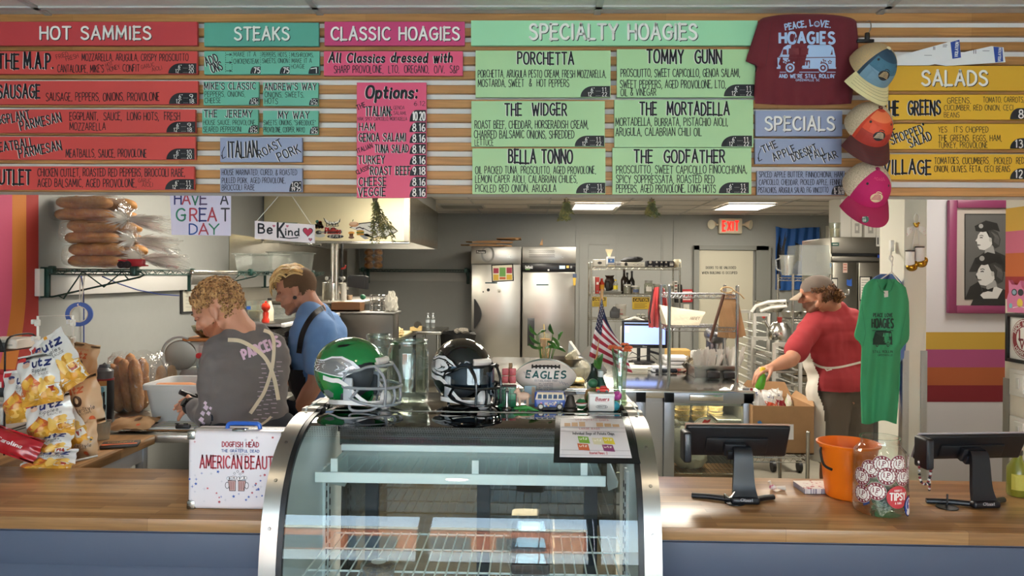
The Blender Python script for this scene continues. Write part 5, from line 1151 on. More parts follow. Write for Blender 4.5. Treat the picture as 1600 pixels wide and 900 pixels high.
p=Vec((at(906,545,5.2).x,5.2,ZT_));b=MB();b.ell((0,0,.08),(.08,.06,.08),u=26,v=16).cyl((-.03,0,.14),(-.07,0,.2),.03,.05,12);tag(b.mk('clear_bag',clear('#f2eee0',.1,.6,.1,.3,'#d8d2bc',.8,40),loc=p,jit=.008),'crumpled clear bag standing left of the flag','bag')
p=Vec((at(918,505,5.6).x,5.6,ZT_));tag(MB().slab([Vec((-.16,0,.0)),Vec((.1,0,.0)),Vec((-.06,.02,.14)),Vec((-.14,.02,.25))],(.02,.02,0.)).slab([Vec((.1,-.02,0)),Vec((.16,.16,0)),Vec((.02,.16,.2)),Vec((-.06,0,.14))],(.01,0,.01)).mk('raised_lid',STEEL_D,loc=p,smooth=0),'raised grey steel lid left of the flag','lid')
zf=fz(668);FX=lambda u,Y:at(u,650,Y).x
n=0
for ci,u in enumerate((1066,1093,1118)):
 Y=5.13 if ci<2 else 5.28;X=FX(u,Y);rr=.056
 for r_ in range(4 if ci<2 else 5):
  zz=zf+.006+r_*.043;t=thing('deli_tub','round clear deli tub of yellow grain stacked behind the fridge glass','container',(X+.002*((r_*7)%3-1),Y,zz),0,'stacked deli tubs')
  MB().lathe([(0,0),(rr*.86,0),(rr,.04),(rr*1.04,.042),(rr*1.04,.045),(0,.045)],22).mk('tub',clear('#fffbee',.06,.5,.05,.10),t);MB().lathe([(0,.003),(rr*.84,.003),(rr*.95,.032),(0,.035)],20).mk('grain',two_tone('#e9d79a','#c8a860',120,.8),t)
p=Vec((FX(1125,5.1),5.12,zf+.004));tag(MB().box((0,.05,.008),(.26,.26,.012),.004).box((0,-.08,.016),(.26,.01,.024),.003).box((.13,.05,.016),(.01,.26,.024),.003).box((-.13,.05,.016),(.01,.26,.024),.003).mk('sheet_tray',STEEL,loc=(p.x+.1,p.y,p.z)),'small steel tray on the fridge shelf','tray')
p=Vec((FX(1072,5.1),5.12,.325));
o=tag(MB().ell((0,0,.16),(.11,.1,.16)).ell((.05,.0,.08),(.1,.09,.08)).ell((-.03,0,.3),(.05,.04,.06)).mk('white_bag',M('#d9d6cc',.7,bump=.8,bscale=20),loc=p,jit=.007),'crumpled white bag on the lower fridge shelf','bag')
def mc(k,w,h):k.disc(-w*.02,h*.72,.07,'#2c5a3c',1,.038,28).ring(-w*.02,h*.72,.064,.004,'#e6e4d8',2,.033).text('MC',-w*.02-.035,h*.72-.017,.034,'#eef0e6',x1=-w*.02+.035,down=0,l=2,bold=.16)
pp=Vec((FX(1106,5.06),5.07,.325));carton('kraft carton with a green oval mark behind the fridge glass',Vec((FX(1098,5.08),4.99,.13)),.52,.19,.3,'#8f6c4a',mc)
o=dr=[x for x in bpy.data.objects if x.name.startswith('door_glass')][0]
k=Ink().disc(1102,668,20,'#dcd9c6',1,17).ring(1102,668,18.5,1,'#8fa88a',2,15.6).poly([(1097,660),(1101,655),(1105,657),(1111,654),(1109,659),(1104,662),(1100,663)],'#b33a30',2).text('FARM',1096,673,5,'#b33a30',x1=1108,l=2);k.mk('leaf_sticker',lambda u,v,l:at(u,v,YC0+.014)+Vec((0,-l,0)),o,label='round cream sticker with a red leaf')
# right hand side: racks, box, tall fridge
def speed_rack(u0,u1,v0,Y,label,n=14):
 xa,xb=span(u0,u1,600,Y);w=xb-xa;H=at(u0,v0,Y).z;t=thing('tray_rack',label,'rack',((xa+xb)/2,Y+.3,0),0,'tray racks');al=M('#c3c1b8',.4,.6)
 for sx in(-1,1):
  for sy in(-1,1):MB().box((sx*w/2,sy*.3,H/2+.04),(.028,.028,H-.08),.003).mk('post',al,t);MB().cyl((sx*w/2-.014,sy*.3,.05),(sx*w/2+.014,sy*.3,.05),.05,n=14).mk('caster',BLACK,t)
 b=MB()
 for i in range(n):
  for sx in(-1,1):b.box((sx*(w/2-.02),0,.2+(H-.3)*i/(n-1)),(.035,.6,.006))
 b.mk('runners',al,t,smooth=0);b=MB()
 for z_ in(.12,H-.01):b.box((0,-.3,z_),(w,.03,.03)).box((0,.3,z_),(w,.03,.03))
 b.mk('crossbar',al,t,smooth=0);return t,w,H
t1,w1,H1=speed_rack(1178,1200,490,7.,'aluminium tray rack farther left, beside the back door',14)
t2,w2,H2=speed_rack(1209,1250,536,6.3,'aluminium tray rack in the middle behind the box of snack bags',13)
for i in range(7):
 zz=.2+(H2-.3)*(1+1.7*i)/12.+.004;ytop=6.6
 tag(MB().box((0,0,.008),(w2-.05,.56,.006)).box((0,-.28,.012),(w2-.04,.012,.018),.003).box((0,.28,.012),(w2-.04,.012,.018),.003).mk('sheet_pan',steel('#a9a49a',.35),loc=(t2.location.x,ytop,zz)),'aluminium sheet pan slid into the middle tray rack','pan','sheet pans in the rack')
p=Vec((t1.location.x-.02,7.15,H1+.01));tag(MB().tube([Vec((-.06,-.1,.0)),Vec((-.02,-.1,.06)),Vec((.1,-.1,.1)),Vec((.26,-.1,.11)),Vec((.27,-.1,.06)),Vec((.12,-.1,.045)),Vec((.02,-.1,.01))],.016,8).mk('plastic_scoop',M('#e0ddd4',.4),loc=p),'white plastic scoop handle on the far tray rack','utensil')
p=Vec((at(1222,512,6.9).x,7.2,H1+.01));tag(MB().lathe([(0,0),(.09,0),(.15,.06),(.165,.1),(.155,.1),(.09,.01),(0,.008)],26).mk('mixing_bowl',STEEL_B,loc=p),'wide steel mixing bowl on the tray racks','bowl')
p=Vec((at(1227,533,6.4).x,6.55,H2+.008));t=thing('kettle','domed steel kettle with a red knob on the middle tray rack','kettle',p);MB().lathe([(0,0),(.09,0),(.1,.03),(.095,.1),(.06,.15),(0,.165)],26).mk('body',STEEL_B,t);MB().cyl((0,0,.16),(0,0,.2),.018,.022,12).mk('knob',M('#8c2a24',.4),t);MB().tube([(-.09,0,.1),(-.13,0,.16),(-.15,0,.15)],.014,8).mk('spout',STEEL_B,t)
for i,(a,c,col)in enumerate((((1209,515),(1213,478),'#8a2c22'),((1200,512),(1192,497),'#b3352c'))):
 A,B_=at(*a,7.1),at(*c,7.1);A.z=H1+.012;tag(MB().tube([A,A.lerp(B_,.45)],.006,6).mat(1).tube([A.lerp(B_,.45),B_],[.012,.015],8).mk('spatula',[STEEL,M(col,.4)],world=1),('spatula with a long red handle standing on the tray racks','small red handled scraper on the far tray rack')[i],'utensil')
xa,xb=span(1241,1300,430,7.2);t=thing('wire_shelving','chrome wire shelving with clear bins behind the man in red','shelving',((xa+xb)/2,7.45,0));H=at(1242,432,7.2).z
for sx in(-1,1):
 for sy in(-1,1):post(t,sx*(xb-xa)/2,sy*.22,H+.02,chm)
for z_ in(H-.01,H-.42,.62,.25):wire_deck(t,'wire_deck',xb-xa,.44,z_,chm,18,12,.03)
def cbin(label,loc,w,d,h,group=None):
 q=lambda a,b_,z_:[(-a,-b_,z_),(a,-b_,z_),(a,b_,z_),(-a,b_,z_)]
 b=MB().loft([q(w*.45,d*.45,0),q(w*.5,d*.5,h),q(w*.54,d*.54,h),q(w*.54,d*.54,h-.01),q(w*.505,d*.505,h-.012)],caps=0).face(q(w*.45,d*.45,.001));return tag(b.mk('clear_bin',clear('#e9ece8',.12,.6,.05,.22,'#cfd2cc'),loc=loc,smooth=0),label,'bin',group)
o=cbin('big clear plastic bin turned upside down above the man in red',Vec((at(1271,432,7.3).x,7.45,H+.3+.01)),.32,.36,.3);o.rotation_euler=(PI,0,0)
p=Vec((at(1240,432,7.2).x-.03,7.3,H+.01));o=tag(MB().lathe([(0,0),(.05,0),(.07,.2),(.075,.2),(.066,.19),(.046,.006),(0,.006)],20).tube([(-.06,0,.17),(-.11,0,.15),(-.1,0,.06),(-.05,0,.04)],.009,8).mk('pitcher',clear('#eceee8',.15,.7,0,.15),loc=p),'clear pitcher with a handle beside the upturned bin','pitcher')
for i in range(3):tag(MB().lathe([(0,.0),(.07,0),(.09,.055),(.095,.055),(.07,.004),(0,.004)],18).mk('steel_bowl',STEEL,loc=(t.location.x+(-.15,.02,.16)[i],7.4,H-.404)),'shallow steel bowl on the wire shelving behind the man in red','bowl','bowls on the wire shelving')
for i in range(5):tag(MB().box((0,0,.03),(.34,.36,.05),.012,2).box((0,0,.057),(.37,.4,.006)).mk('hotel_pan',steel('#8a8170',.35),loc=(t.location.x,7.42,.63+.063*i)),'shallow steel pan in the dim stack on the wire shelving','pan','stacked hotel pans')
xa,xb=span(1175,1253,715,4.75);t=thing('wire_cart','low chrome wire cart under the open cardboard box','cart',((xa+xb)/2+.02,5.02,0));zc_=at(1215,714,4.75).z
for sx in(-1,1):
 for sy in(-1,1):post(t,sx*((xb-xa)/2+.02),sy*.26,zc_+.16 if(sx>0 and sy<0)else zc_+.02,chm)
wire_deck(t,'wire_deck',xb-xa+.04,.52,zc_-.004,chm,26,16,.03);wire_deck(t,'wire_deck',xb-xa+.04,.52,.14,chm,26,16,.03)
xa,xb=span(1176,1272,660,4.82);bw=xb-xa;bh=at(1220,634,4.82).z-zc_-.004;bd=.42;t=thing('open_box','open brown cardboard box of snack bags with a shipping label','box',((xa+xb)/2,4.82+bd/2,zc_+.002))
b=MB().box((0,0,.004),(bw,bd,.008))
for sy in(-1,1):b.box((0,sy*(bd/2-.003),bh/2),(bw,.006,bh))
for sx in(-1,1):b.box((sx*(bw/2-.003),0,bh/2),(.006,bd-.012,bh))
b.mk('box_wall',CARD,t,smooth=0)
MB().slab([Vec((-bw/2,bd/2-.004,bh)),Vec((bw/2,bd/2-.004,bh)),Vec((bw/2-.03,bd/2+.05,bh+.09)),Vec((-bw/2+.1,bd/2+.05,bh+.1))],(0,.005,0)).slab([Vec((bw/2-.004,-bd/2,bh)),Vec((bw/2-.004,bd/2,bh)),Vec((bw/2+.03,bd/2,bh+.04)),Vec((bw/2+.02,-bd/2+.08,bh+.02))],(.005,0,0)).mk('flap',CARD,t,smooth=0)
k=Ink().rect(1205,663,1240,687,'#e2e2e2',1)
for i in range(12):k.rect(1221+i*1.15,665,1221.6+i*1.15+(i%3)*.2,668,'#26262a',2)
for i in range(6):k.rect(1207,670+i*2.3,1207+(16,24,20,26,18,22)[i],670.8+i*2.3,'#5a5a60',2)
k.poly([(1183,659),(1188,657),(1191,661),(1186,664)],'#2f6fae',1);k.mk('shipping_label',lambda u,v,l:at(u,v,4.8194)+Vec((0,-l,0)),t,label='white shipping label with barcode')
def pillow_bag(t,name,w,h,th,cols,draw=None,parent=None,n=(14,18),crumple=.004,seed=1,part='bag_film'):
 r=random.Random(seed);ph=[r.uniform(0,6)for _ in range(6)]
 def sh(a,c,s):
  e=max(0.,sin(PI*min(1,max(0,(c-.06)/.88))))**.45*(max(0.,1-abs(2*a-1)**2.6))**.6
  x=(a-.5)*w*(1-.07*e);z_=c*h
  y=s*th/2*e+crumple*(sin(a*9+c*7+ph[0])+.7*sin(c*23+a*5+ph[1])*(1-e)+.6*sin(a*21-c*11+ph[2]))
  return Vec((x,y,z_))
 b=MB();b.grid(lambda a,c:sh(a,c,-1),*n);b.mat(1).grid(lambda a,c:sh(1-a,c,1),*n);bmesh.ops.remove_doubles(b.bm,verts=b.bm.verts,dist=.0006)
 o=b.mk(part,cols,t,smooth=60)
 if draw:
  k=Ink();draw(k);m=basis(t);k.mk('print',lambda x,z_,l:m@(sh(min(1,max(0,x)),min(1,max(0,z_)),-1)+Vec((0,-.0008-l,0))),t,cut=.055,rough=.3)
 return o
cols4=('#d9532c','#e2e0dc','#a82a3a','#d8dcc8')
for i,(u,v,c,tl)in enumerate(((1189,618,'#e4e2de',-.35),(1197,622,'#d4502c',.3),(1208,622,'#d65a2a',-.2),(1216,620,'#a3283a',.25),(1224,619,'#a82c3c',-.3),(1234,622,'#c9d0b8',.9))):
 Y=4.9+.045*i;p=at(u,v,Y);t_=thing('snack_bag',('white snack bag at the left edge of the open box','orange and white snack bag, second in the open box','orange snack bag in the middle of the open box','dark red snack bag, fourth in the open box','dark red and white snack bag, fifth in the open box','pale green snack bag lying at the right of the open box')[i],'snack bag',(p.x,Y,p.z-.12),0,'snack bags in the box',rot=(-.25,tl,.2*i))
 pillow_bag(t_,'bag',.11,.17,.05,[M('#e4e2de',.25),M(c,.25)],lambda k,c=c:k.rect(.04,.05,.96,.55,c).rect(.04,.68,.96,.95,'#e9e7e2').text('utz',.3,.72,.14,'#2a3a7a',x1=.75,down=0,l=2,bold=.2),seed=i,n=(10,12))
YT=7.6;xa,xb=span(1297,1420,500,YT);w=xb-xa;H=at(1330,371,YT).z
t=thing('reach_in_cabinet','tall dark steel two door cabinet at the right with notes and boxes on top','fridge',((xa+xb)/2,YT+.4,0));sd=steel('#8b877c',.3,streak=(1,1,14),bump=.05,dirt=.15)
MB().box((0,0,H/2+.03),(w,.8,H-.06),.006).mk('cabinet',sd,t)
vz=lambda v:at(1330,v,YT).z
MB().box((0,-.42,(H+vz(396))/2),(w,.04,H-vz(396)),.004).mk('top_panel',sd,t);MB().box((0,-.425,(vz(401)+vz(408))/2),(w,.03,vz(401)-vz(409)-.004),.003).mk('control_strip',sd,t);MB().box((0,-.412,vz(397.5)),(w-.02,.02,.03)).mk('vent_gap',BLACK,t)
for i,(u0,u1)in enumerate(((1298,1336),(1338,1400))):
 X0,X1=at(u0,500,YT).x-t.location.x,at(u1,500,YT).x-t.location.x;dd=MB().box(((X0+X1)/2,-.42,vz(410)/2+.1),(X1-X0,.05,vz(410)-.2),.01).mk('door',sd,t)
b=MB()
for sx in(-1,1):
 for sy in(-1,1):b.cyl((sx*(w/2-.06),sy*.32,0),(sx*(w/2-.06),sy*.32,.08),.02)
b.mk('feet',BLACK,t)
k=Ink().rect(1299,379,1311,384.5,'#2e5a50',1).rect(1301,381,1309,382.5,'#d8dcd4',2).rect(1317,411,1324,426,'#d8b8a8',1).rect(1318,413,1323,414,'#b8433a',2).rect(1318,417,1323,418,'#b8433a',2).rect(1318,421,1323,422,'#b8433a',2)
k.rect(1296,411,1299,418,'#8fb0d0',1).poly([(1323,436),(1327,438),(1331,435),(1331,447),(1326,447),(1323,445)],'#2a5ab0',1).poly([(1343,432),(1363,432),(1363,470),(1343,470)],'#1a1a1b',1).rect(1344.5,433.5,1359,468,'#dcd8cc',2).rect(1294,434,1309,458,'#1a1a1b',1).rect(1296,436,1308,457,'#d8d4c8',2).rect(1371,398,1375,403,'#1f3f9a',1)
for i in range(7):k.rect(1346,437+4*i,1357-(i%3)*2,438+4*i,'#8a8a86',3)
k.rect(1369,368,1374.5,385,'#d2d0c8',1).rect(1370.5,371,1373,382,'#5a5a58',2);k.mk('notices',lambda u,v,l:at(u,v,YT-.0462)+Vec((0,-l,0)),t)
b=MB();p=at(1323,460,YT-.05)-Vec(t.location);b.box(p,(.05,.03,.02),.006).box(p+Vec((.015,-.01,.03)),(.018,.03,.05),.006);b.mk('latch',STEEL_B,t)
for i,(u0,u1,v0,dy)in enumerate(((1315,1332,300,0.),(1332.5,1349,318,.0),(1353,1371,318,.0),(1371.5,1392,300,.0))):
 p=Vec((at((u0+u1)/2,370,YT).x,YT+.03,H+.002));carton(('white carton at the left on top of the tall cabinet','white carton, second on top of the tall cabinet','white carton with grey print, third on the tall cabinet','white carton at the right on top of the tall cabinet')[i],p,(u1-u0)*mpp(YT)*.97,min(2.58,at(0,v0,YT).z)-H-.01,.3,'#dcd8cc',(lambda k,w,h:k.rect(-w*.2,h*.15,w*.25,h*.5,'#a8a49a').rect(-w*.1,h*.25,w*.1,h*.4,'#dcd8cc',2))if i in(1,2)else None,group='white cartons on the cabinet')
p=Vec((at(1308,371,YT).x,YT+.06,H+.002));tag(MB().lathe([(0,0),(.045,0),(.058,.15),(.06,.15),(.055,.145),(.043,.004),(0,.004)],20).mat(1).lathe([(0,.006),(.043,.006),(.05,.09),(0,.09)],18).mk('plastic_cup',[CL,M('#d8c9a0',.6)],loc=p),'clear cup of pale contents at the left on the tall cabinet','cup')
q=wallrect(1290,353,1302,430,YB-.01);tag(MB().box(((q[0]+q[2])/2,YB-.014,(q[1]+q[3])/2),(q[2]-q[0],.02,q[1]-q[3]),.004).mat(1).box(((q[0]+q[2])/2,YB-.026,q[1]-.1),(.05,.006,.1)).mk('notice_board',[M('#c9c7ba',.7),M('#a9a79c',.7)],world=1),'pale notice panel between the banner and the tall cabinet','notice')
# cooking side, left
CRUST=two_tone('#8c5a2e','#bd8546',9,.7,.35,.65,6,.25,(1,3,3));CRUMB=M('#e2c08a',.8)
def loaf_mesh(L,w,h,seed=0):
 r=random.Random(seed);ph=r.uniform(0,6);b=MB();n=22;m=14;rings=[]
 for i in range(n+1):
  t=i/n;e=(max(0,1-abs(2*t-1)**5))**.5;e=max(e,.02)
  ring=[]
  for k in range(m):
   a=2*PI*k/m;cz_=sin(a);cy=cos(a);bump_=1+.05*sin(t*19+ph+a)+.04*sin(t*43+a*2)
   if cz_>.5 and abs((t*4+cy*.25)%1-.5)<.1:bump_-=.07
   ring.append((L*(t-.5),w/2*cy*e*bump_,h/2*cz_*e*bump_*(.85 if cz_<0 else 1.05)))
  rings.append(ring)
 return b.loft(rings)
shx=lambda u,Y:at(u,400,Y).x
zsh_=zs+.006
lo=[(88,176,329,344),(85,178,345,362),(106,184,362,375),(102,186,375,389),(108,194,389,404),(108,190,404,417)]
names=('topmost','second from the top','third from the top','fourth from the top','fifth from the top','lowest')
zb_l=[zsh_+.037+.066*(5-i)for i in range(6)]
for i,(u0,u1,v0,v1)in enumerate(lo):
 Y=4.1+.01*(i%2);L=(u1-u0)*mpp(Y)*1.02;xc=(shx(u0,Y)+shx(u1,Y))/2
 tag(loaf_mesh(L,.11,.078,i).mk('bread_loaf',CRUST,loc=(xc,Y,zb_l[i]),smooth=60),'long bread loaf on the wall shelf, %s of the front row'%names[i],'bread','bagged loaves on the wall shelf')
 tag(loaf_mesh(L,.11,.078,i+9).mk('bread_loaf',CRUST,loc=(xc+.075,Y+.115,zb_l[i]-.002),smooth=60),'long bread loaf in the rear row on the wall shelf, %s'%names[i],'bread','bagged loaves on the wall shelf')
def bread_bag(label,x0,x1,y0,y1,z0,z1,neck,plume,seed):
 r=random.Random(seed);t=thing('bread_bag',label,'bag',((x0+x1)/2,(y0+y1)/2,z0),0,'clear bread bags');o=Vec(t.location);rings=[];m=36
 st=[(x0-.01,.25),(x0,.9),(x0+.06,1.02),((x0+x1)/2,1.02),(x1-.02,1.),(x1+.04,.75),(x1+(neck.x-x1)*.6,.42),(neck.x,.16),(neck.x+(plume.x-neck.x)*.35,.34),(neck.x+(plume.x-neck.x)*.75,.5),(plume.x,.55)]
 for j,(x,s_)in enumerate(st):
  f=min(1,max(0,(x-x1)/max(.01,neck.x-x1)));g=max(0,(x-neck.x)/(plume.x-neck.x))if x>neck.x else 0
  c=Vec((x,(y0+y1)/2,(z0+z1)/2)).lerp(Vec((x,neck.y,neck.z)),f)
  if g>0:c=Vec((x,neck.y+(plume.y-neck.y)*g,neck.z+(plume.z-neck.z)*g))
  hw_,hh_=(y1-y0)/2*s_,(z1-z0)/2*s_;ring=[];cr=.0 if j<4 else(.18 if f<1 else .4)
  for k in range(m):
   a=2*PI*k/m;ca,sa=cos(a),sin(a);q=1+r.uniform(-cr,cr)+(.22*sin(a*7+j)if f>.2 else 0)
   px=abs(ca)**.55*math.copysign(1,ca);pz=abs(sa)**.55*math.copysign(1,sa)
   ring.append(c+Vec((r.uniform(-.012,.012)*(1 if cr else .2),px*hw_*q,pz*hh_*q))-o)
  rings.append(ring)
 MB().loft(rings,caps=0).mk('film',FILM,t,smooth=25)
 b=MB()
 for k in range(90):
  a=r.uniform(0,2*PI);nn=neck-o;s0=Vec((r.uniform(-.10,-.03),cos(a)*(y1-y0)*.35,sin(a)*(z1-z0)*.4));s1=(plume-neck)*r.uniform(.4,1.1)+Vec((0,cos(a)*.05,sin(a)*.05))
  for v_ in(s0,s1):b.face([nn,nn+v_*.5+Vec((0,.0,r.uniform(.002,.008))),nn+v_,nn+v_*.5-Vec((0,0,r.uniform(.001,.006)))])
 b.mk('gathered_film',clear('#ffffff',.25,.6,.15,.42,'#f4eee2'),t,smooth=0);return t  # white haze in the gathered film stands in for its bright highlights
P_=lambda u,v,Y:at(u,v,Y)
bread_bag('clear bread bag round the top two rows of loaves, its neck twisted to the right',shx(84,4.1),shx(182,4.1),4.03,4.27,zb_l[1]-.04,zb_l[0]+.04,P_(200,342,4.08),P_(262,352,4.05),1)
bread_bag('clear bread bag round the middle rows of loaves, gathered neck at its right',shx(101,4.1),shx(190,4.1),4.03,4.27,zb_l[3]-.036,zb_l[2]+.036,P_(212,374,4.08),P_(275,385,4.05),2)
bread_bag('clear bread bag round the lowest rows of loaves, gathered neck over the shelf edge',shx(106,4.1),shx(196,4.1),4.03,4.27,zb_l[5]-.032,zb_l[4]+.036,P_(222,402,4.08),P_(288,412,4.05),3)
p=Vec((at(205,418,3.985).x,4.,zsh_));t=thing('toy_truck','small red toy truck with black wheels at the shelf edge','toy',p)
MB().box((.02,0,.035),(.09,.035,.034),.005).box((-.05,0,.042),(.05,.034,.012),.004).box((.03,0,.016),(.1,.03,.008)).mk('body',M('#a3202a',.3),t)
for x in(-.055,-.018):
 MB().cyl((x,-.022,.02),(x,.022,.02),.02,n=18).cyl((x,-.024,.02),(x,.024,.02),.008,n=12).mk('wheel',BLACK,t)
MB().ell((-.08,-.005,.012),(.012,.01,.008)).mk('hitch',M('#c9c9c4',.3,.8),t)
p=at(124,491,3.85);t=thing('tape_roll','roll of blue tape hanging by white string under the bread shelf','tape',p,.35)
MB().lathe([(.043,-.012),(.064,-.012),(.064,.012),(.043,.012),(.043,-.012)],30).mk('blue_tape',M('#2a57b0',.5),t);t.children[0].data.transform(Matrix.Rotation(PI/2,4,'X'))
MB().lathe([(.039,-.0125),(.043,-.0125),(.043,.0125),(.039,.0125),(.039,-.0125)],30).mk('core',M('#d8cfbb',.7),t);t.children[1].data.transform(Matrix.Rotation(PI/2,4,'X'))
top=basis(t).inverted()@Vec((at(124,437,3.98).x,3.99,zs-.03));MB().tube([top,Vec((.0,0,.066)),Vec((-.006,-.016,.05)),Vec((.004,-.018,.04)),Vec((.006,.016,.055)),top+Vec((.02,0,0))],.003,5).mk('string',M('#e6e2d6',.7),t)
YP=2.84
q=[at(u,v,YP)for u,v in((265,296),(361,296),(360.5,368.5),(268,367))]
o=tag(MB().slab(q,(0,.0015,0)).mk('hand_drawn_sign',M('#d3cbe0',.6),world=1,smooth=0),'HAVE A GREAT DAY paper in coloured letters, hung under the menu wall','sign')
k=Ink();NV,RD,GN,BK='#2b3270','#b8404e','#2f7f62','#3c3a46'
for t_,y,h,xs in(('HAVE A',319,17,((273,283,NV),(285,297,RD),(299,311,GN),(313,323,'#5c4a70'),None,(345,356,BK))),('GREAT',345,19,((276,289,GN),(297,308,RD),(312,322,NV),(325,338,RD),(346,358,BK))),('DAY',366,16,((296,308,'#31549a'),(311,325,RD),(327,342,GN)))):
 for ch,z_ in zip(t_,xs):
  if z_:k.text(ch,z_[0],y,h,z_[2],x1=z_[1],bold=.14,cap=1)
k.mk('lettering',lambda u,v,l:at(u,v,YP-.0004)+Vec((0,-l,0)),o)
YP2=2.88
q=[at(u,v,YP2)for u,v in((398,345),(491,351),(491,380),(398,373))]
t=thing('hanging_sign','white BE KIND board with a red heart, hung on two strings','sign',sum(q,Vec())/4)
o=MB().slab([basis(t).inverted()@v for v in q],(0,.012,0)).mk('sign_board',M('#e2d6d8',.55),t,smooth=0)
k=Ink();sk=.065
def hx(k,cx,cy,s,c,l):
 pts=[]
 for i in range(24):
  a=2*PI*i/24;pts.append((cx+s*16*sin(a)**3/16,cy-s*(13*cos(a)-5*cos(2*a)-2*cos(3*a)-cos(4*a))/16))
 k.poly(pts,c,l)
k.text('Be',404,366,14,'#1c1b20',x1=425,bold=.19).text('K',434,371,22,'#1c1b20',x1=444,bold=.15).text('ind',446,367,11,'#1c1b20',x1=467,bold=.2)
k.stroke([(437,371),(452,372),(466,370)],1.6,'#1c1b20')
hx(k,481,360,8.2,'#1c1b20',1);hx(k,481,360,7,'#b8284a',2);hx(k,485,372,3,'#1c1b20',1);hx(k,485,372,2.2,'#c46478',2);hx(k,428,354,2.4,'#c46478',1);hx(k,449,353,2.2,'#c46478',1)
k.rect(444,347.2,465,348.2,'#3b5a3c',1)
k.mk('lettering',lambda u,v,l:at(u,v+(u-444)*.055-.0,YP2-.0004)+Vec((0,-l,0)),o)
b=MB();iv=basis(t).inverted()
for a,c in(((401,345.5),(439,302)),((486,350.5),(454,303))):b.tube([iv@at(*a,YP2+.006),iv@at(*c,YP2-.02)],.0016,5)
b.mk('string',M('#d8d4c6',.8),t)
q=[on_x(u,v,XL+.012)for u,v in((283,446),(348,440),(348,486),(283,490))]
o=tag(MB().slab(q,(-.01,0,0)).mk('clipboard',M('#1c1c1e',.5),world=1,smooth=0),'dark framed sheet of paper hanging on the grey wall behind the curly haired cook','clipboard')
k=Ink().poly([(285.5,447),(346,441.5),(346,484),(286.5,487)],'#cfcbb9',1)
r=random.Random(5)
for i in range(6):k.rect(290,452+i*5.5,290+r.uniform(14,40),452.7+i*5.5,'#9a968a',2)
k.mk('paper',lambda u,v,l:on_x(u,v,XL+.0125)+Vec((l,0,0)),o)
for i,(u0,u1,Y,h_)in enumerate(((398,438,6.4,.15),(440,482,7.2,.19))):
 cbin(('clear plastic bin on the green shelf above the blond cook','taller clear plastic bin at the far end of the green shelf')[i],Vec((XL+.3,Y+.1,zs+.006)),.34,.4,h_)
tx0,tx1,ty0,ty1=XL+.02,-1.5,3.45,4.75
t=thing('prep_table','steel prep table by the left wall holding the bread and the grey tub','table',((tx0+tx1)/2,(ty0+ty1)/2,0));w,d=tx1-tx0,ty1-ty0
MB().box((0,0,ZC-.02),(w,d,.04),.006).mk('tabletop',STEEL,t)
for sx in(-1,1):
 for sy in(-1,1):MB().cyl((sx*(w/2-.05),sy*(d/2-.06),0),(sx*(w/2-.05),sy*(d/2-.06),ZC-.04),.02,n=12).mk('leg',STEEL,t)
MB().box((0,0,.25),(w-.06,d-.08,.02),.004).mk('undershelf',STEEL_D,t)
for i in range(2):tag(MB().box((0,0,.15),(.4,.34,.3),.02,3).box((0,0,.305),(.43,.37,.02),.008).mk('storage_tub',M('#1f2024',.4),loc=(-2.3+i*.55,3.75,.262)),('black lidded tub under the steel prep table, at the wall','black lidded tub under the steel prep table, nearer the room')[i],'tub','tubs under the prep table')
zt_=ZC+.001
def on_t(u,v):return on_z(u,v,zt_)
for i,(u,v0,v1,lean,dy)in enumerate(((180,573,652,-.16,0.),(197,568,654,-.14,.02),(212,566,653,-.1,.0),(188,566,650,-.1,.11),(205,561,650,-.06,.12),(222,567,650,-.03,.1))):
 Y=3.98+dy;p=at(u,640,Y);H=(v1-v0)*mpp(Y);o=loaf_mesh(H,.075,.07,i+30).mk('bread_loaf',CRUST,loc=(p.x,Y,zt_+H/2-.004),smooth=60);o.rotation_euler=(0,PI/2+lean,0)
 tag(o,'long bread loaf standing in a bag by the wall, %s'%('leftmost in front','second in front','third in front','back row left','back row middle','back row right')[i],'bread','loaves standing on the prep table')
def stand_bag(label,u0,u1,v0,Y,dpt,seed):
 x0,x1=at(u0,640,Y).x,at(u1,640,Y).x;H=at(u0,v0,Y).z-zt_;r=random.Random(seed);t=thing('bread_bag',label,'bag',((x0+x1)/2,Y+dpt/2,zt_),0,'clear bread bags');rings=[];m=32;w=x1-x0
 for j,(q,s_)in enumerate(((0,.9),(.05,1),(.4,1.),(.75,1.02),(.92,.98),(1.,.8))):
  rings.append([(abs(cos(a))**.6*math.copysign(w/2,cos(a))*s_*(1+r.uniform(-.03,.03))-.06*w*q,abs(sin(a))**.6*math.copysign(dpt/2,sin(a))*s_*(1+r.uniform(-.06,.06)),H*q+r.uniform(-.012,.012)*(q>.1))for a in(2*PI*k/m for k in range(m))])
 MB().loft(rings,caps=0).mk('film',clear('#ffffff',.09,.7,.07,.03,bump=.8,bscale=30),t,smooth=20)
stand_bag('clear bag round the loaves standing by the wall',160,236,556,3.93,.26,4)
for i in range(2):
 p=Vec((at(242+9*i,620,4.15).x,4.2+.06*i,zt_));o=loaf_mesh(.23,.06,.06,50+i).mk('bread_loaf',two_tone('#c99a62','#e3c08a',9,.7),loc=p+Vec((0,0,.118)),smooth=60);o.rotation_euler=(0,PI/2+.1,0);tag(o,('pale loaf standing behind the grey tub, left one','pale loaf standing behind the grey tub, right one')[i],'bread','pale loaves behind the tub')
stand_bag('clear bag round two pale loaves behind the grey tub',230,266,568,4.12,.2,6)
p=on_t(283,665);t=thing('dish_tub','pale grey plastic tub in front of the curly haired cook','tub',p+Vec((0,.17,0)));k_=mpp(p.y);w,h=134*k_,64*k_
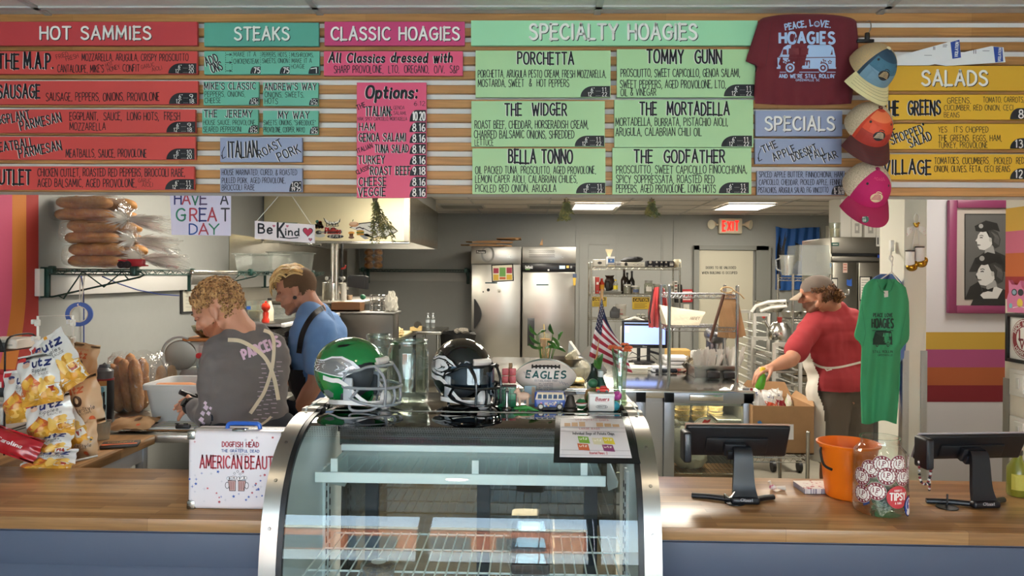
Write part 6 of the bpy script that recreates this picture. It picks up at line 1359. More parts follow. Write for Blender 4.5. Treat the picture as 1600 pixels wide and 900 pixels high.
rr_=lambda a,b_,z_,n=8,rad=.05:[(sx*(a-rad)+rad*cos(PI/2*(qd+i/n)),sy*(b_-rad)+rad*sin(PI/2*(qd+i/n)),z_)for qd,(sx,sy)in enumerate(((1,1),(-1,1),(-1,-1),(1,-1)))for i in range(n+1)]
MB().loft([rr_(w*.40,.13,.004),rr_(w*.42,.14,.01),rr_(w*.47,.165,h*.85),rr_(w*.47,.165,h*.86),rr_(w*.5,.18,h*.87),rr_(w*.5,.18,h*.97),rr_(w*.49,.175,h),rr_(w*.465,.16,h),rr_(w*.41,.135,.03),rr_(w*.2,.07,.02)]).mk('tub_body',M('#c9cdce',.45),t)
p2=Vec((at(245,620,p.y+.12).x,p.y+.14,zt_+h*.72));t2=thing('deli_sausage','thick pink sausage log cut at its left end, resting in the grey tub','sausage',p2+Vec((.0,0,0)))
MB().lathe([(0,0),(.046,0),(.0465,.004)],26).mk('cut_face',two_tone('#8a4a48','#c08a80',60,.4),t2);MB().lathe([(.0465,.004),(.049,.1),(.05,.19),(.042,.235),(.02,.252),(0,.255)],26).mk('casing',M('#e0986a',.35),t2)
for c in t2.children:c.data.transform(Matrix.Rotation(PI/2,4,'Y')@Matrix.Rotation(.0,4,'X'))
t2.rotation_euler=(0,-.04,-.25)
p=Vec((at(163,640,3.7).x,3.7,zt_));t=thing('water_bottle','black drinking bottle with stickers and a grey lid beside the loaves','bottle',p);H=at(163,570,3.7).z-zt_;r_=.044
MB().lathe([(0,0),(r_,0),(r_,H*.72),(r_*.9,H*.77),(0,H*.78)],24).mk('body',M('#16171a',.35),t);MB().lathe([(r_*.92,H*.77),(r_*.95,H*.9),(r_*.6,H*.95),(0,H*.96)],24).box((0,0,H*.96),(.05,.03,.03),.008).tube([(-.03,0,H*.93),(0,0,H*1.02),(.03,0,H*.93)],.007,6).mk('lid',M('#5c6064',.4),t);MB().lathe([(r_*1.01,H*.74),(r_*1.01,H*.77),(r_*.9,H*.77)],24).mk('collar',M('#8c1f26',.4),t)
k=Ink().rect(-.1,.01,.75,.19,'#bfe4ee',1)
def vtext(k,s,x,z0,z1,c,h):
 q=Ink();q.text(s,0,0,1,c,x1=1,down=0,bold=.18)
 for pts,ci,l in q.polys:k.polys.append(([(x+h*py,z1-(z1-z0)*px)for px,py in pts],k._c(c),2))
vtext(k,'perfect',.42,.02,.15,'#15222a',.22);vtext(k,'circuit',.12,.02,.15,'#15222a',.22)
k.disc(.32,.172,.2,'#6fb6cf',2,.014).disc(-.55,.1,.3,'#e8e4dc',1,.02).disc(-.55,.1,.2,'#a02a30',2,.013).disc(-.5,.165,.4,'#d8b07a',1,.016).rect(-.1,.19,.75,.215,'#c08a4a',1)
m_=basis(t);k.mk('stickers',lambda x,z_,l:m_@Vec(((r_+.0006+l)*sin(x),-(r_+.0006+l)*cos(x),z_*H/.29)),t,cut=.12)
p=on_t(199,678);t=thing('snack_bag','kraft snack bag lying on its back by the papers on the prep table','snack bag',p+Vec((0,.0,.022)),0,None,rot=(-PI/2+.2,0,.12))
pillow_bag(t,'bag',.2,.15,.045,[KRAFT,KRAFT],lambda k:k.disc(.62,.5,.1,'#6b4a30',1,.14).text('utz',.25,.7,.12,'#c8643c',x1=.5,down=0,bold=.2).disc(.7,.2,.05,'#d8643a',1,.06),seed=31)
p=on_t(268,675);o=thing('papers_on_clipboard','clipboard of green striped sheets with a black clip on the prep table','clipboard',p+Vec((0,.12,0)),.06)
MB().box((0,0,.004),(.27,.21,.006),.002).mk('backing',M('#a9784a',.6),o);MB().box((0,0,.012),(.26,.2,.009),.001).mat(1).slab([Vec((.04,.06,.018)),Vec((.12,.1,.018)),Vec((.09,.13,.05)),Vec((.03,.1,.045))],(0,0,.0008)).mk('paper_sheets',[M('#e4e2dc',.7),M('#dcdaf0',.7)],o);MB().box((.04,-.1,.022),(.07,.025,.02),.006).tube([(.02,-.1,.03),(.01,-.12,.04),(.03,-.12,.04)],.002,5).tube([(.06,-.1,.03),(.07,-.12,.04),(.05,-.12,.04)],.002,5).mk('binder_clip',BLACK,o)
k=Ink()
for i in range(6):k.rect(-.1,-.08+i*.027,.11,-.068+i*.027,'#a9c49a' if i%2 else '#c9d8e4',1)
k.mk('print',(lambda m:lambda x,y,l:m@Vec((x,y,.0168+l)))(basis(o)),o.children[1])
zc1=ZC+.001
p=on_z(155,689,zc1);tag(MB().lathe([(0,0),(.026,0),(.034,.085),(.036,.086),(.033,.083),(.024,.004),(0,.004)],22).mk('plastic_cup',clear('#f2f2ee',.1,.6,.05,.2,'#d4d4cc'),loc=p+Vec((0,.03,0))),'small clear plastic cup at the edge of the side counter','cup')
p=on_z(185,701,zc1);o=tag(MB().box((0,.05,.008),(.15,.09,.014),.003).mk('snack_packet',M('#3a2c20',.5),loc=p),'flat dark packet with orange edge lying on the side counter','packet');o.rotation_euler=(0,0,.35)
k=Ink().rect(-.07,.01,.07,.03,'#d8642c').text('CRUNCH',-.05,.05,.022,'#cfa86a',x1=.05,down=0);k.mk('print',(lambda m:lambda x,y,l:m@Vec((x,y,.0155+l)))(basis(o)),o)
p=Vec((at(318,620,4.35).x,4.35,zt_));t=thing('meat_slicer','grey meat slicer with round blade guard and red knob, steel bowl on top','slicer',p);sc=M('#b3b4b2',.35,.3)
H=at(318,532,4.35).z-zt_
MB().loft([rr_(.2,.17,0,rad=.06),rr_(.2,.17,.05,rad=.06),rr_(.13,.12,.13,rad=.05),rr_(.1,.1,.2,rad=.05)]).mk('base',sc,t);b=MB().box((.02,0,H-.05),(.2,.14,.1),.03,3).box((.02,.02,H-.17),(.12,.1,.2),.02);b.mk('motor_housing',M('#c9c9c5',.35),t)
bl=MB().lathe([(0,.0),(.06,0),(.085,.002),(.09,.006),(.085,.01),(.05,.012),(0,.012)],34).mk('blade',STEEL_D,t,smooth=12);bl.data.transform(Matrix.Translation((-.1,-.08,H-.08))@Matrix.Rotation(PI/2+.1,4,'X')@Matrix.Rotation(.25,4,'Y'))
MB().tube([(-.1+.108*cos(a),-.09,H-.08+.108*sin(a))for a in(PI*.35+PI*1.*i/14 for i in range(15))],.008,8).mk('blade_guard',sc,t);MB().box((.04,-.1,H-.06),(.04,.05,.09),.01).mk('lever',sc,t);MB().cyl((.035,-.13,H-.075),(.035,-.15,H-.075),.016,n=16).mk('knob',M('#b3242a',.4),t)
p2=p+Vec((.03,0,H+.001));tag(MB().box((0,0,.01),(.24,.18,.018),.004).mk('cutting_board',M('#b8743c',.5),loc=p2),'small orange wooden board on top of the slicer','board');tag(MB().lathe([(0,.0),(.045,0),(.085,.035),(.1,.07),(.094,.07),(.04,.008),(0,.008)],28).mk('steel_bowl',steel('#a09a80',.25),loc=p2+Vec((.0,0,.02))),'shallow steel bowl on the orange board above the slicer','bowl')
t=thing('prep_station','long dark steel sandwich station with a pale raised rail behind the cooks','prep station',(-1.99,5.97,0));w,d=.46,1.5;zr=1.29
MB().box((0,0,.45),(w,d,.9),.01).mk('cabinet',steel('#6c6a66',.3,bump=.05),t);MB().box((-.03,0,1.08),(w-.08,d,.34),.008).mk('hood_cover',steel('#5e5c59',.25,bump=.05),t,smooth=0);MB().box((0,0,zr-.012),(w-.02,d,.024),.004).mk('overshelf',steel('#8c8a86',.3),t);MB().box((w/2-.01,0,zr-.012),(.03,d+.02,.03),.006).mk('edge_strip',M('#d8d8d6',.4),t)
def on_r(u,v,Y):return Vec((at(u,v,Y).x,Y,zr+.002))
p=on_r(400,513,5.4);tt=thing('herb_tub','clear tub of dried green herbs with a blue label on the station rail','container',p);MB().loft([rr_(.045,.045,0,4,.01),rr_(.056,.056,.15,4,.012),rr_(.06,.06,.152,4,.012),rr_(.055,.055,.152,4,.01),rr_(.043,.043,.006,4,.01)]).mk('tub',CL,tt);MB().box((0,0,.045),(.085,.085,.07),.01).mk('herbs',M('#6b6238',.8,var=.4,bscale=120),tt);k=Ink().rect(-.05,.09,-.02,.115,'#2f62b8');k.mk('label',front_plane(tt,-.056),tt)
p=on_r(415,512,5.3);tt=thing('pepper_mill','glossy red pepper mill on the station rail','pepper mill',p);MB().lathe([(0,0),(.026,0),(.026,.02),(.019,.035),(.021,.06),(.02,.075),(.0,.075)],22).mk('body',M('#c0301e',.2),tt);MB().lathe([(.016,.075),(.018,.085),(.03,.1),(.032,.118),(.024,.135),(.01,.142),(0,.146)],22).ell((0,0,.15),(.008,.008,.008)).mk('mill_head',M('#c8351f',.2),tt)
bottle('cream sauce bottle with a black cap behind the red mill',on_r(421,512,5.5),.17,[(0,0),(.18,0),(.18,.5),(.09,.78),(.08,.9)],'#d8cdb4','#1c1c1c')
o=cbin('low grey plastic bin behind the red pepper mill',on_r(425,514,5.8),.3,.3,.1)
bottle('white squeeze bottle behind the green helmet',Vec((at(531,560,5.).x,5.,.9)),.2,[(0,0),(.16,0),(.17,.04),(.17,.55),(.1,.62),(.07,.66),(.02,.95)],'#e6dccc','#e6dccc')
t=thing('side_station','dark steel refrigerated counter behind the blond cook','counter',(at(520,540,5.2).x-.05,5.4,0));MB().box((0,0,.44),(.62,.9,.88),.01).mk('cabinet',steel('#55534f',.3),t);MB().box((0,0,.888),(.64,.92,.02),.004).mk('worktop',STEEL_D,t)
t=thing('cooking_range','steel cooking range with an overshelf under the exhaust hood','range',(-2.31,8.,0));MB().box((0,0,.46),(.68,1.7,.92),.01).mk('cabinet',steel('#7c7a74',.3),t);MB().box((-.08,0,1.15),(.5,1.6,.45),.01).mk('backguard',steel('#6a6864',.3),t)
zo=at(530,468,7.6).z;MB().box((.16,0,zo-.02),(1.,1.7,.035),.006).box((.3,-.8,1.15),(.04,.04,.48)).box((.3,.8,1.15),(.04,.04,.48)).mk('overshelf',steel('#b3aea4',.3),t)
def on_o(u,v,Y):return Vec((at(u,v,Y).x,Y,zo))
p=on_o(522,466,7.6);tt=thing('stock_pot','tall steel stock pot of utensils on the range shelf','pot',p);MB().lathe([(0,0),(.118,0),(.122,.01),(.122,.17),(.127,.176),(.118,.17),(.116,.012),(0,.012)],30).mk('pot_body',STEEL_B,tt);MB().tube([(.12,0,.13),(.15,0,.13),(.15,0,.11),(.12,0,.11)],.006,6).mk('handle',STEEL,tt)
r=random.Random(8)
for i in range(6):tag(MB().tube([Vec((0,0,0)),Vec((r.uniform(-.03,.03),0,.14)),Vec((r.uniform(-.06,.06),0,.2))],.008,6).ell((0,0,.205),(.018,.01,.022)).mk('utensil',M(('#d8d5cc','#3a3a3a','#b9b6ae')[i%3],.4),loc=p+Vec((-.08+.033*i,.02*(i%2),.014))),'kitchen utensil handle sticking out of the stock pot','utensil','utensils in the stock pot')
q=[at(543,448,7.4),at(572,452,7.4),at(573,433,7.4),at(570,431,7.4),at(546,430,7.4),at(543,434,7.4)]
q2=sum(q,Vec())/6;tag(MB().slab(q,(.02,.02,0)).slab([q2.lerp(v,.8)+Vec((0,-.003,0))for v in q],(0,.002,0)).mk('griddle_pan',M('#1b1b1c',.4),world=1,smooth=0),'black flat pan standing on edge beside the stock pot','pan')
p=on_o(537,467,7.35);tag(MB().cyl((0,0,0),(0,0,.17),.03,.026,16).cyl((0,0,.17),(0,0,.172),.01,n=10).mk('paper_roll',M('#d8d3c6',.7),loc=p),'white paper roll in front of the stock pot','paper roll')
p=on_o(567,467,7.6);tag(MB().ell((0,0,.028),(.03,.026,.028)).cyl((0,-.02,.03),(0,-.032,.03),.012,n=12).mk('green_knob',M('#1f6b4a',.4),loc=p),'small green round gadget at the end of the range shelf','gadget')
p=on_o(546,467,7.5);tag(MB().lathe([(0,0),(.025,0),(.035,.05),(.03,.05),(0,.006)],16).mk('small_cup',M('#c9a98a',.5),loc=p),'small tan cup on the range shelf','cup')
tag(MB().cyl(on_o(520,385,7.5),Vec((at(520,385,7.5).x,7.5,hz0)),.018,n=12).cyl(on_o(526,385,7.5),Vec((at(526,385,7.5).x,7.5,hz0)),.018,n=12).box(Vec((at(523,385,7.5).x,7.5,hz0-.01)),(.14,.06,.02),.004).mk('conduit',STEEL_B,world=1),'pair of pale steel conduits from the hood to the range','pipe')
x_=at(534,400,7.8).x;t=thing('gas_pipe','black pipe with a small red valve hanging from the hood','pipe',(x_,7.8,zo));MB().cyl((0,0,0),(0,0,hz0-zo),.014,n=10).cyl((0,0,.1),(0,0,.14),.035,n=10).mk('pipe_body',BLACK,t);MB().box((0,-.01,.22),(.08,.04,.03),.01).mk('fitting',M('#c9c6be',.4),t);MB().tube([(.0,-.01,.32),(.04,-.02,.33),(.05,-.02,.36)],.01,6).mk('valve',M('#b8322c',.4),t)
zt7=.93;wx1=-1.44;wx0=-1.95
t=thing('work_table','dark work table with shelves behind the glass jar','table',((wx0+wx1)/2,8.2,0));w,d=wx1-wx0,2.2
MB().box((0,0,zt7-.02),(w,d,.04),.005).mk('tabletop',steel('#6f6a60',.35),t)
for sx in(-1,1):
 for sy in(-1,1):MB().box((sx*(w/2-.03),sy*(d/2-.03),zt7/2-.02),(.04,.04,zt7-.04)).mk('leg',BLACK,t)
b=MB()
for i in range(9):b.box((0,-d/2+.06+i*.11,zt7-.09),(w,.05,.02)).box((w/2,-d/2+.06+i*.11,zt7-.07),(.02,.05,.05))
b.mk('rack_rails',M('#3a3733',.5),t,smooth=0)
T7=lambda u,v:on_z(u,v,zt7+.001)
tag(MB().box((0,0,.011),(.4,.95,.022),.006).mat(1).box((0,0,.0225),(.38,.93,.001)).mk('cutting_board',[M('#c2b78c',.6),M('#cbbf96',.65)],loc=(-1.66,8.6,zt7+.001)),'large cream cutting board on the dark work table','board')
def crumple(label,p,s_,c,seed):
 b=MB();r=random.Random(seed);b.ell((0,0,s_[2]*.5),s_,u=22,v=14)
 for v in b.bm.verts:v.co*=1+r.uniform(-.16,.16);v.co.z=max(.001,v.co.z)
 tag(b.mk('crumpled_paper',M(c,.85),loc=p,smooth=0),label,'paper')
crumple('crumpled white paper at the back of the cutting board',Vec((at(606,520,8.75).x,8.75,zt7+.025)),(.14,.1,.07),'#d8cdb2',1);crumple('crumpled tan paper in the middle of the cutting board',Vec((at(619,530,8.3).x,8.3,zt7+.025)),(.09,.09,.06),'#c9b282',2);crumple('crumpled brown paper at the near left of the work table',Vec((at(570,528,7.5).x-.0,7.5,zt7+.002)),(.09,.07,.035),'#9c7a50',3)
def pet(label,p,h,group=None):
 t=thing('water_bottle',label,'bottle',p,0,group);r=h*.145;pr=[(0,0),(r,0)]+[(r*(1-.05*(i%2)),h*(.05+.07*i))for i in range(9)]+[(r*.9,h*.72),(r*.4,h*.86),(r*.38,h*.92)]
 MB().lathe(pr,18).mk('body',clear('#eef4f4',.12,.8,.02,.10),t);MB().cyl((0,0,h*.91),(0,0,h),r*.45,n=14).mk('cap',M('#e2e4e4',.4),t);k=Ink().rect(-1.2,h*.35,1.2,h*.55,'#cfd8dc');m=basis(t);k.mk('paper_label',lambda x,z,l:m@Vec(((r+.001+l)*sin(x),-(r+.001+l)*cos(x),z)),t,cut=.25)
pet('clear water bottle standing alone on the work table',Vec((at(582,533,7.35).x,7.35,zt7+.001)),.19)
p=Vec((at(649,519,9.).x,9.05,zt7+.025));t=thing('tape_dispenser','tan tape dispenser at the far end of the cutting board','tape dispenser',p);MB().prism([(-.07,0),(.07,0),(.075,.06),(.05,.065),(.02,.03),(-.03,.05),(-.07,.045)],Matrix(((1,0,0,0),(0,0,1,-.03),(0,1,0,0),(0,0,0,1))),.06).mk('body',M('#b39a66',.5),t);MB().cyl((.02,-.02,.07),(.02,.02,.07),.045,n=22).mk('roll',M('#26221e',.5),t)
t=thing('side_table','small steel table against the back wall left of the fridges','table',(at(673,520,10.1).x,10.1,0));w=40*mpp(9.9)*1.15;MB().box((0,0,.88),(w,.9,.04),.004).mk('tabletop',STEEL,t)
for sx in(-1,1):
 for sy in(-1,1):MB().cyl((sx*(w/2-.05),sy*.4,0),(sx*(w/2-.05),sy*.4,.86),.02,n=10).mk('leg',STEEL,t)
for i,u in enumerate((668.5,676.5)):pet(('clear water bottle on the back side table, left of two','clear water bottle on the back side table, right of two')[i],Vec((at(u,516,10.3).x,10.3,.901)),.21,'bottles on the side table')
p=Vec((at(715,530,9.9).x,9.9,0));t=thing('trash_can','dark bin with a black liner between side table and fridge','trash can',p);MB().lathe([(0,0),(.17,0),(.2,.82),(.21,.84),(.19,.84),(.165,.02),(0,.02)],24).mk('can_body',M('#2b2b2d',.5),t);b=MB().lathe([(.2,.5),(.225,.7),(.24,.86),(.2,.885),(.15,.84),(0,.78)],30);b.mk('liner',M('#151516',.35),t,jit=.012);crumple('crumpled clear wrap on top of the dark bin',p+Vec((.06,-.05,.86)),(.1,.08,.05),'#8d867a',7)
p=Vec((at(545,500,6.95).x,7.02,.0));t=thing('wood_box','open brown wooden box on the station end','box',(at(545,500,7.).x,7.02-.05,1.3));b=MB().box((0,0,.006),(.27,.2,.012));
for sy in(-1,1):b.box((0,sy*.094,.04),(.27,.012,.08))
for sx in(-1,1):b.box((sx*.13,0,.04),(.012,.18,.08))
b.mk('box_wall',wood('#9a6a3a','#7c5230',.1,.5),t,smooth=0)
st=thing('equipment_stand','dark steel stand under the wooden box','stand',(at(545,500,7.).x+.06,6.93,0));MB().box((.1,0,.64),(.62,.3,1.28),.01).mk('cabinet',steel('#5f5c57',.3),st);MB().box((.1,0,1.288),(.66,.32,.02),.004).mk('stand_top',STEEL_D,st)
for i,dx in enumerate((.0,.12)):
 b=MB()
 for z_ in(.003,.05,.1,.15):b.tube([(.075*cos(a),.075*sin(a),z_)for a in(2*PI*k/18 for k in range(18))],.004,5,closed=1)
 for k in range(12):a=2*PI*k/12;b.tube([(.075*cos(a),.075*sin(a),0),(.075*cos(a),.075*sin(a),.15)],.0025,4)
 tag(b.mk('wire_basket',CHROME,loc=(st.location.x+.22+dx,7.+.02*i,1.299)),('round wire basket left of two beside the wooden box','round wire basket at the stand end')[i],'basket','wire baskets')if i==0 else b.bm.free()
crumple('crumpled pale plastic bag beside the wire basket',Vec((st.location.x+.36,6.95,1.3)),(.06,.06,.12),'#cfcabd',9)
tag(MB().slab([at(570,527,7.15),at(596,520,7.6),at(607,492,7.6),at(580,500,7.15)],(.01,.0,.0)).slab([at(571,526,7.14),at(573,526,7.14),at(583,500,7.14),at(581,500,7.14)],(.0,.01,0)).mk('splash_panel',steel('#6a665f',.3),world=1,smooth=0),'slanted grey steel splash panel left of the work table','panel')
b0=Vec((at(584,421,11.25).x,11.25,zb_+.006));r=random.Random(2)
for i in range(8):tag(MB().ell((0,0,.05),(.07,.08,.05)).ell((0,0,.07),(.06,.07,.04)).mk('bread_roll',two_tone('#a8703c','#c98f54',12,.7),loc=b0+Vec((-.07+.14*(i%2),-.02,.098*(i//2)))),'round brown roll in the clear bag on the back wall shelf','bread roll','rolls in the bag on the back shelf')
t=thing('bread_bag','clear bag of brown rolls on the back wall shelf','bag',b0);b=MB();b.loft([[(.155*s_*cos(a)*(1+r.uniform(-.05,.05)),.11*s_*sin(a),z_)for a in(2*PI*k/20 for k in range(20))]for z_,s_ in((0,.9),(.1,1),(.25,1),(.38,.95),(.43,.5))],caps=0).mk('film',FILM,t,smooth=20)
# on top of the glass case
zq=ZT+.0005
def on_c(u,v=None,Y=None):
 if Y is None:return on_z(u,v,zq)
 return Vec((at(u,640,Y).x,Y,zq))
def helmet(label,p,rz,shell,mask,decal_fn,logo,visor=None,s=1.):
 t=thing('football_helmet',label,'helmet',p,rz,'football helmets');t.scale=(s,s,s)
 RX,RY,RZ_=.135,.108,.125;CZ=.122
 def surf(th,ph,k=1.):
  x=RX*k*cos(ph)*cos(th);y=RY*k*cos(ph)*sin(th);z_=RZ_*k*sin(ph)
  if z_<0:x*=1-.10*(z_/RZ_)**2;y*=1-.06*(z_/RZ_)**2
  if x<0:z_+=.012*(x/RX)**2
  return Vec((x,y,z_+CZ))
 def lim(z_):
  z_-=CZ;tb=((-.2,.085),(-.11,.078),(-.09,.062),(-.06,.036),(-.02,.026),(.01,.034),(.03,.062),(.045,.1),(.055,.2))
  for(a,xa),(b_,xb)in zip(tb,tb[1:]):
   if a<=z_<=b_:return xa+(xb-xa)*(z_-a)/(b_-a)
  return 1
 b=MB();nu,nv=96,56
 V={}
 def gv(i,j):
  i%=nu
  if(i,j)not in V:
   q=surf(2*PI*i/nu,-1.02+(PI/2+1.02)*j/nv);L=lim(q.z)
   if q.x>L-.004 and q.x<L+.012:q=Vec((L,q.y,q.z))
   V[(i,j)]=b.bm.verts.new(q)
  return V[(i,j)]
 for i in range(nu):
  for j in range(nv):
   pts=[surf(2*PI*(i+a)/nu,-1.02+(PI/2+1.02)*(j+c)/nv)for a,c in((0,0),(1,0),(1,1),(0,1))]
   m_=sum(pts,Vec())/4
   if m_.x>lim(m_.z):continue
   vs=[]
   for a,c in((0,0),(1,0),(1,1),(0,1)):
    v=gv(i+a,j+c)
    if v not in vs:vs.append(v)
   if len(vs)>2:
    try:b.bm.faces.new(vs)
    except ValueError:pass
 bmesh.ops.remove_doubles(b.bm,verts=b.bm.verts,dist=.0005)
 bmesh.ops.recalc_face_normals(b.bm,faces=b.bm.faces);bmesh.ops.solidify(b.bm,geom=b.bm.faces[:],thickness=.006)
 b.mk('shell',shell,t,smooth=50)
 m4=basis(t)
 def side(sg,k=1.006):
  def f(x,z_,l):
   zz=z_-CZ;fx_=1-(.10*(zz/RZ_)**2 if zz<0 else 0);q=1-(x/(RX*fx_))**2-(zz/RZ_)**2;y=RY*math.sqrt(max(.002,q))*(1-(.06*(zz/RZ_)**2 if zz<0 else 0))
   if x<0:z_=z_+.012*(x/RX)**2
   c=Vec((x,sg*y,z_-CZ));return m4@(c*(k+l*6)+Vec((0,0,CZ)))
  return f
 for sg in(-1,1):
  k=Ink();decal_fn(k);k.mk('wing_emblem',side(sg),t,cut=.012,rough=.25,label=logo)
 k=Ink().poly([(-.06,.065),(-.03,.072),(-.012,.06),(-.02,.045),(-.035,.042),(-.055,.052)],'#6b6f72',1);k.mk('ear_vent',side(-1),t,cut=.012)
 k=Ink().poly([(-.012,CZ+.1),(.03,CZ+.106),(.022,CZ+.098),(-.01,CZ+.093)],'#0c0d0e',1);k.mk('air_vent',side(-1),t,cut=.012)
 inn=MB()
 for sg in(-1,1):inn.box((.035,sg*.082,.07),(.05,.02,.075),.01,3)
 inn.ell((-.015,0,CZ),(.095,.085,.10));inn.mk('padding',M('#43474c',.7),t)
 MB().tube([surf(a,.38,1.02)for a in(-.34+.68*i/12 for i in range(13))],.013,8).mk('front_bumper',M('#e8ddd8',.35),t)
 for sg in(-1,1):MB().box((.045,sg*.094,.075),(.035,.012,.085),.006,2).mk('jaw_pad',M('#b9bdc4',.5),t)
 b=MB();r_=.0052
 bar=lambda z0,zf,reach,wd,ys=.1,x0=.03:[Vec((x0,-ys,z0)),Vec((.09,-ys*1.,(z0+zf)/2)),Vec((reach-.035,-wd,zf)),Vec((reach,-wd*.45,zf)),Vec((reach+.004,0,zf)),Vec((reach,wd*.45,zf)),Vec((reach-.035,wd,zf)),Vec((.09,ys,(z0+zf)/2)),Vec((x0,ys,z0))]
 sm=lambda pts:[Vec(q)for q in cr3(pts,4)]
 b.tube(sm(bar(.085,.082,.185,.07)),r_,8).tube(sm(bar(.05,.022,.18,.066,.095,.05)),r_,8).tube(sm(bar(.135,.155,.145,.075,.098,.045)),r_,8)
 for y in(-.055,.055):
  b.tube(sm([(.128,y*1.1,.158),(.16,y,.12),(.168,y,.08),(.165,y,.02)]),r_,8)
 for y in(-.022,.022):b.tube(sm([(.181,y,.082),(.186,y,.05),(.178,y,.022)]),r_,8)
 for sg in(-1,1):
  b.tube(sm([(.045,sg*.1,.137),(.03,sg*.102,.11),(.03,sg*.1,.085)]),r_,8).tube(sm([(.09,sg*.098,.083),(.07,sg*.098,.06),(.055,sg*.095,.045)]),r_,8)
  b.tube(sm([(.055,sg*.096,.04),(.052,sg*.093,.012),(.075,sg*.085,.004),(.12,sg*.075,.008),(.145,sg*.064,.021)]),r_,8)
 b.mk('face_mask',mask,t)
 st=M('#e9e6e4',.5);b=MB()
 for sg in(-1,1):
  for zz,xs in((.115,-.045),(.022,-.06)):
   q0=Vec((xs,sg*(RY*math.sqrt(max(.05,1-(xs/RX)**2-((zz-CZ)/RZ_)**2))+.004),zz));q1=Vec((.03,sg*.105,zz*.72+.018));q2=Vec((.11,sg*.075,.03));q3=Vec((.15,sg*.03,.03))
   pts=sm([q0,q0.lerp(q1,.5)+Vec((0,sg*.006,0)),q1,q2,q3]);up=Vec((0,0,.0075))
   b.loft([[p_-up,p_+up,p_+up+Vec((0,sg*.002,0)),p_-up+Vec((0,sg*.002,0))]for p_ in pts])
 b.mk('chin_strap',st,t);MB().lathe([(.036,-.0),(.032,.014),(.02,.024),(0,.028)],18,sx=1,sy=.8).mk('chin_cup',st,t)
 cc_=[c for c in bpy.data.objects if c.parent==t and c.name.startswith('chin_cup')][0]
 cc_.data.transform(Matrix.Translation((.132,0,.032))@Matrix.Rotation(PI/2,4,'Y'))
 if visor:
  MB().grid(lambda a,c:Vec((.05+.105*sin(PI*a)**.7,-.098+.196*a,.075+.08*c+.0)),20,4).mk('visor',visor,t)
 return t
def cr3(p,k=4):
 p=[Vec(q)for q in p];out=[]
 for i in range(len(p)-1):
  a,b_,c,d=p[max(i-1,0)],p[i],p[i+1],p[min(i+2,len(p)-1)]
  for j in range(k):
   t=j/k;out.append(.5*(2*b_+(c-a)*t+(2*a-5*b_+4*c-d)*t*t+(3*b_-a-3*c+d)*t**3))
 out.append(p[-1]);return out
W0=[(.085,.150),(.06,.172),(.02,.188),(-.02,.186),(-.055,.172),(-.105,.164),(-.092,.157),(-.112,.150),(-.098,.145),(-.112,.137),(-.092,.134),(-.1,.127),(-.07,.128),(-.035,.126),(0,.122),(.03,.118),(.055,.130),(.08,.140)]
def shrink(P,k,dx=0,dz=0):
 cx=sum(p[0]for p in P)/len(P);cz_=sum(p[1]for p in P)/len(P);return[(cx+(x-cx)*k+dx,cz_+(z_-cz_)*k+dz)for x,z_ in P]
def wing_g(k):k.poly(W0,'#e6e6ea',1).poly(shrink(W0,.86,.003),M('#b4b2b4',.25,.75),2)
def wing_b(k):
 k.poly(shrink(W0,1.08),'#050506',.5).poly(W0,'#e9e8ea',1)
 k.poly([(-.03,.168),(-.07,.16),(-.055,.152),(-.085,.148),(-.06,.142),(-.085,.136),(-.05,.136),(-.02,.142)],M('#8e8d90',.3,.5),2)
 k.stroke([(.07,.156),(.03,.175),(-.01,.178),(-.05,.165),(-.09,.159)],.004,'#0a0a0c',2).stroke([(.05,.132),(0,.132),(-.03,.137)],.003,'#0a0a0c',2)
helmet('shiny green football helmet with a silver wing and grey face mask',on_c(548,Y=2.6),-.30,M('#0f7a3a',.12,coat=1.),M('#8d9095',.35),wing_g,'silver wing emblem edged in white',s=1.)
helmet('black football helmet with a white and grey wing and black face mask',on_c(722,Y=2.68),-.88,M('#0b1416',.08,coat=1.),M('#17181a',.25),wing_b,'white and grey wing emblem outlined in black',visor=clear('#8fb0c4',.10,.5),s=.97)
def glass_jar(name,label,p,r,h,rim,draw=None,group=None):
 t=thing(name,label,'jar',p,0,group);g=clear('#f3faf6',.07,.95)
 MB().lathe([(0,.004),(r*.8,.002),(r*.95,.008),(r,.03),(r,h*.78),(r*.97,h*.85),(rim,h*.90),(rim,h*.93)],44).mk('glass_wall',g,t,smooth=60)
 MB().lathe([(0,.012),(r*.85,.012),(r*.945,.03),(r*.945,h*.78),(r*.92,h*.85),(rim*.95,h*.9),(rim*.95,h*.97)],44).mk('inner_wall',clear('#f7fbf9',.03,.7),t,smooth=60)
 MB().lathe([(rim*1.04,h*.93),(rim*1.08,h*.955),(rim*1.06,h*.985),(rim,h),(rim*.95,h*.98),(rim*.96,h*.94),(rim*1.04,h*.93)],44).mk('glass_rim',clear('#eef6f2',.2,.95),t,smooth=60)
 return t
glass_jar('glass_jar','large empty clear glass jar between the two helmets',on_c(637,Y=2.69),.076,.235,.068)
glass_jar('glass_jar','smaller clear glass jar peeking out behind the green helmet',on_c(591,Y=2.84),.052,.24,.045)
p=on_c(852,Y=2.8);t=thing('football','white panelled football with green lettering and dark laces on a small stand','football',p+Vec((0,0,.1)),0);zb2=at(852,588,2.8).z-p.z-.1
def fb(a,c,k=1.):return Vec((.118*k*sin(a),-.068*k*cos(a)**1.25*cos(c)if cos(a)>0 else 0,zb2+.068*k*max(0,cos(a))**1.25*sin(c)))
b=MB();b.grid(lambda u,v:fb((u-.5)*PI*.999,-PI+2*PI*v),40,36)
for f in b.bm.faces:
 c=f.calc_center_median();ang=math.atan2(c.z-zb2,-c.y);f.material_index=0 if-1.05<ang<1.25 else 1
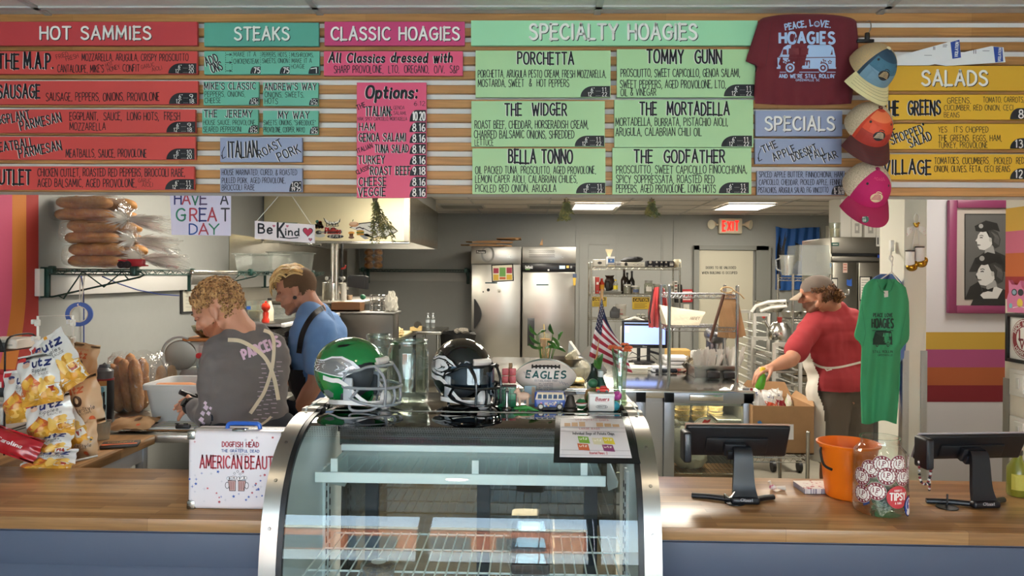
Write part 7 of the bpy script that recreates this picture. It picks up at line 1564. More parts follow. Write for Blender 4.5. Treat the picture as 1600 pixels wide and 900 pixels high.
bmesh.ops.remove_doubles(b.bm,verts=b.bm.verts,dist=.0004);b.mk('ball',[M('#e6dcd4',.5,bump=.15,bscale=300),M('#0e4a48',.5,bump=.15,bscale=300)],t,smooth=60)
m4=basis(t)
def fmap(x,z_,l):
 a=math.asin(max(-.99,min(.99,x/.118)));s_=max(-.97,min(.97,z_/(.068*cos(a)**1.25)));return m4@fb(a,math.asin(s_),1.006+l*8)
k=Ink().text('EAGLES',-.073,.002,.024,'#14524f',x1=.072,bold=.24,down=0,slant=.12,cap=0).text('ESTABLISHED 1960',-.04,-.011,.007,'#5a5a60',x1=.042,down=0,bold=.13)
for i,s_ in enumerate(('NFL CHAMPIONS','1948 1949 1960','NFC CHAMPIONS','1980 2004 2017')):k.text(s_,-.026,-.021-.0078*i,.0048,'#6a6a70',x1=.026,down=0,bold=.14)
k.text('SUPER BOWL CHAMPIONS',-.038,-.056,.005,'#5a5a60',x1=.04,down=0,bold=.15)
for x0 in(-.085,-.08,.055,.045):k.stroke([(x0+.004*i,.02-.03*(x0>0)+.004*sin(i*2.3)-.002*i)for i in range(9)],.0012,'#9a98a0')
k.mk('print',fmap,t,cut=.008)
b=MB();ls=[fmap(-.052+.104*i/14,.0405+.004*sin(PI*i/14),.0002)for i in range(15)];iv=m4.inverted()
b.tube([iv@q for q in ls],.004,6)
for i in range(8):x=-.05+.1*i/7;b.tube([iv@fmap(x,.036,.0002),iv@fmap(x,.0475,.0002)],.0032,6)
b.mk('laces',M('#2a211d',.6),t);MB().box((0,0,zb2-.0815),(.08,.06,.045),.012,taper=.7).mk('ball_stand',M('#123a38',.5),t)
def plinth(name,label,cat,u,Y,group=None):return thing(name,label,cat,on_c(u,Y=Y),0,group)
t=plinth('red_ornament','salmon red openwork ornament on the green gift box','ornament',795,2.7)
t.location.z+=.0745;b=MB()
for x in(-.0135,.0135):
 for z_ in(.014,.0425):b.box((x,0,z_),(.024,.02,.026),.004).box((x,-.0105,z_),(.012,.002,.013),.001)
b.mk('block_frame',M('#c8575a',.4),t);MB().box((.005,.02,.035),(.014,.008,.075),.002).mk('wood_peg',M('#8a6a44',.6),t)
t=plinth('gift_box','small green box with black bands and a red side, front middle of the case top','box',792,2.655);MB().box((0,.0,.036),(.066,.05,.072),.002).mk('box_body',M('#1f7a52',.35),t)
b=MB()
for z_ in(.024,.048):b.box((0,-.0005,z_),(.0672,.0506,.002))
for x in(-.012,.012):b.box((x,-.0005,.036),(.002,.0506,.0725))
b.box((0,-.001,.0722),(.067,.053,.002));b.mk('black_bands',M('#12251d',.5),t);MB().box((.0337,0,.036),(.0012,.05,.07)).mk('red_side',M('#a8303a',.4),t)
k=Ink().text('PHILADELPHIA',-.027,.0645,.005,'#dfe6df',x1=.027,down=0,bold=.2);k.mk('print',front_plane(t,-.0262),t)
t=plinth('silver_statuette','slender silver statuette in front of the green box','statuette',792,2.572);MB().lathe([(0,0),(.017,0),(.017,.006),(.008,.012),(.005,.03),(.007,.045),(.0045,.055),(.008,.068),(.003,.078),(0,.08)],18).mk('figure',M('#a9a9a8',.25,1.),t)
t=plinth('animal_figurine','small pale pink farm animal figurine beside the green box','figurine',818,2.63);fm_=M('#dcb8a0',.5)
b=MB().ell((0,0,.04),(.024,.012,.015)).ell((-.022,-.002,.058),(.01,.008,.01)).ell((-.03,-.003,.055),(.006,.006,.005)).cyl((-.014,0,.042),(-.02,-.001,.056),.008,.007,10)
for x in(-.014,.014):
 for y in(-.006,.006):b.cyl((x,y,.006),(x*.95,y,.036),.0042,.0055,8)
for y in(-.006,.006):b.ell((-.018,y,.068),(.003,.002,.005))
b.tube([(.024,0,.045),(.03,0,.04),(.029,0,.03)],.0018,5);b.mk('animal_body',fm_,t);MB().lathe([(0,0),(.026,0),(.026,.006),(0,.006)],20,sy=.6).mk('base',M('#4c3c30',.5),t)
t=plinth('post_card','small pale blue card standing behind the animal figurine','card',828,2.7);MB().box((0,0,.033),(.042,.004,.066),.001).mat(1).box((.012,-.0025,.034),(.012,.001,.06)).mk('card',[M('#a9c3cf',.6),M('#c9b79a',.6)],t,smooth=0)
t=plinth('toy_lizard','little bright green toy lizard at the front edge of the case','toy',822,2.555);b=MB().tube([Vec((-.03,0,.008)),Vec((-.015,-.002,.011)),Vec((0,0,.011)),Vec((.015,.003,.008)),Vec((.032,.0,.004)),Vec((.045,-.006,.003))],[.004,.0085,.009,.007,.004,.001],10).ell((-.032,0,.010),(.012,.007,.006))
for x in(-.014,.008):
 for y in(-1,1):b.tube([(x,y*.006,.008),(x-.006,y*.016,.006),(x-.01,y*.018,.001)],.003,6)
b.mk('lizard_body',M('#2f8f3c',.4),t)
t=plinth('toy_bus','blue and cream toy bus with flower prints','toy',859,2.6);L,Wd=.108,.036
sec=lambda k:[(-k/2,.010),(-k/2,.032),(-k/2*.97,.036),(-k/2*.88,.058),(-k/2*.7,.064),(k/2*.7,.064),(k/2*.88,.058),(k/2*.97,.036),(k/2,.032),(k/2,.010)]
def busring(x,k,zc=1.):return[(x,y,.010+(z_-.010)*zc)for y,z_ in sec(Wd*k)]
MB().loft([busring(-L/2,.8,.9),busring(-L/2+.006,.97,.98),busring(-L/2+.02,1),busring(L/2-.02,1),busring(L/2-.005,.96,.98),busring(L/2,.8,.9)]).mk('bus_body',M('#2f4f9e',.25),t)
k=Ink().poly([(-.052,.036),(.052,.036),(.049,.056),(-.046,.057)],'#e8dcc4',.5);k.rect(-.045,.057,.047,.0625,'#d8c7a2',.6)
for i in range(5):k.poly([(-.043+.018*i,.040),(-.029+.018*i,.040),(-.029+.018*i,.0545),(-.042+.018*i,.0545)],'#39506e',2)
r=random.Random(6)
for i in range(12):x,z_=r.uniform(-.05,.05),r.uniform(.014,.03);k.star(x,z_,.005,r.choice(['#e8e4d8','#d8b84a','#c86a8a','#8fb8d8']),1,.5)
k.text('PEACE',-.018,.018,.008,'#f2eee4',x1=.018,down=0,l=2,bold=.2);k.mk('print',front_plane(t,-.0186),t)
for x in(-.032,.034):
 for y in(-1,1):MB().cyl((x,y*.012,.0115),(x,y*.0195,.0115),.0115,n=18).mat(1).cyl((x,y*.0195,.0115),(x,y*.0205,.0115),.007,n=16).mk('wheel',[BLACK,M('#e4dfd2',.3)],t)
t=plinth('souvenir_bell','dark bronze souvenir bell hanging from a wooden yoke','bell',891,2.585);bm_=M('#4a423c',.45,.5)
MB().lathe([(.021,.012),(.0225,.014),(.019,.022),(.015,.036),(.013,.047),(.008,.052),(0,.053)],24).mk('bell_body',bm_,t);MB().lathe([(0,0),(.026,0),(.024,.008),(.012,.011),(0,.011)],22).mk('base',bm_,t);MB().box((0,0,.06),(.046,.014,.012),.003,taper=.8).box((-.008,0,.053),(.006,.01,.008)).box((.008,0,.053),(.006,.01,.008)).mk('yoke',M('#3c3430',.5),t)
t=plinth('holiday_ornament','small round red and green ornament beside the bell','ornament',908,2.6);MB().ell((0,0,.02),(.019,.018,.019)).mk('ball',M('#1f6b3a',.4),t);MB().lathe([(.0195,.018),(.02,.024),(.0,.0385)],20).mk('red_cap',M('#a8262c',.5),t);MB().lathe([(.0196,.016),(.0215,.02),(.0196,.024)],20).mk('white_trim',M('#e9e5dc',.7),t)
t=plinth('tin_box','white tin box with red script at the right end of the case top','box',940,2.57);MB().box((0,.02,.029),(.088,.05,.058),.004,3).box((0,.02,.056),(.09,.052,.012),.003).mk('tin_body',M('#e6e4e0',.35),t)
k=Ink().text('Bauers',-.022,.038,.012,'#b83a44',x1=.024,down=0,slant=.25,bold=.2).rect(-.02,.034,.02,.0348,'#b83a44').text('MINTS',-.014,.014,.006,'#3a3a3e',x1=.014,down=0,bold=.18).ring(0,.0168,.02,.001,'#3a3a3e',1,.006);k.mk('print',front_plane(t,-.0056),t)
t=plinth('toy_car','red and yellow toy car on top of the white tin','toy',941,2.585);t.location.z+=.0625;MB().box((0,0,.01),(.048,.022,.012),.005,3).box((.004,0,.019),(.024,.019,.01),.004).mk('car_body',M('#c8302a',.25),t);MB().box((-.016,0,.017),(.012,.02,.004),.002).mk('hood_stripe',M('#d8b02c',.3),t)
for x in(-.014,.014):MB().cyl((x,-.0125,.0055),(x,.0125,.0055),.0055,n=14).mk('wheel',BLACK,t)
t=plinth('baseball_toy','small round green and tan ball behind the toy car','toy',926,2.66);MB().lathe([(0,0),(.02,.0),(.028,.02),(.03,.04),(.024,.06),(0,.072)],20).mk('ball',two_tone('#5c7a48','#b08a5a',30,.6),t);MB().ell((0.,0,.085),(.018,.016,.016)).mk('knob',M('#2f6b4a',.4),t)
for i,(u,Y,z_,c)in enumerate(((961,2.585,.0,'#3fa3b8'),(964,2.62,.03,'#b84a98'))):tag(MB().ell((0,0,.017),.017).ell((0,-.012,.02),(.006,.006,.006)).mk('gel_ball',M(c,.3),loc=on_c(u,Y=Y)+Vec((0,0,z_*1.))),('small turquoise ball right of the white tin','small magenta ball resting behind the turquoise one')[i],'ball')
t=plinth('flower_vase','tall clear glass vase with orange flowers at the right end','vase',968,2.66);g=clear('#eef6f0',.12,.9)
MB().lathe([(0,.003),(.026,.002),(.03,.01),(.022,.05),(.024,.1),(.028,.14),(.024,.155),(.03,.2),(.028,.2),(.022,.156),(.026,.14),(.022,.1),(.02,.05),(.026,.012),(0,.012)],28).mk('vase_glass',g,t,smooth=60)
r=random.Random(9);b=MB();fl=MB()
for i in range(7):
 a=r.uniform(0,6.3);x,y=.03*cos(a),.02*sin(a);h_=r.uniform(.2,.225);b.tube([(x*.2,y*.2,.02),(x*.3,y*.3,.12),(x,y,h_)],.0018,5)
 for q in range(7):bb=q/7*2*PI;fl.ell((x+.009*cos(bb),y+.009*sin(bb),h_+.004),(.008,.005,.004),rot=(0,.4,bb),u=8,v=6)
b.mk('stems',M('#4f7a3a',.6),t);fl.mk('petals',M('#d8683a',.6),t)
MB().lathe([(0,.013),(.022,.013),(.019,.05),(.019,.06),(0,.06)],20).mk('water',clear('#cfe0c8',.1,.5,0,.1,'#8fa878'),t)
p=on_c(927,Y=2.8);t=thing('hand_flag','stars and stripes flag on a wooden stick, standing in a dark bottle','flag',p);top=at(941,452,2.8)-p;bot=Vec((.0,.0,.06))
MB().tube([bot,top],.0062,10).mk('stick',M('#c99a66',.5),t)
fl_h=at(935,470,2.8)-p
def ff(a,c):
 ax=top.lerp(bot,.09+.60*c);spread=.012+.10*a*(c**.75)+.02*a
 return Vec((ax.x-.03*(1-a)*c+spread*(1.)*a,ax.y-.01-.028*sin(a*2.2*PI+1)*(.3+c),ax.z-.012*a-.11*a**1.4*(1-.55*c)))
SB=MB();nu,nv=26,39;SB.grid(ff,nu,nv)
fi=list(SB.bm.faces)
for iu in range(nu):
 for iv_ in range(nv):
  f=fi[iu*nv+iv_];a,c=(iu+.5)/nu,(iv_+.5)/nv
  f.material_index=2 if(a<.42 and c<.54)or c<.2 else(0 if int(c*13)%2==0 else 1)
fo=SB.mk('flag_cloth',[M('#a8283c',.7),M('#e9e2df',.7),M('#23294a',.7)],t,smooth=60)
k=Ink();m4=basis(t)
for row in range(7):
 for cl in range(4):k.star(.05+.1*cl+.05*(row%2),.05+.07*row,.026,'#eeeef2',1)
k.mk('stars',lambda x,y,l:m4@(ff(x,y)+Vec((0,-.0012-l,0))),t)
t=plinth('dark_bottle','dark green glass bottle holding the flag stick','bottle',928,2.8);MB().lathe([(0,0),(.026,0),(.028,.01),(.028,.08),(.014,.11),(.013,.135),(.016,.14),(.011,.14),(.011,.11),(.024,.08),(.024,.008),(0,.008)],24).mk('bottle_glass',M('#1c2a24',.1),t);MB().lathe([(.0285,.02),(.0285,.07)],24).mk('paper_label',M('#cfd6cf',.7),t)
t=plinth('dark_bottle','small clear and green bottle in front of the flag','bottle',938,2.72);MB().lathe([(0,0),(.02,0),(.021,.07),(.009,.1),(.009,.12),(.012,.125),(0,.126)],22).mk('bottle_glass',M('#2c4a3e',.1),t);MB().lathe([(.0105,.1),(.0105,.126),(0,.127)],16).mk('foil',M('#d2d5d2',.4),t)
def leafy(name,label,p,leaves,h,seed,pot):
 t=thing(name,label,'plant',p);r=random.Random(seed);st=MB();lf=MB()
 for(x,z_,L,ang)in leaves:
  st.tube([(x*.1,0,.02),(x*.6,.005,z_*.7),(x,0,z_)],.0016,5)
  base=Vec((x,0,z_));dx=Vec((cos(ang),-.35,sin(ang))).normalized();up=Vec((-sin(ang)*.6,-.4,cos(ang))).normalized();w_=dx.cross(up).normalized()
  def lm(a,c,base=base,dx=dx,up=up,w_=w_,L=L):return base+dx*L*a+w_*(c-.5)*L*.62*sin(PI*min(1,a*.96+.04))**.8+up*L*(.16*sin(PI*a)-.18*abs(c-.5)-.12*a*a)
  lf.grid(lm,9,6)
 st.mk('stems',M('#5a7a3a',.6),t);lf.mk('leaves',two_tone('#2c5a22','#4d7f34',25,.4),t)
 if pot:MB().lathe([(0,0),(.02,0),(.025,.07),(.022,.07),(.018,.005),(0,.005)],20).mk('glass_pot',GLASS,t)
 return t
leafy('basil_plant','basil sprigs with big green leaves behind the football',on_c(851,Y=2.9),[(-.02,.20,.055,2.6),(-.035,.235,.05,2.3),(.0,.19,.06,.1),(.01,.215,.05,-.5),(.03,.24,.045,2.),(.03,.23,.05,-.9),(.035,.19,.05,-.2),(-.01,.185,.06,3.),(-.03,.24,.04,.6),(.05,.22,.04,1.2)],.2,1,1)
leafy('basil_plant','single broad leaf sprig in front of the flag',on_c(936,Y=2.735),[(-.002,.13,.06,1.5),(.004,.12,.05,2.2)],.14,2,0)
iv=basis(cc).inverted()
GA=[]
for i in range(gi[0],len(prof)-1):
 A,B=outp(i,.003),outp(i+1,.003)
 for f in(0,.12,.25,.37,.5,.62,.75,.87):q=(A[0]+(B[0]-A[0])*f,A[1]+(B[1]-A[1])*f);GA.append((430+F_PX*(EYE.z-q[1])/q[0],q,(B[0]-A[0],B[1]-A[1])))
def glass_at(v):
 for g,h in zip(GA,GA[1:]):
  if g[0]<=v<=h[0]:
   f=(v-g[0])/max(1e-9,h[0]-g[0]);return[tuple(x+(y-x)*f for x,y in zip(g[j],h[j]))for j in(1,2)]
 return GA[-1][1:]
fl_t=thing('framed_flyer','black framed flyer of snack bags stuck on the curved glass','flyer',basis(cc)@Vec((.36,-.2,1.1)))
ivf=basis(fl_t).inverted();vs_=[650+2.5*i for i in range(30)]
def fmap2(s,v,l):
 q,d_=glass_at(v);n_=Vec((0,d_[1],-d_[0]));n_=-n_ if n_.y>0 else n_;n_.normalize()
 uL=874-(v-650)*.03;uR=974+(v-650)*.24;X=at(uL+(uR-uL)*s,v,q[0]).x
 return Vec((X,q[0],q[1]))+n_*(l+.001)
b=MB();b.grid(lambda a,c:ivf@fmap2(-.06+1.14*a,vs_[round(c*29)],0),8,29);b.grid(lambda a,c:ivf@fmap2(-.06+1.14*a,vs_[round(c*29)],.003),8,29);b.mk('frame',M('#141416',.25),fl_t)
k=Ink();
vq=[655+2.5*i for i in range(25)]
for i in range(24):k.poly([(2,vq[i]),(98,vq[i]),(98,vq[i+1]),(2,vq[i+1])],'#d9d2d4',4)
for i in range(3):k.rect(8+11*i,663-i,17+11*i,668,'#c29a72',5).rect(56+12*i,662+i,66+12*i,668,'#c29a72',5)
for t_,x0,x1,v,h,c in(('UTZ POTATO CHIPS',25,75,659,2.6,'#b85a5a'),('LARGE BAGS',30,60,672.5,2.4,'#b83a44'),('Individual Bags of Potato Chips',20,80,680.5,4,'#2a2a2e'),('Assorted Flavors $2',42,66,710,3.6,'#b83a44')):k.text(t_,x0,v,h,c,x1=x1,bold=.14,l=5)
for x0,y0,c in((27,683,'#7aa63a'),(47,685,'#d8cfae'),(62,684,'#d8c23a'),(26,694,'#c8643c'),(60,695,'#8a3a6a')):k.poly([(x0,y0),(x0+15,y0+1),(x0+17,y0+11),(x0+2,y0+10)],c,5).text('utz',x0+3,y0+5.5,3.4,'#f2ece0',x1=x0+13,l=6,bold=.2)
for v in(669.5,675.5,704,711.5):k.rect(3,v,97,v+.4,'#6a6064',5)
k.mk('paper',lambda x,v,l:fmap2(x/100,v,l),fl_t,lift=.0012,label='white printed sheet')
zr2=.684
def clam(label,u,Y,w,d,h,c,group,sq=1,z0=None):
 t=thing('clear_box',label,'container',Vec((at(u,860,Y).x,Y,z0 or zr2)),0,group);n=6;rr2=lambda a,b_,z_,rad:rr_(a,b_,z_,5,rad)
 if sq:
  MB().loft([rr2(w*.42,d*.42,0,.02),rr2(w*.48,d*.48,h*.55,.025),rr2(w*.52,d*.52,h*.56,.025),rr2(w*.52,d*.52,h*.6,.025),rr2(w*.47,d*.47,h*.62,.025),rr2(w*.42,d*.42,h,.025)]).mk('clear_shell',clear('#ffffff',.07,.6,.02,.02),t);MB().box((0,0,h*.28),(w*.84,d*.84,h*.5),.012,2).mk('brownies',two_tone('#2a1612','#4a2a20',40,.6),t)
 else:
  MB().lathe([(0,0),(w*.45,0),(w*.5,h*.7),(w*.53,h*.72),(w*.53,h*.8),(w*.47,h),(0,h)],30).mk('clear_shell',clear('#f2f2f0',.12,.8,.02,.06),t);MB().lathe([(0,.003),(w*.43,.003),(w*.46,h*.55),(0,h*.6)],24).mk('cookie',two_tone('#6b4630','#a07a54',40,.7),t)
  k=Ink().disc(0,0,w*.22,'#dcd8d0',1);m=basis(t);k.mk('paper_label',lambda x,y,l:m@Vec((x,y,h+.0005+l)),t)
  return t
 if 'on top' not in label:return t
 k=Ink().rect(-w*.2,.0,w*.2,h*.3,'#dfe2e4');m=basis(t);k.mk('paper_label',lambda x,z_,l:m@Vec((x,-d*.45-l-(0 if z_<h*.2 else .0)+z_*.1,h*.64+z_*1.1)),t)
 return t
for i in range(3):clam(('clear box of brownies at the bottom of the stack in the case','clear box of brownies in the middle of the stack in the case','clear box of brownies on top of the stack in the case')[i],829,2.42,.15,.15,.075,'','brownie boxes in the case',z0=zr2+.052*i)
clam('round clear tub with a white label, alone on the wire shelf',592,2.36,.11,.11,.04,'',None,sq=0)
# on the counter
zc=ZC+.0008
def on_k(u,v):return on_z(u,v,zc)
p=on_k(371,797);k_=mpp(p.y);w,h,d=161*k_,124*k_,.095
t=thing('carry_case','white starred tin carry case with red lettering and a blue handle','case',p+Vec((0,d/2,0)))
MB().box((0,0,h/2),(w,d,h),.014,4).mk('case_shell',M('#e3dade',.35),t);MB().box((0,.0,h*.5),(w+.003,.008,h+.003),.003).mk('metal_rim',STEEL_B,t)
b=MB()
for sx in(-1,1):
 for z_ in(.014,h-.014):b.box((sx*(w/2-.012),-d/2+.008,z_),(.028,.022,.031),.006)
b.mk('corner_guard',steel('#a9a49a',.25),t)
b=MB();b.tube(cr3([(-.055,0,h-.002),(-.05,0,h+.014),(-.03,0,h+.017),(.03,0,h+.017),(.05,0,h+.014),(.055,0,h-.002)]),.007,10);b.mk('handle',M('#2d62c0',.3),t)
MB().box((0,-d/2+.02,h+.002),(.045,.03,.006),.002).tube([(-.02,-d/2+.005,h+.004),(0,-d/2-.004,h+.008),(.02,-d/2+.005,h+.004)],.003,6).mk('latch',CHROME,t)
k=Ink();U=lambda u:(u-371)*k_;V=lambda v:(797-v)*k_;r=random.Random(12)
def ct(s,u0,u1,v,hp,c,**q):k.text(s,U(u0),V(v),hp*k_,c,x1=U(u1),down=0,**q)
ct('DOGFISH HEAD',346,404,697,7.5,'#b03a48',bold=.2,l=2);ct('AND',367,379,700.5,2,'#8a8a96',bold=.2,l=2);ct('THE GRATEFUL DEAD',345,405,705.5,4,'#3a5aa0',bold=.2,l=2);ct('PRESENT',360,390,710,2.2,'#9a8a96',bold=.2,l=2)
ct('AMERICAN',311,377,731,19,'#b8404c',bold=.13,l=2);ct('BEAUTY',383,436,731,19,'#b8404c',bold=.13,l=2)
for i in range(120):
 u,v=r.uniform(294,448),r.uniform(678,792)
 if 306<u<440 and 688<v<734:continue
 if 352<u<388 and 736<v<770:continue
 c=r.choice(['#b8404c','#3558a8','#c9c2ca','#3558a8','#b8404c'])
 if r.random()<.6:k.star(U(u),V(v),r.uniform(1.8,3.6)*k_,c,1,.42,r.uniform(-.3,.3)+PI)
 else:k.star(U(u),V(v),r.uniform(2.2,3.6)*k_,c,1,.2,0,4)
for sx in(-1,1):
 cx=370+sx*8;k.poly([(U(cx-6.5),V(750)),(U(cx+6.5),V(750)),(U(cx+5-sx),V(767)),(U(cx-5-sx),V(767))],'#3a3036',2);k.poly([(U(cx-5.6),V(751)),(U(cx+5.6),V(751)),(U(cx+4.2-sx),V(766)),(U(cx-4.2-sx),V(766))],'#c9a09a',3)
 for q in(-3,0,3):k.rect(U(cx+q-.6),V(765),U(cx+q+.6),V(752),'#7a4a4c',4)
 for q in(-5,-2,2,5):k.disc(U(cx+q),V(748-abs(q%3)),3.1*k_,'#3a3036',4).disc(U(cx+q),V(748-abs(q%3)),2.6*k_,'#ece6e8',5)
 k.ring(U(cx+sx*7.5),V(758),3*k_,.9*k_,'#3a3036',2,5*k_)
for q,v in((366,739),(371,736),(375,740),(379,737)):k.ring(U(q),V(v),1.6*k_,.5*k_,'#3a3036',2)
k.mk('print',front_plane(t,-d/2-.0002),t)
def tablet(label,u0,v0,u1,v1,vbase,ub,rz,reader_side,pale):
 p=on_k(ub,vbase);k_=mpp(p.y);t=thing('point_of_sale_tablet',label,'tablet',p,rz,'tablet registers');w=(u1-u0)*k_;zt0=(vbase-v1)*k_;ht=(v1-v0)*k_+.02
 dk=M('#141519',.4);tilt=.42
 m_=Matrix.Translation((((u0+u1)/2-ub)*k_,.045,zt0+ht/2))@Matrix.Rotation(tilt,4,'X')
 b=MB();b.T=m_;b.box((0,0,0),(w,.016,ht),.008,3).box((0,-.01,-ht*.1),(w*.6,.012,ht*.5),.006);b.mk('tablet_shell',dk,t)
 b=MB();b.T=m_;b.box((0,.0105,0),(w*1.005,.006,ht*1.01),.003);b.mk('screen_bezel',M(pale,.4),t)
 b=MB();b.T=m_;b.box((-.01,-.024,-ht*.14),(.075,.022,.05),.005).box((-.01,-.032,-ht*.25),(.055,.03,.035),.005);b.mk('hinge',M('#1b1c21',.35),t)
 b=MB();pts=[(0,.03,zt0+ht*.34),(0,.0,zt0+.03),(0,-.012,.06),(0,-.03,.012)];ws=[.022,.022,.026,.036];q=cr3(pts,5);n=len(q);rg=[]
 for i,c in enumerate(q):
  wv=.029+.018*(i/(n-1))**2;th=.007;tg_=(q[min(i+1,n-1)]-q[max(i-1,0)]).normalized();nn=Vec((0,-tg_.z,tg_.y));rg.append([c+Vec((-wv,0,0))+nn*th,c+Vec((wv,0,0))+nn*th,c+Vec((wv,0,0))-nn*th,c+Vec((-wv,0,0))-nn*th])
 b.loft(rg).box((0,-.03,.012),(.098,.03,.024),.009,3).mk('stand_neck',M('#191a20',.35),t)
 b=MB()
 for a in([(-.03,-.02,.010),(-.10,.012,.010),(-.165,.035,.007)],[(.03,-.02,.010),(.075,.01,.010),(.115,.03,.007)]):b.tube(cr3([Vec((x,y,z_*1.))for x,y,z_ in a]),.010,10)
 for v in b.bm.verts:v.co.z=max(.0006,v.co.z*.95)
 b.mk('foot',M('#15161a',.4),t)
 k=Ink().text('toast',-.006,.012,.0105,'#c9c6c8',x1=.022,down=0,bold=.13).stroke([(-.016,.0215),(-.019,.018),(-.017,.0135),(-.009,.0135),(-.009,.0215),(-.016,.0215)],.0012,'#c9c6c8')
 k.mk('logo',front_plane(t,-.0455),t)
 b=MB();xr=reader_side*(w/2+.004)+((u0+u1)/2-ub)*k_;b.box((xr,.0,zt0+ht*.42),(.028,.07,.105),.008,3).mat(1).box((xr,-.036,zt0+ht*.42),(.02,.002,.09),.001);b.mk('card_reader',[dk,M('#2a2b30',.25)],t)
 return t,p,k_
t1_,p,k_=tablet('black tablet register on a curved stand, just right of the display case',1074,674,1236,722,783,1160,0,-1,'#d0a890')
t2_,p2,k2_=tablet('black tablet register on a curved stand, beside the tip jar',1441,690,1618,726,789,1529,.12,-1,'#b9b0b4')
for lab,u,v in(('round black pen base with a short chain in front of the left tablet',1148,786),('round black pen base with a thin post in front of the right tablet',1480,793)):
 q=on_k(u,v);t=thing('pen_base',lab,'pen base',q);MB().lathe([(0,0),(.034,0),(.034,.003),(.01,.007),(0,.008)],26).mk('base',BLACK,t);MB().cyl((0,0,.005),(0,0,.045),.003,n=8).mk('post',BLACK,t)
 if u<1200:MB().tube(cr3([(-.0,0,.04),(-.02,-.01,.02),(-.035,0,.03),(-.03,.01,.012),(-.012,.015,.006)]),.0025,6).mk('chain',CHROME,t)
a0=on_k(1437,722);xx=at(1438,715,p2.y).x
pts=cr3([at(1436,722,p2.y-.02),at(1438,750,p2.y-.03),at(1448,756,p2.y-.03),at(1454,740,p2.y-.03),at(1455,720,p2.y-.02)],6);pts2=cr3([at(1455,720,p2.y-.02),at(1453,745,p2.y-.03),on_k(1452,768)+Vec((0,0,.006))],6)
b=MB()
for i,q in enumerate(pts+pts2):b.mat(i%3).ell(q,.0045,u=10,v=8)
tag(b.mk('bead_chain',[M('#d8d4d0',.4),M('#2c2a2c',.4),M('#8a3038',.4)],world=1),'beaded chain hanging from the right tablet card reader','chain')
q=on_k(1207,765);t=thing('wrapped_candy','small wrapped sweet with a pink and white twist by the left tablet foot','candy',q+Vec((0,0,.009)));MB().ell((0,0,0),(.012,.009,.009)).mk('candy',two_tone('#c8708a','#efe6e2',80,.4),t);b=MB().cyl((.012,0,0),(.045,0,-.003),.003,.009,10).cyl((-.005,0,.006),(-.012,0,.022),.002,.006,10);b.mk('wrapper',M('#e6dccf',.5),t)
q=on_k(1283,772);t=thing('notepad','striped notepad with a floral cover lying left of the orange bucket','notepad',q+Vec((0,.05,0)),.05);MB().box((0,0,.009),(.125,.1,.018),.002).mk('pages',two_tone('#e6e2e0','#8a8496',3,.7,stretch=(40,1,1)),t);MB().box((0,0,.0192),(.126,.101,.0016),.0005).mk('cover',two_tone('#ece6de','#b8505a',70,.6,.58,.62),t)
q=on_k(1340,785);k_=mpp(q.y);rr2=46*k_;hh2=86*k_;t=thing('bucket','bright orange plastic bucket with a black handle behind the tip jar','bucket',q+Vec((0,rr2*.75,0)))
MB().lathe([(0,.002),(rr2*.70,0),(rr2*.74,.004),(rr2*.95,hh2*.94),(rr2*1.03,hh2*.95),(rr2*1.05,hh2*.99),(rr2*.98,hh2),(rr2*.94,hh2*.97),(rr2*.71,.01),(0,.008)],44).mk('bucket_body',M('#f57a14',.3),t)
MB().tube(cr3([(-rr2*.98,-.01,hh2*.9),(-rr2*1.02,-.02,hh2*.82),(-rr2*.99,-.04,hh2*.62),(-rr2*.8,-.062,hh2*.56)]),.0045,8).mk('handle',BLACK,t)
k=Ink();
for(x,z_),(x2,z2)in(((.55,.3),(.42,.42)),((.42,.42),(.6,.52)),((.6,.6),(.5,.5))):k.stroke([(x,z_*hh2),(x2,z2*hh2)],.05,'#141416')
m_=basis(t);k.mk('print',lambda x,z_,l:m_@Vec(((rr2*(.74+.21*z_/hh2)+.001)*sin(x),-(rr2*(.74+.21*z_/hh2)+.001)*cos(x),z_)),t)
q=on_k(1391,812);k_=mpp(q.y+.07);rj=39*k_;hj=117*k_;t=thing('tip_jar','big clear tip jar covered in round maroon stickers, banknotes inside','jar',q+Vec((0,rj*.9,0)))
MB().lathe([(0,.006),(rj*.8,.002),(rj*.95,.01),(rj,.03),(rj,hj*.74),(rj*.94,hj*.83),(rj*.74,hj*.9),(rj*.7,hj*.92),(rj*.7,hj*.97),(rj*.75,hj*.975),(rj*.75,hj),(rj*.66,hj),(rj*.66,hj*.92),(rj*.7,hj*.89),(rj*.9,hj*.82),(rj*.95,hj*.73),(rj*.95,.03),(0,.012)],44).mk('glass_body',clear('#fdfffe',.05,.8),t,smooth=60)
m_=basis(t);jm=lambda x,z_,l:m_@Vec(((rj+.0008+l*.6)*sin(x/rj),-(rj+.0008+l*.6)*cos(x/rj),z_))
k=Ink();U=lambda u:math.asin(max(-.97,min(.97,(u-1391)/39)))*rj;V=lambda v:(812-v)*k_
def seal(k,u,v,l):
 x,z_,R_=U(u),V(v),13.5*k_
 k.disc(x,z_,R_,'#ece4dc',l,n=26).ring(x,z_,R_*.77,R_*.40,'#7c2430',l+.3,n=30).disc(x,z_,R_*.5,'#ece4dc',l+.4).text('LP',x-R_*.3,z_-R_*.1,R_*.45,'#7c2430',x1=x+R_*.3,down=0,l=l+.6,bold=.2).text('C',x-R_*.1,z_-R_*.42,R_*.3,'#7c2430',x1=x+R_*.15,down=0,l=l+.6,bold=.2)
 for i in range(14):a=2*PI*i/14;k.stroke([(x+R_*.68*cos(a),z_+R_*.68*sin(a)),(x+R_*.86*cos(a+.1),z_+R_*.86*sin(a+.1))],R_*.09,'#ece4dc',l+.6)
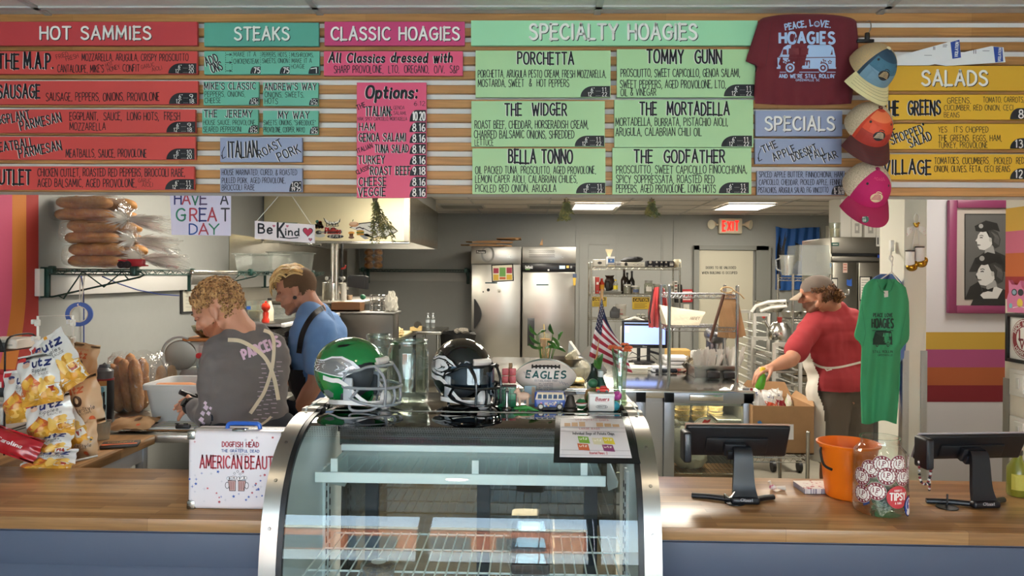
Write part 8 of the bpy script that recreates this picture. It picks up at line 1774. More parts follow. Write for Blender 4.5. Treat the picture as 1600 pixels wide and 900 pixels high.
for i,(u,v)in enumerate(((1364,738),(1378,729),(1356,752),(1401,728),(1421,746),(1384,746),(1425,728),(1409,748),(1371,770),(1357,778),(1428,765))):seal(k,u,v,1+i*1.4)
x,z_,R_=U(1400),V(777),17*k_
k.disc(x,z_,R_,'#c23a40',18,n=30).text('TIPSY',x-R_*.72,z_-R_*.25,R_*.6,'#f0e8e0',x1=x+R_*.75,down=0,l=19,bold=.2).text("HARRY'S",x-R_*.35,z_+R_*.5,R_*.16,'#f0e8e0',x1=x+R_*.35,down=0,l=19,bold=.2).text('& SUBS',x-R_*.3,z_-R_*.6,R_*.16,'#f0e8e0',x1=x+R_*.3,down=0,l=19,bold=.2)
x,z_,R_=U(1420),V(793),16*k_
k.disc(x,z_,R_*.82,'#15161c',21,R_,30).poly([(x+R_*.76*cos(a)*.98,z_+R_*.92*sin(a))for a in(PI/2+PI*i/14 for i in range(15))],'#2c4a9a',22).poly([(x+R_*.76*cos(a)*.98,z_+R_*.92*sin(a))for a in(-PI/2+PI*i/14 for i in range(15))],'#b83040',22).ring(x,z_+R_*.15,R_*.5,R_*.1,'#eee8e4',23,R_*.55).disc(x,z_-R_*.55,R_*.42,'#eee8e4',23,R_*.3).poly([(x+R_*.1,z_+R_*.7),(x-R_*.2,z_+R_*.12),(x+R_*.02,z_+R_*.12),(x-R_*.12,z_-R_*.4),(x+R_*.25,z_+R_*.22),(x+R_*.04,z_+R_*.22)],'#eee8e4',24)
k.poly([(U(1357),V(787)),(U(1362),V(780)),(U(1364),V(790)),(U(1358),V(796))],'#2c3a6a',2)
k.mk('stickers',jm,t,lift=.0003,cut=.006)
r=random.Random(3)
for i in range(9):
 a,z0=r.uniform(0,6.3),.016+.008*i;ca,sa=cos(a),sin(a);b=MB();cx,cy=r.uniform(-.018,.018),r.uniform(-.03,.0)
 b.grid(lambda s,q:Vec((cx+ca*(s-.5)*.085-sa*(q-.5)*.045,cy+sa*(s-.5)*.085+ca*(q-.5)*.045,z0+.018*sin(s*4+i)**2+.012*sin(q*5+i))),8,5)
 o=b.mk('banknote',two_tone('#7c8a70','#b9bda4',120,.8),loc=Vec(t.location),jit=.0015);tag(o,'crumpled green banknote lying inside the tip jar','banknote','banknotes in the tip jar')
 # chip rack at the left end
q0=on_z(118,715,ZC+.001);Yr=3.
t=thing('chip_rack','white wire clip rack loaded with snack bags at the left end of the counter','rack',Vec((at(90,720,Yr).x,Yr,ZC+.001)));iv=basis(t).inverted();wr_=M('#e6e4de',.4)
P3=lambda u,v,Y:iv@at(u,v,Y)
b=MB().tube([P3(59,700,3.08),P3(59,494,3.12),P3(114,493,3.12),P3(114,700,3.08)],.005,8);b.mk('upright_frame',wr_,t)
b=MB()
base=[Vec((P3(59,700,3.08).x,P3(59,700,3.08).y,.005)),iv@on_z(40,722,ZC+.006),iv@on_z(100,724,ZC+.006),iv@on_z(152,712,ZC+.006),iv@on_z(148,708,ZC+.006),Vec((P3(114,700,3.08).x,P3(114,700,3.08).y,.005))]
b.tube(base,.004,8).mk('base_wire',wr_,t)
for u in(59,114):
 for v in(504,530,556,582,610,640):
  c=P3(u,v,3.11);s_=MB().box(c+Vec((.008,-.014,0)),(.018,.02,.028),.004).box(c+Vec((-.012,-.012,.004)),(.012,.016,.02),.003).box(c+Vec((.012,-.03,.006)),(.006,.022,.01),.002);s_.mk('clip',M('#dcdcd8',.35),t)
GOLD=M('#dd9a38',.22,coat=.5,var=.15,bscale=14);WHT=M('#e6e2de',.22,coat=.5)
def gold(k):
 k.poly([(0,.34),(.5,.44),(1,.36),(1,0),(0,0)],'#d8a03c',1)
 k.poly([(0,.36),(.35,.62),(.6,.4),(.3,.2),(0,.2)],'#cf6a34',2)
 rr=random.Random(3)
 for i in range(26):k.disc(.55+rr.uniform(-.35,.36),.3+rr.uniform(-.2,.17),rr.uniform(.05,.11),rr.choice(['#e8b24a','#f0c468','#dc9a30']),3+i*.05,rr.uniform(.05,.1))
 k.text('utz',.42,.74,.15,'#26306a',x1=.86,down=0,bold=.26,l=4).disc(.25,.8,.1,'#e0b8a0',4,.06).disc(.25,.86,.1,'#26306a',4,.035).rect(.03,.88,.2,.96,'#c8383c',4)
 k.text('Ripples',.4,.63,.07,'#3a3a3a',x1=.8,down=0,l=5,bold=.14).text('HOT SAUCE',.35,.56,.04,'#5a3a2c',x1=.85,down=0,l=5,bold=.15).rect(.72,.2,.95,.34,'#e8e2da',5).rect(.76,.22,.91,.32,'#a83a2c',6)
def kraft(k):
 k.text('utz',.26,.68,.14,'#c8643c',x1=.66,down=0,bold=.26).disc(.48,.52,.14,'#4a3428',1,.11).disc(.48,.53,.05,'#d8c0a0',2,.06).text('Kettle-Style',.14,.3,.08,'#4a3428',x1=.88,down=0,bold=.14).text('POTATO CHIPS',.3,.24,.035,'#4a3428',x1=.76,down=0,bold=.14).disc(.72,.12,.09,'#d8643a',1,.065).text('ORIGINAL',.3,.84,.04,'#c8643c',x1=.7,down=0)
def snack(label,uc,vc,wpx,hpx,ang,Y,kind,lean=.0,seed=0,th=.055,ry=0.):
 k_=mpp(Y);c=at(uc,vc,Y);w,h=wpx*k_,hpx*k_
 R_=Euler((lean,ang,ry));off=R_.to_matrix()@Vec((0,0,h/2));t=thing('snack_bag',label,'snack bag',c-off,0,'snack bags on the chip rack',rot=R_)
 kr=kind=='k';KB=M('#cba680',.5,coat=.2)
 pillow_bag(t,'bag',w,h,th,[KB,KB]if kr else[M('#b3222c',.3,coat=.4)]*2 if kind=='r' else[WHT,GOLD],kraft if kr else(gold if kind=='g' else(lambda k:k.text('Carolina',.3,.42,.16,'#f0e4e0',x1=.75,down=0,l=4,bold=.13))),seed=seed,crumple=.005)
 return t
snack('gold and white snack bag clipped at the rack top, tilted to the right',92,566,65,94,-.62,2.93,'g',-.1,1)
snack('gold and white snack bag hanging at the upper left front of the rack',63,592,67,81,-.2,2.9,'g',-.12,2)
snack('gold and white snack bag behind at the far left edge of the rack',40,618,70,83,-.12,3.,'g',-.1,3)
snack('gold snack bag across the middle of the rack showing a red label',78,655,77,69,-.28,2.96,'g',-.15,4)
snack('gold snack bag at the right of the rack middle, bulging towards the cup',103,668,53,81,-.55,3.,'g',-.1,5,ry=.2)
snack('gold snack bag lying low near the foot of the rack',78,697,72,45,-.12,2.93,'g',-.5,6)
snack('gold snack bag lying flat in front of the rack on the counter',76,722,86,38,-.10,2.86,'g',-.75,7,th=.04)
snack('kraft snack bag with orange letters leaning right of the rack',128,628,65,81,-.28,3.05,'k',-.1,8)
snack('kraft snack bag standing low right of the rack beside the plastic cup',128,686,50,60,-.08,3.02,'k',-.12,9)
snack('kraft snack bag behind the top of the rack',130,570,46,69,.14,3.15,'k',0,10)
snack('kraft snack bag at the back of the rack, half hidden by gold bags',100,640,50,63,.3,3.1,'k',0,12)
snack('dark red snack bag lying on the black wire stand at the left edge',18,692,95,38,.32,2.84,'r',-.4,11,th=.045)
x0_,x1_=at(-60,650,3.05).x,at(15,650,3.05).x;t=thing('wire_stand','black wire stand of boxed snacks at the left edge','stand',((x0_+x1_)/2,3.12,ZC+.001));w=x1_-x0_;b=MB()
Ht=at(10,545,3.05).z-ZC
for sx in(-1,1):
 for sy in(-1,1):b.tube([(sx*w/2,sy*.1,0),(sx*w/2,sy*.1,Ht)],.004,6)
for sx in(-1,1):b.tube(cr3([(sx*w/2,-.1,Ht),(sx*w/2,-.07,Ht+.05),(sx*w/2,.07,Ht+.05),(sx*w/2,.1,Ht)]),.004,6)
b.tube(cr3([(w/2,-.1,Ht-.01),(w/4,-.1,Ht+.075),(-w/4,-.1,Ht+.075),(-w/2,-.1,Ht-.01)]),.004,6)
lev=[at(10,v,3.05).z-ZC for v in(676,618,548)]
for z_ in lev:
 for sy in(-1,1):b.tube([(-w/2,sy*.1,z_),(w/2,sy*.1,z_)],.004,6)
 for k in range(7):b.tube([(-w/2+w*k/6,-.1,z_),(-w/2+w*k/6,.1,z_)],.0025,5)
 b.box((0,-.1,z_+.018),(w,.004,.036),.001)
b.mk('wire_frame',BLACK,t)
bx=Vec(t.location)
carton('pale carton on the top level of the black wire stand',bx+Vec((.05,-.075,lev[2]+.007)),.17,.04,.15,'#d8cdc2',lambda k,w,h:k.rect(-w*.4,h*.3,w*.4,h*.5,'#a9a29a'),group=None)
carton('red carton on the middle level of the black wire stand',bx+Vec((.02,-.08,lev[1]+.007)),.16,.085,.14,'#b3202c',lambda k,w,h:k.rect(-w*.35,h*.3,w*.35,h*.6,'#d8c8c4'))
carton('grey white carton on the lowest level of the black wire stand',bx+Vec((.0,-.08,lev[0]+.007)),.17,.1,.14,'#c2bdb8',lambda k,w,h:k.text('CHOCS',-w*.3,h*.35,h*.2,'#4a4440',x1=w*.4,down=0).rect(w*.1,h*.7,w*.4,h*.8,'#3a3a3e'))
# shirts, caps and envelopes on the menu wall
YT_=2.655
def tee_outline(v):
 L=((22,1192,1330),(27,1186,1338),(60,1176,1341),(85,1168,1341),(96,1165,1340),(103,1183,1337),(120,1180,1335),(150,1178,1332),(162,1180,1330))
 for(a,l0,r0),(c,l1,r1)in zip(L,L[1:]):
  if a<=v<=c:f=(v-a)/(c-a);return l0+(l1-l0)*f,r0+(r1-r0)*f
 return L[-1][1:]
def mt(a,c,o):
 v=22+140*c;l,r_=tee_outline(v);u=l+(r_-l)*a;e=min(a,1-a,c*1.5,(1-c)*1.5);puff=.016*min(1,e*8)**.5
 fold=.004*sin(u*.12+v*.03)+.004*sin(v*.09-u*.05)*(a<.25)+.003*sin(u*.3)*c
 vv=v+(6*(abs(a-.5)*2)**3*(1-c)**4)+2.5*sin(a*PI)*(c>.98)
 return at(u,vv,YT_-(puff+fold if o==0 else-.006))
b=MB();b.grid(lambda a,c:mt(a,c,0),44,40).grid(lambda a,c:mt(a,c,1),12,12)
mar=tag(b.mk('t_shirt',M('#6b1a24',.85,bump=.1,bscale=300,sheen=.15),world=1,smooth=60),'maroon t-shirt with a pale blue van print pinned on the menu wall','t-shirt')
sl=Ink().stroke([(1206,34),(1202,60),(1196,104)],.8,'#57131c').stroke([(1165,94),(1182,100)],.8,'#57131c')
PB='#a9c0e0'
def tinv(u,v):
 l,r_=tee_outline(v);return(u-l)/(r_-l),(v-22)/140
def tmap(u,v,l):
 a,c=tinv(u,v);return mt(min(1,max(0,a)),min(1,max(0,c)),0)+Vec((0,-.0025-l,0))
sl.mk('seam',tmap,mar)
def van_print(k,X,Y,S,c,bg,small=1):
 f=lambda x,y:(X+x*S,Y+y*S)
 k.poly([f(-1,.28),f(-1.02,-.05),f(-.93,-.12),f(-.8,-.42),f(-.66,-.5),f(.82,-.5),f(.93,-.4),f(1,-.1),f(1,.3)],c,1)
 for x0,x1,y0 in((-.82,-.7,-.34),(-.62,-.28,-.38),(-.2,.18,-.38),(.26,.62,-.38),(.7,.88,-.36)):k.poly([f(x0,y0),f(x1,y0),f(x1+.02,-.16),f(x0-.02,-.16)],bg,2)
 k.stroke([f(-1,-.07),f(-.4,-.05),f(1,-.07)],S*.025,bg,2)
 for x in(-.58,.56):k.disc(*f(x,.3),S*.2,bg,2).disc(*f(x,.3),S*.16,c,3).disc(*f(x,.3),S*.1,bg,4).disc(*f(x,.3),S*.05,c,5)
 k.rect(*f(-1.04,.27),*f(1.02,.33),c,1);k.text("Harry's",X-.3*S,Y+.2*S,.24*S,bg,x1=X+.28*S,l=3,bold=.2,slant=.1)
 for x,y in((-.8,.1),(-.62,.05),(-.45,.12),(.46,.1),(.62,.02),(.8,.1)):k.star(*f(x,y),S*.085,bg,3,.55).disc(*f(x,y),S*.03,c,4)
k=Ink();k.text('PEACE, L',1227,47,9,PB,x1=1270,bold=.22,rot=.16).text('VE.',1281,41,9,PB,x1=1297,bold=.22,rot=-.14).ring(1276,38,4,1.2,PB,1).stroke([(1273.6,39),(1276,41),(1278.4,39)],.8,PB).disc(1274.6,36.8,.6,PB).disc(1277.4,36.8,.6,PB)
k.text('HOAGIES',1218,68,17,PB,x1=1303,bold=.24,cap=0)
k.stroke([(1238,62),(1241,54),(1242,63),(1246,56),(1244,66)],1.6,'#6b1a24',3)
van_print(k,1260,93,45,PB,'#6b1a24');k.rect(1218,112.5,1305,113.6,PB)
k.text("AND WE'RE STILL ROLLIN'",1217,122,5.6,PB,x1=1304,bold=.24,cap=0).text('GREENVILLE SC',1243,127,3.2,PB,x1=1280,bold=.2,cap=0)
k.mk('print',tmap,mar)
hk=at(1352,70,2.65);t=thing('hanger','clear hanger with a black clip holding the caps','hanger',at(1350,62,2.665));iv=basis(t).inverted()
MB().tube(cr3([iv@at(1353,34,2.685),iv@at(1359,33,2.67),iv@at(1361,42,2.66),iv@at(1357,52,2.655),iv@at(1356,62,2.655)]),.0018,6).mk('hook',CHROME,t);MB().box(iv@at(1355,57,2.65),(.016,.012,.028),.004).box(iv@at(1352,64,2.65),(.06,.012,.012),.003).mk('clip',BLACK,t)
def ball_cap(label,u,v,rot,crown,mesh_c,brim,Y,button,logo,sc=1.,extra=None):
 t=thing('ball_cap',label,'cap',at(u,v,Y),0,'caps for sale',rot=rot);t.scale=(sc,)*3
 R_=.082;H_=.098
 def dome(th,ph,k=1.):return Vec((R_*k*cos(ph)*cos(th)*.94,R_*1.12*k*cos(ph)*sin(th),H_*k*sin(ph)**.9 if ph>0 else 0))
 b=MB();nu,nv=36,12
 b.grid(lambda a,c:dome(2*PI*a,PI/2*c*.995),nu,nv)
 for i,f in enumerate(list(b.bm.faces)):
  c=f.calc_center_median();ang=math.atan2(-c.y,c.x);f.material_index=0 if .62<ang<PI-.62 else 1
 bmesh.ops.remove_doubles(b.bm,verts=b.bm.verts,dist=.0005);bmesh.ops.recalc_face_normals(b.bm,faces=b.bm.faces);bmesh.ops.solidify(b.bm,geom=b.bm.faces[:],thickness=.003)
 b.mk('crown',[M(crown,.8,bump=.15,bscale=200),two_tone(mesh_c,'#b09a7c',380,.9,.5,.62)],t,smooth=50)
 br=MB()
 def bf(a,c,o):
  th=-PI/2+(a-.5)*2.2;e=Vec((R_*.94*cos(th),R_*1.12*sin(th),0));L=.072*cos((a-.5)*PI*.97)**.6;return e+Vec((.25*(e.x)*c,-L*c,-.022*(abs(a-.5)*2)**2*c-.018*c*c+o))
 br.grid(lambda a,c:bf(a,c,0),24,8).grid(lambda a,c:bf(a,c,.0035),24,8);br.mk('brim',M(brim,.75),t)
 k=Ink()
 for j in range(4):k.stroke([(.06+.88*i/16,.3+.18*j)for i in range(17)],.012,'#3a2a2a')
 m_=basis(t);k.mk('stitching',lambda x,y,l:m_@(bf(x,y,.0042)),t)if logo!='tag' else None
 MB().ell((0,0,H_),(.008,.008,.005)).mk('button',M(button,.6),t)
 dm_=lambda x,z_,l:m_@(dome(-PI/2+x,z_,1.012+l*4))
 k=Ink()
 if extra:extra(k)
 k.disc(0,.42,.30,'#1c1a1c' if logo!='tag' else '#e6cfa0',3,.17)
 for i in range(5):k.stroke([(-.24+.02*i,.34+.04*i),(0,.37+.045*i),(.24-.02*i,.34+.04*i)],.022,mesh_c if logo!='tag' else crown,4)
 k.stroke([(-.12,.6),(-.04,.64),(.1,.63),(.2,.58)],.03,'#1c1a1c' if logo!='tag' else '#e6cfa0',3)
 k.mk('emblem',dm_,t,cut=.08)
 for sx in(-1,1):
  kk=Ink().disc(sx*.72,.78,.07,'#2a2624',2,.05);kk.mk('eyelet',dm_,t)
 return t
def bandsA(cols):
 def f(k):
  for i,c in enumerate(cols):z0=.02+1.3*i/len(cols);z1=.02+1.3*(i+1)/len(cols);n=8;k.poly([(-.9+1.8*q/n,z0)for q in range(n+1)]+[(.9-1.8*q/n,z1)for q in range(n+1)],c,1)
 return f
ball_cap('tan mesh cap with blue and teal bands and a cream brim, topmost of three',1357,111,(.92,.25,.28),'#33485a','#c9a878','#ead9a2',2.6,'#e8d4a8','e',1.,bandsA(['#6f8ea0','#3c6a80','#2c4a5e']))
ball_cap('cream mesh cap with orange and red bands and a brown brim, middle of three',1353,203,(.9,.10,.12),'#d8442a','#d9c2a2','#5c2a28',2.6,'#7a3a2c','e',1.,bandsA(['#b8392c','#e0502c','#f07a4a']))
ball_cap('cream mesh cap with a magenta front and brim, lowest of three',1351,296,(.9,.08,.06),'#c41e62','#e3cdb0','#a82250',2.6,'#a81e56','tag',1.,lambda k:[k.text('HOAGIE',-.5,1.05,.1,'#e86a80',x1=.5,down=0,l=2)])
o=tag(MB().cyl(at(1352,343,2.49),at(1352,343,2.487),.011,n=24).mk('round_tag',M('#1f5a48',.5),world=1),'round green sticker on the brim of the magenta cap','sticker')
k=Ink().text('SIZE',1347.5,341,2.2,'#e8e8e0',x1=1356.5,bold=.2).text('OSFA',1348,346,3,'#e8e8e0',x1=1356,bold=.2);k.mk('print',lambda u,v,l:at(u,v,2.4865)+Vec((0,-l,0)),o)
for i,(pts,lab)in enumerate((([(1441,96),(1549,72),(1568,74),(1571,97),(1478,103)],'white envelope behind on the yellow heading board, blue stamp at its right'),([(1400,102),(1401,88),(1499,61),(1502,90),(1452,102)],'white envelope leaning in front on the yellow heading board, blue stamp at its right'))):
 Y=YS-.004-.006*i;q=[at(u,v,Y)for u,v in pts]
 o=tag(MB().slab(q,(0,.003,0)).mk('envelope',M('#e6e4e2',.6),world=1,smooth=0),lab,'envelope',None)
 k=Ink()
 if i:k.poly([(1485,66),(1499,62),(1501.5,90),(1488,92)],'#2c4a9a',1).text('VIOLATION',1496,89,4.5,'#e8e6e4',x1=1519,rot=1.5,l=2,bold=.2).rect(1458,73,1459,78,'#555',1).rect(1460,73,1461,78,'#555',1).rect(1473,70,1480,71,'#777').rect(1473,72.5,1479,73.5,'#777').rect(1444,86,1456,87,'#999')
 else:k.poly([(1552,73),(1566,74),(1567.5,96),(1555,97.5)],'#2c4a9a',1).text('VIOLATION',1563,96,4,'#e8e6e4',x1=1584,rot=1.5,l=2,bold=.2).rect(1521,78,1522,84,'#555',1).rect(1524,78,1525,84,'#555',1).rect(1535,79,1546,80,'#888')
 k.mk('print',lambda u,v,l:at(u,v,Y-.0003)+Vec((0,-l,0)),o)
def hang_tee(rows,Y,dy,nk,ph):
 def ed(v):
  for(a,l0,r0),(c,l1,r1)in zip(rows,rows[1:]):
   if a<=v<=c:f=(v-a)/(c-a);return l0+(l1-l0)*f,r0+(r1-r0)*f
  return rows[-1][1:]
 v0,v1=rows[0][0],rows[-1][0]
 def f(a,c,o=0):
  v=v0+(v1-v0)*c;l,r_=ed(v);u=l+(r_-l)*a;e=sin(PI*a)**.5;fold=.012*sin(a*9+ph+c*1.5)*min(1,c*2)+.006*sin(a*21+c*5)
  vv=v+(nk*max(0,1-((a-.52)/.2)**2)*(1-c)**18 if o==0 else 0)+3*sin(a*7+ph)*c**6
  return at(u,vv,Y+dy*(a-.5)-(.035*e*min(1,.3+c*3)+fold if o==0 else-.02*e))
 b=MB();b.grid(lambda a,c:f(a,c),40,50).grid(lambda a,c:f(a,c,1),20,30)
 return b,f
GR=((436,1362,1398),(440,1356,1404),(448,1349,1415),(470,1345,1420),(500,1340,1421),(524,1334,1421),(530,1337,1420),(536,1345,1417),(545,1346,1407),(600,1344,1406),(660,1346,1401))
b,f=hang_tee(GR,3.82,.06,17,.4)
gs=tag(b.mk('t_shirt',M('#3f9f6e',.85,bump=.1,bscale=300),world=1,smooth=60),'green t-shirt with a dark van print hanging by the white pillar','t-shirt')
def ginv(u,v):
 rows=GR
 for(a,l0,r0),(c,l1,r1)in zip(rows,rows[1:]):
  if a<=v<=c:q=(v-a)/(c-a);l,r_=l0+(l1-l0)*q,r0+(r1-r0)*q;return(u-l)/(r_-l),(v-436)/224
 return .5,.5
gm=lambda u,v,l:f(*ginv(u,v))+Vec((0,-.004-l,0))
k=Ink();DG='#1c3a2e';k.text('PEACE LOVE',1364,495,5.5,DG,x1=1394,bold=.22,cap=0).text('HOAGIES',1362,512,14,DG,x1=1395,bold=.17,cap=0)
k2=Ink();van_print(k2,0,0,1,DG,'#3f9f6e')
for pts,ci,l in k2.polys:k.polys.append(([(1378.5+x*15,530+y*26)for x,y in pts],k._c(k2.cols[ci]),l))
k.text("STILL ROLLIN",1363,551,3.5,DG,x1=1394,bold=.2,cap=0).text('GREENVILLE',1371,556,2.5,DG,x1=1394,bold=.2,cap=0).rect(1362,516,1395,517,DG)
k.stroke([(1370,438),(1376,451),(1384,456),(1392,450),(1397,438)],2.2,'#27855a',2).poly([(1380,449),(1387,449),(1387,462),(1381,463)],'#d8d6cc',3).stroke([(1346,476),(1352,520),(1348,540)],.9,'#27855a').stroke([(1417,480),(1408,520),(1406,538)],.9,'#27855a');k.mk('print',gm,gs)
b,fbk=hang_tee(((428,1376,1396),(434,1364,1403),(445,1356,1412),(520,1352,1416),(535,1372,1423),(560,1372,1421),(566,1374,1408),(655,1372,1401)),3.9,.05,9,2)
tag(b.mk('t_shirt',M('#5f7fc0',.85,sheen=.15),world=1,smooth=60),'blue t-shirt hanging behind the green one at the white pillar','t-shirt')
t=thing('hanger','white wire hanger holding the shirts from a hook on the pillar','hanger',at(1392,380,3.88));iv=basis(t).inverted();Q=lambda u,v,Y=3.845:iv@at(u,v,Y)
MB().tube(cr3([Q(1395,415),Q(1392,408),Q(1389,404),Q(1391,399),Q(1395,402),Q(1394,410),Q(1393,425)]),.003,6).tube([Q(1393,425),Q(1360,447)],.003,6).tube([Q(1393,425),Q(1412,450)],.003,6).tube([Q(1360,447),Q(1412,450)],.003,6).mk('wire',M('#e2dfd6',.4),t)
hk_=MB().box(Q(1393,384,3.99),(.02,.03,.06),.006).tube(cr3([Q(1393,388,3.98),Q(1392,396,3.93),Q(1391,402,3.86),Q(1392,398,3.85)]),.005,6);hk_.mk('wall_hook',M('#e2dfd6',.4),t)
t=thing('glove_ornament','pair of tiny white and gold boxing gloves hung with a floral ribbon on the pillar','ornament',at(1431,380,3.885));iv=basis(t).inverted();Q=lambda u,v,Y=3.88:iv@at(u,v,Y)
MB().tube(cr3([Q(1431,352),Q(1428,340),Q(1432,333),Q(1436,340),Q(1434,352)]),.002,6).tube([Q(1431,352),Q(1425,392)],.0016,5).tube([Q(1434,352),Q(1437,386)],.0016,5).mk('cord',M('#e6e2da',.6),t)
MB().tube(cr3([Q(1428,348),Q(1431,352),Q(1436,348)]),.006,8).ell(Q(1432,352),(.012,.008,.012)).mk('gold_knot',M('#c9a040',.25,.9),t)
rb=two_tone('#e8e4dc','#d07a8a',90,.7,.6,.66);b=MB()
for s_,u in((-1,1417),(1,1447)):b.grid(lambda a,c:Q(1432+(u-1432)*a,354+9*a+(c-.5)*(5+9*a),3.88+.006*sin(a*7)),8,4)
b.mk('ribbon',rb,t)
for u,v,lab in((1422,405,'a'),(1437,399,'b')):
 c=Q(u,v-4);g_=MB();g_.lathe([(.021,.03),(.022,-.02),(.024,-.045),(.018,-.05),(0,-.05)],18,c=c);g_.mk('glove',M('#e9e6e0',.4),t);MB().ell(c+Vec((.006,-.006,-.055)),(.028,.022,.022)).ell(c+Vec((.026,-.008,-.04)),(.012,.012,.018)).mk('gold_toe',M('#b88a2c',.25,.9),t);MB().lathe([(.0222,.026),(.0235,.032),(.0,.033)],18,c=c).mk('cuff',M('#2a2622',.5),t)
YH=5.195
A,B=at(1479,313,YH),at(1579,490,YH);zt2=A.z;xa,xb=A.x,at(1600,400,YH).x;zb3=B.z;w,h=xb-xa,zt2-zb3
t=thing('framed_photograph','black and white photograph of two women in caps, in a magenta frame','picture',((xa+xb)/2,YH-.02,zb3));b=MB();fw=.055
for sx in(-1,1):b.box((sx*(w/2-fw/2),0,h/2),(fw,.035,h),.006)
for z_ in(fw/2,h-fw/2):b.box((0,0,z_),(w-2*fw,.035,fw),.006)
b.mk('picture_frame',M('#84395f',.35),t);MB().box((0,.01,h/2),(w-fw*1.6,.006,h-fw*1.6)).mk('mat_board',M('#b3aaa4',.7),t,smooth=0)
k=Ink();
G=lambda g:'#%02x%02x%02x'%(g,g,g)
k.rect(1507,334,1576,468,G(20),1).rect(1508.5,335.5,1576,466.5,G(88),2)
def lady(k,cx,cy,s,l):
 f=lambda pts:[(cx+x*s,cy+y*s)for x,y in pts]
 k.poly(f([(-.1,1.1),(.2,.85),(.8,.95),(1.6,1.3),(1.9,2.4),(-1.1,2.4),(-.7,1.5)]),G(38),l)
 k.poly(f([(.1,.6),(.6,.5),(.75,1.1),(.35,1.35),(.0,1.1)]),G(150),l+.5)
 k.poly(f([(.25,-.62),(-.25,-.5),(-.46,-.2),(-.5,.0),(-.66,.2),(-.5,.27),(-.54,.38),(-.46,.46),(-.5,.56),(-.36,.8),(.0,.86),(.4,.62),(.7,.2),(.7,-.4)]),G(196),l+1)
 k.poly(f([(.1,-.55),(.5,-.65),(.95,-.4),(1.15,.1),(1.05,.6),(.75,.75),(.55,.5),(.5,.1),(.3,-.1),(.28,-.35)]),G(52),l+1.5)
 for i in range(5):k.stroke(f([(.5+.1*i,-.45+.06*i),(.75+.07*i,-.1+.04*i),(.7+.07*i,.3+.05*i)]),.05*s,G(88),l+2)
 k.poly(f([(-.62,-.5),(-.7,-.85),(.1,-1.25),(.9,-1.05),(1.1,-.45),(.6,-.6),(-.1,-.42)]),G(28),l+2).disc(cx-.25*s,cy-.85*s,.16*s,G(150),l+2.5)
 k.stroke(f([(-.36,-.16),(-.2,-.2),(-.08,-.14)]),.05*s,G(60),l+2).stroke(f([(-.34,-.02),(-.2,-.05),(-.14,.0)]),.07*s,G(50),l+2).poly(f([(-.5,.44),(-.3,.46),(-.26,.52),(-.48,.56)]),G(92),l+2)
 k.disc(cx+.42*s,cy+.12*s,.1*s,G(170),l+2.2,.16*s)
lady(k,1538,372,22,3);lady(k,1540,425,25,8)
k.poly([(1531,461),(1541,452),(1556,448),(1566,452),(1558,466.5),(1536,466.5)],G(200),11).poly([(1533,449),(1543,452),(1552,449),(1550,456),(1543,455),(1536,457)],G(24),12)
k.poly([(1507,468),(1515,448),(1528,440),(1534,452),(1530,466.5)],G(34),10)
k.rect(1576,330,1640,470,'#b3aaa4',14)
k.mk('portrait',lambda u,v,l:at(u,v,YH-.0145)+Vec((0,-l,0)),t)
def sidewall(u,v,off=.0):return on_x(u,v,XR-off)
def side_panel(u0,v0,v1):
 a=sidewall(u0,v0);y1=a.y;z1=a.z;z0=sidewall(u0,v1).z;return y1,z0,z1
y1,z0,z1=side_panel(1578,489,564)
W_=(z1-z0)*1.05;t=thing('framed_emblem','round maroon emblem in a thin black frame on the side wall','picture',(XR-.012,y1-W_/2,z0));h=z1-z0;b=MB()
for sy in(-1,1):b.box((0,sy*(W_/2-.008),h/2),(.022,.016,h),.002)
for z_ in(.008,h-.008):b.box((0,0,z_),(.022,W_-.03,.016),.002)
b.mk('picture_frame',BLACK,t);MB().box((.006,0,h/2),(.006,W_-.02,h-.02)).mk('mat_board',M('#e0dcd6',.7),t,smooth=0)
k=Ink();R_=h*.4;k.disc(0,h/2,R_,'#8a2c34',1,n=36).disc(0,h/2,R_*.6,'#e0dcd6',2,n=30).ring(0,h/2,R_*.94,R_*.05,'#e0dcd6',2).text('LP',-R_*.36,h/2-R_*.05,R_*.46,'#8a2c34',x1=R_*.36,down=0,l=3,bold=.24).text('VE',-R_*.3,h/2-R_*.46,R_*.34,'#8a2c34',x1=R_*.3,down=0,l=3,bold=.24)
for s_,a0 in(('MADE WITH',PI*.86),('HARRYS',PI*1.78)):
 n=len(s_)
 for i,ch in enumerate(s_):
  a=(a0-i*.21)if a0<PI else(PI*1.22+i*.24);q=Ink().text(ch,-.5,0,1,'#eee',x1=.5,down=0,bold=.22)if ch!=' ' else None
  if not q:continue
  up=1 if a0<PI else-1
  for pts,ci,l in q.polys:k.polys.append(([((R_*(.67+.2*(py if up>0 else 1-py)))*cos(a)+sin(a)*px*R_*.14*up,h/2+(R_*(.67+.2*(py if up>0 else 1-py)))*sin(a)-cos(a)*px*R_*.14*up)for px,py in pts],k._c('#e6e0da'),3))
m_=basis(t);k.mk('emblem',lambda x,z_,l:m_@Vec((.002-l,-x,z_)),t)
y1,z0,z1=side_panel(1582,436,486);t=thing('painted_figure','pink painted cat-eared wooden cutout standing on the black frame','figure',(XR-.018,y1-.075,z0-.004));h=z1-z0;b=MB();mm=Matrix(((0,0,1,-.008),(1,0,0,0),(0,1,0,0),(0,0,0,1)))
b.prism([(.07,0),(.075,h*.4),(.06,h*.62),(.062,h),(.04,h*.86),(.0,h*.84),(-.02,h*.98),(-.03,h*.8),(-.06,h*.6),(-.08,h*.3),(-.075,0)],mm,.016);b.mk('body',M('#d87aa2',.5),t,smooth=0)
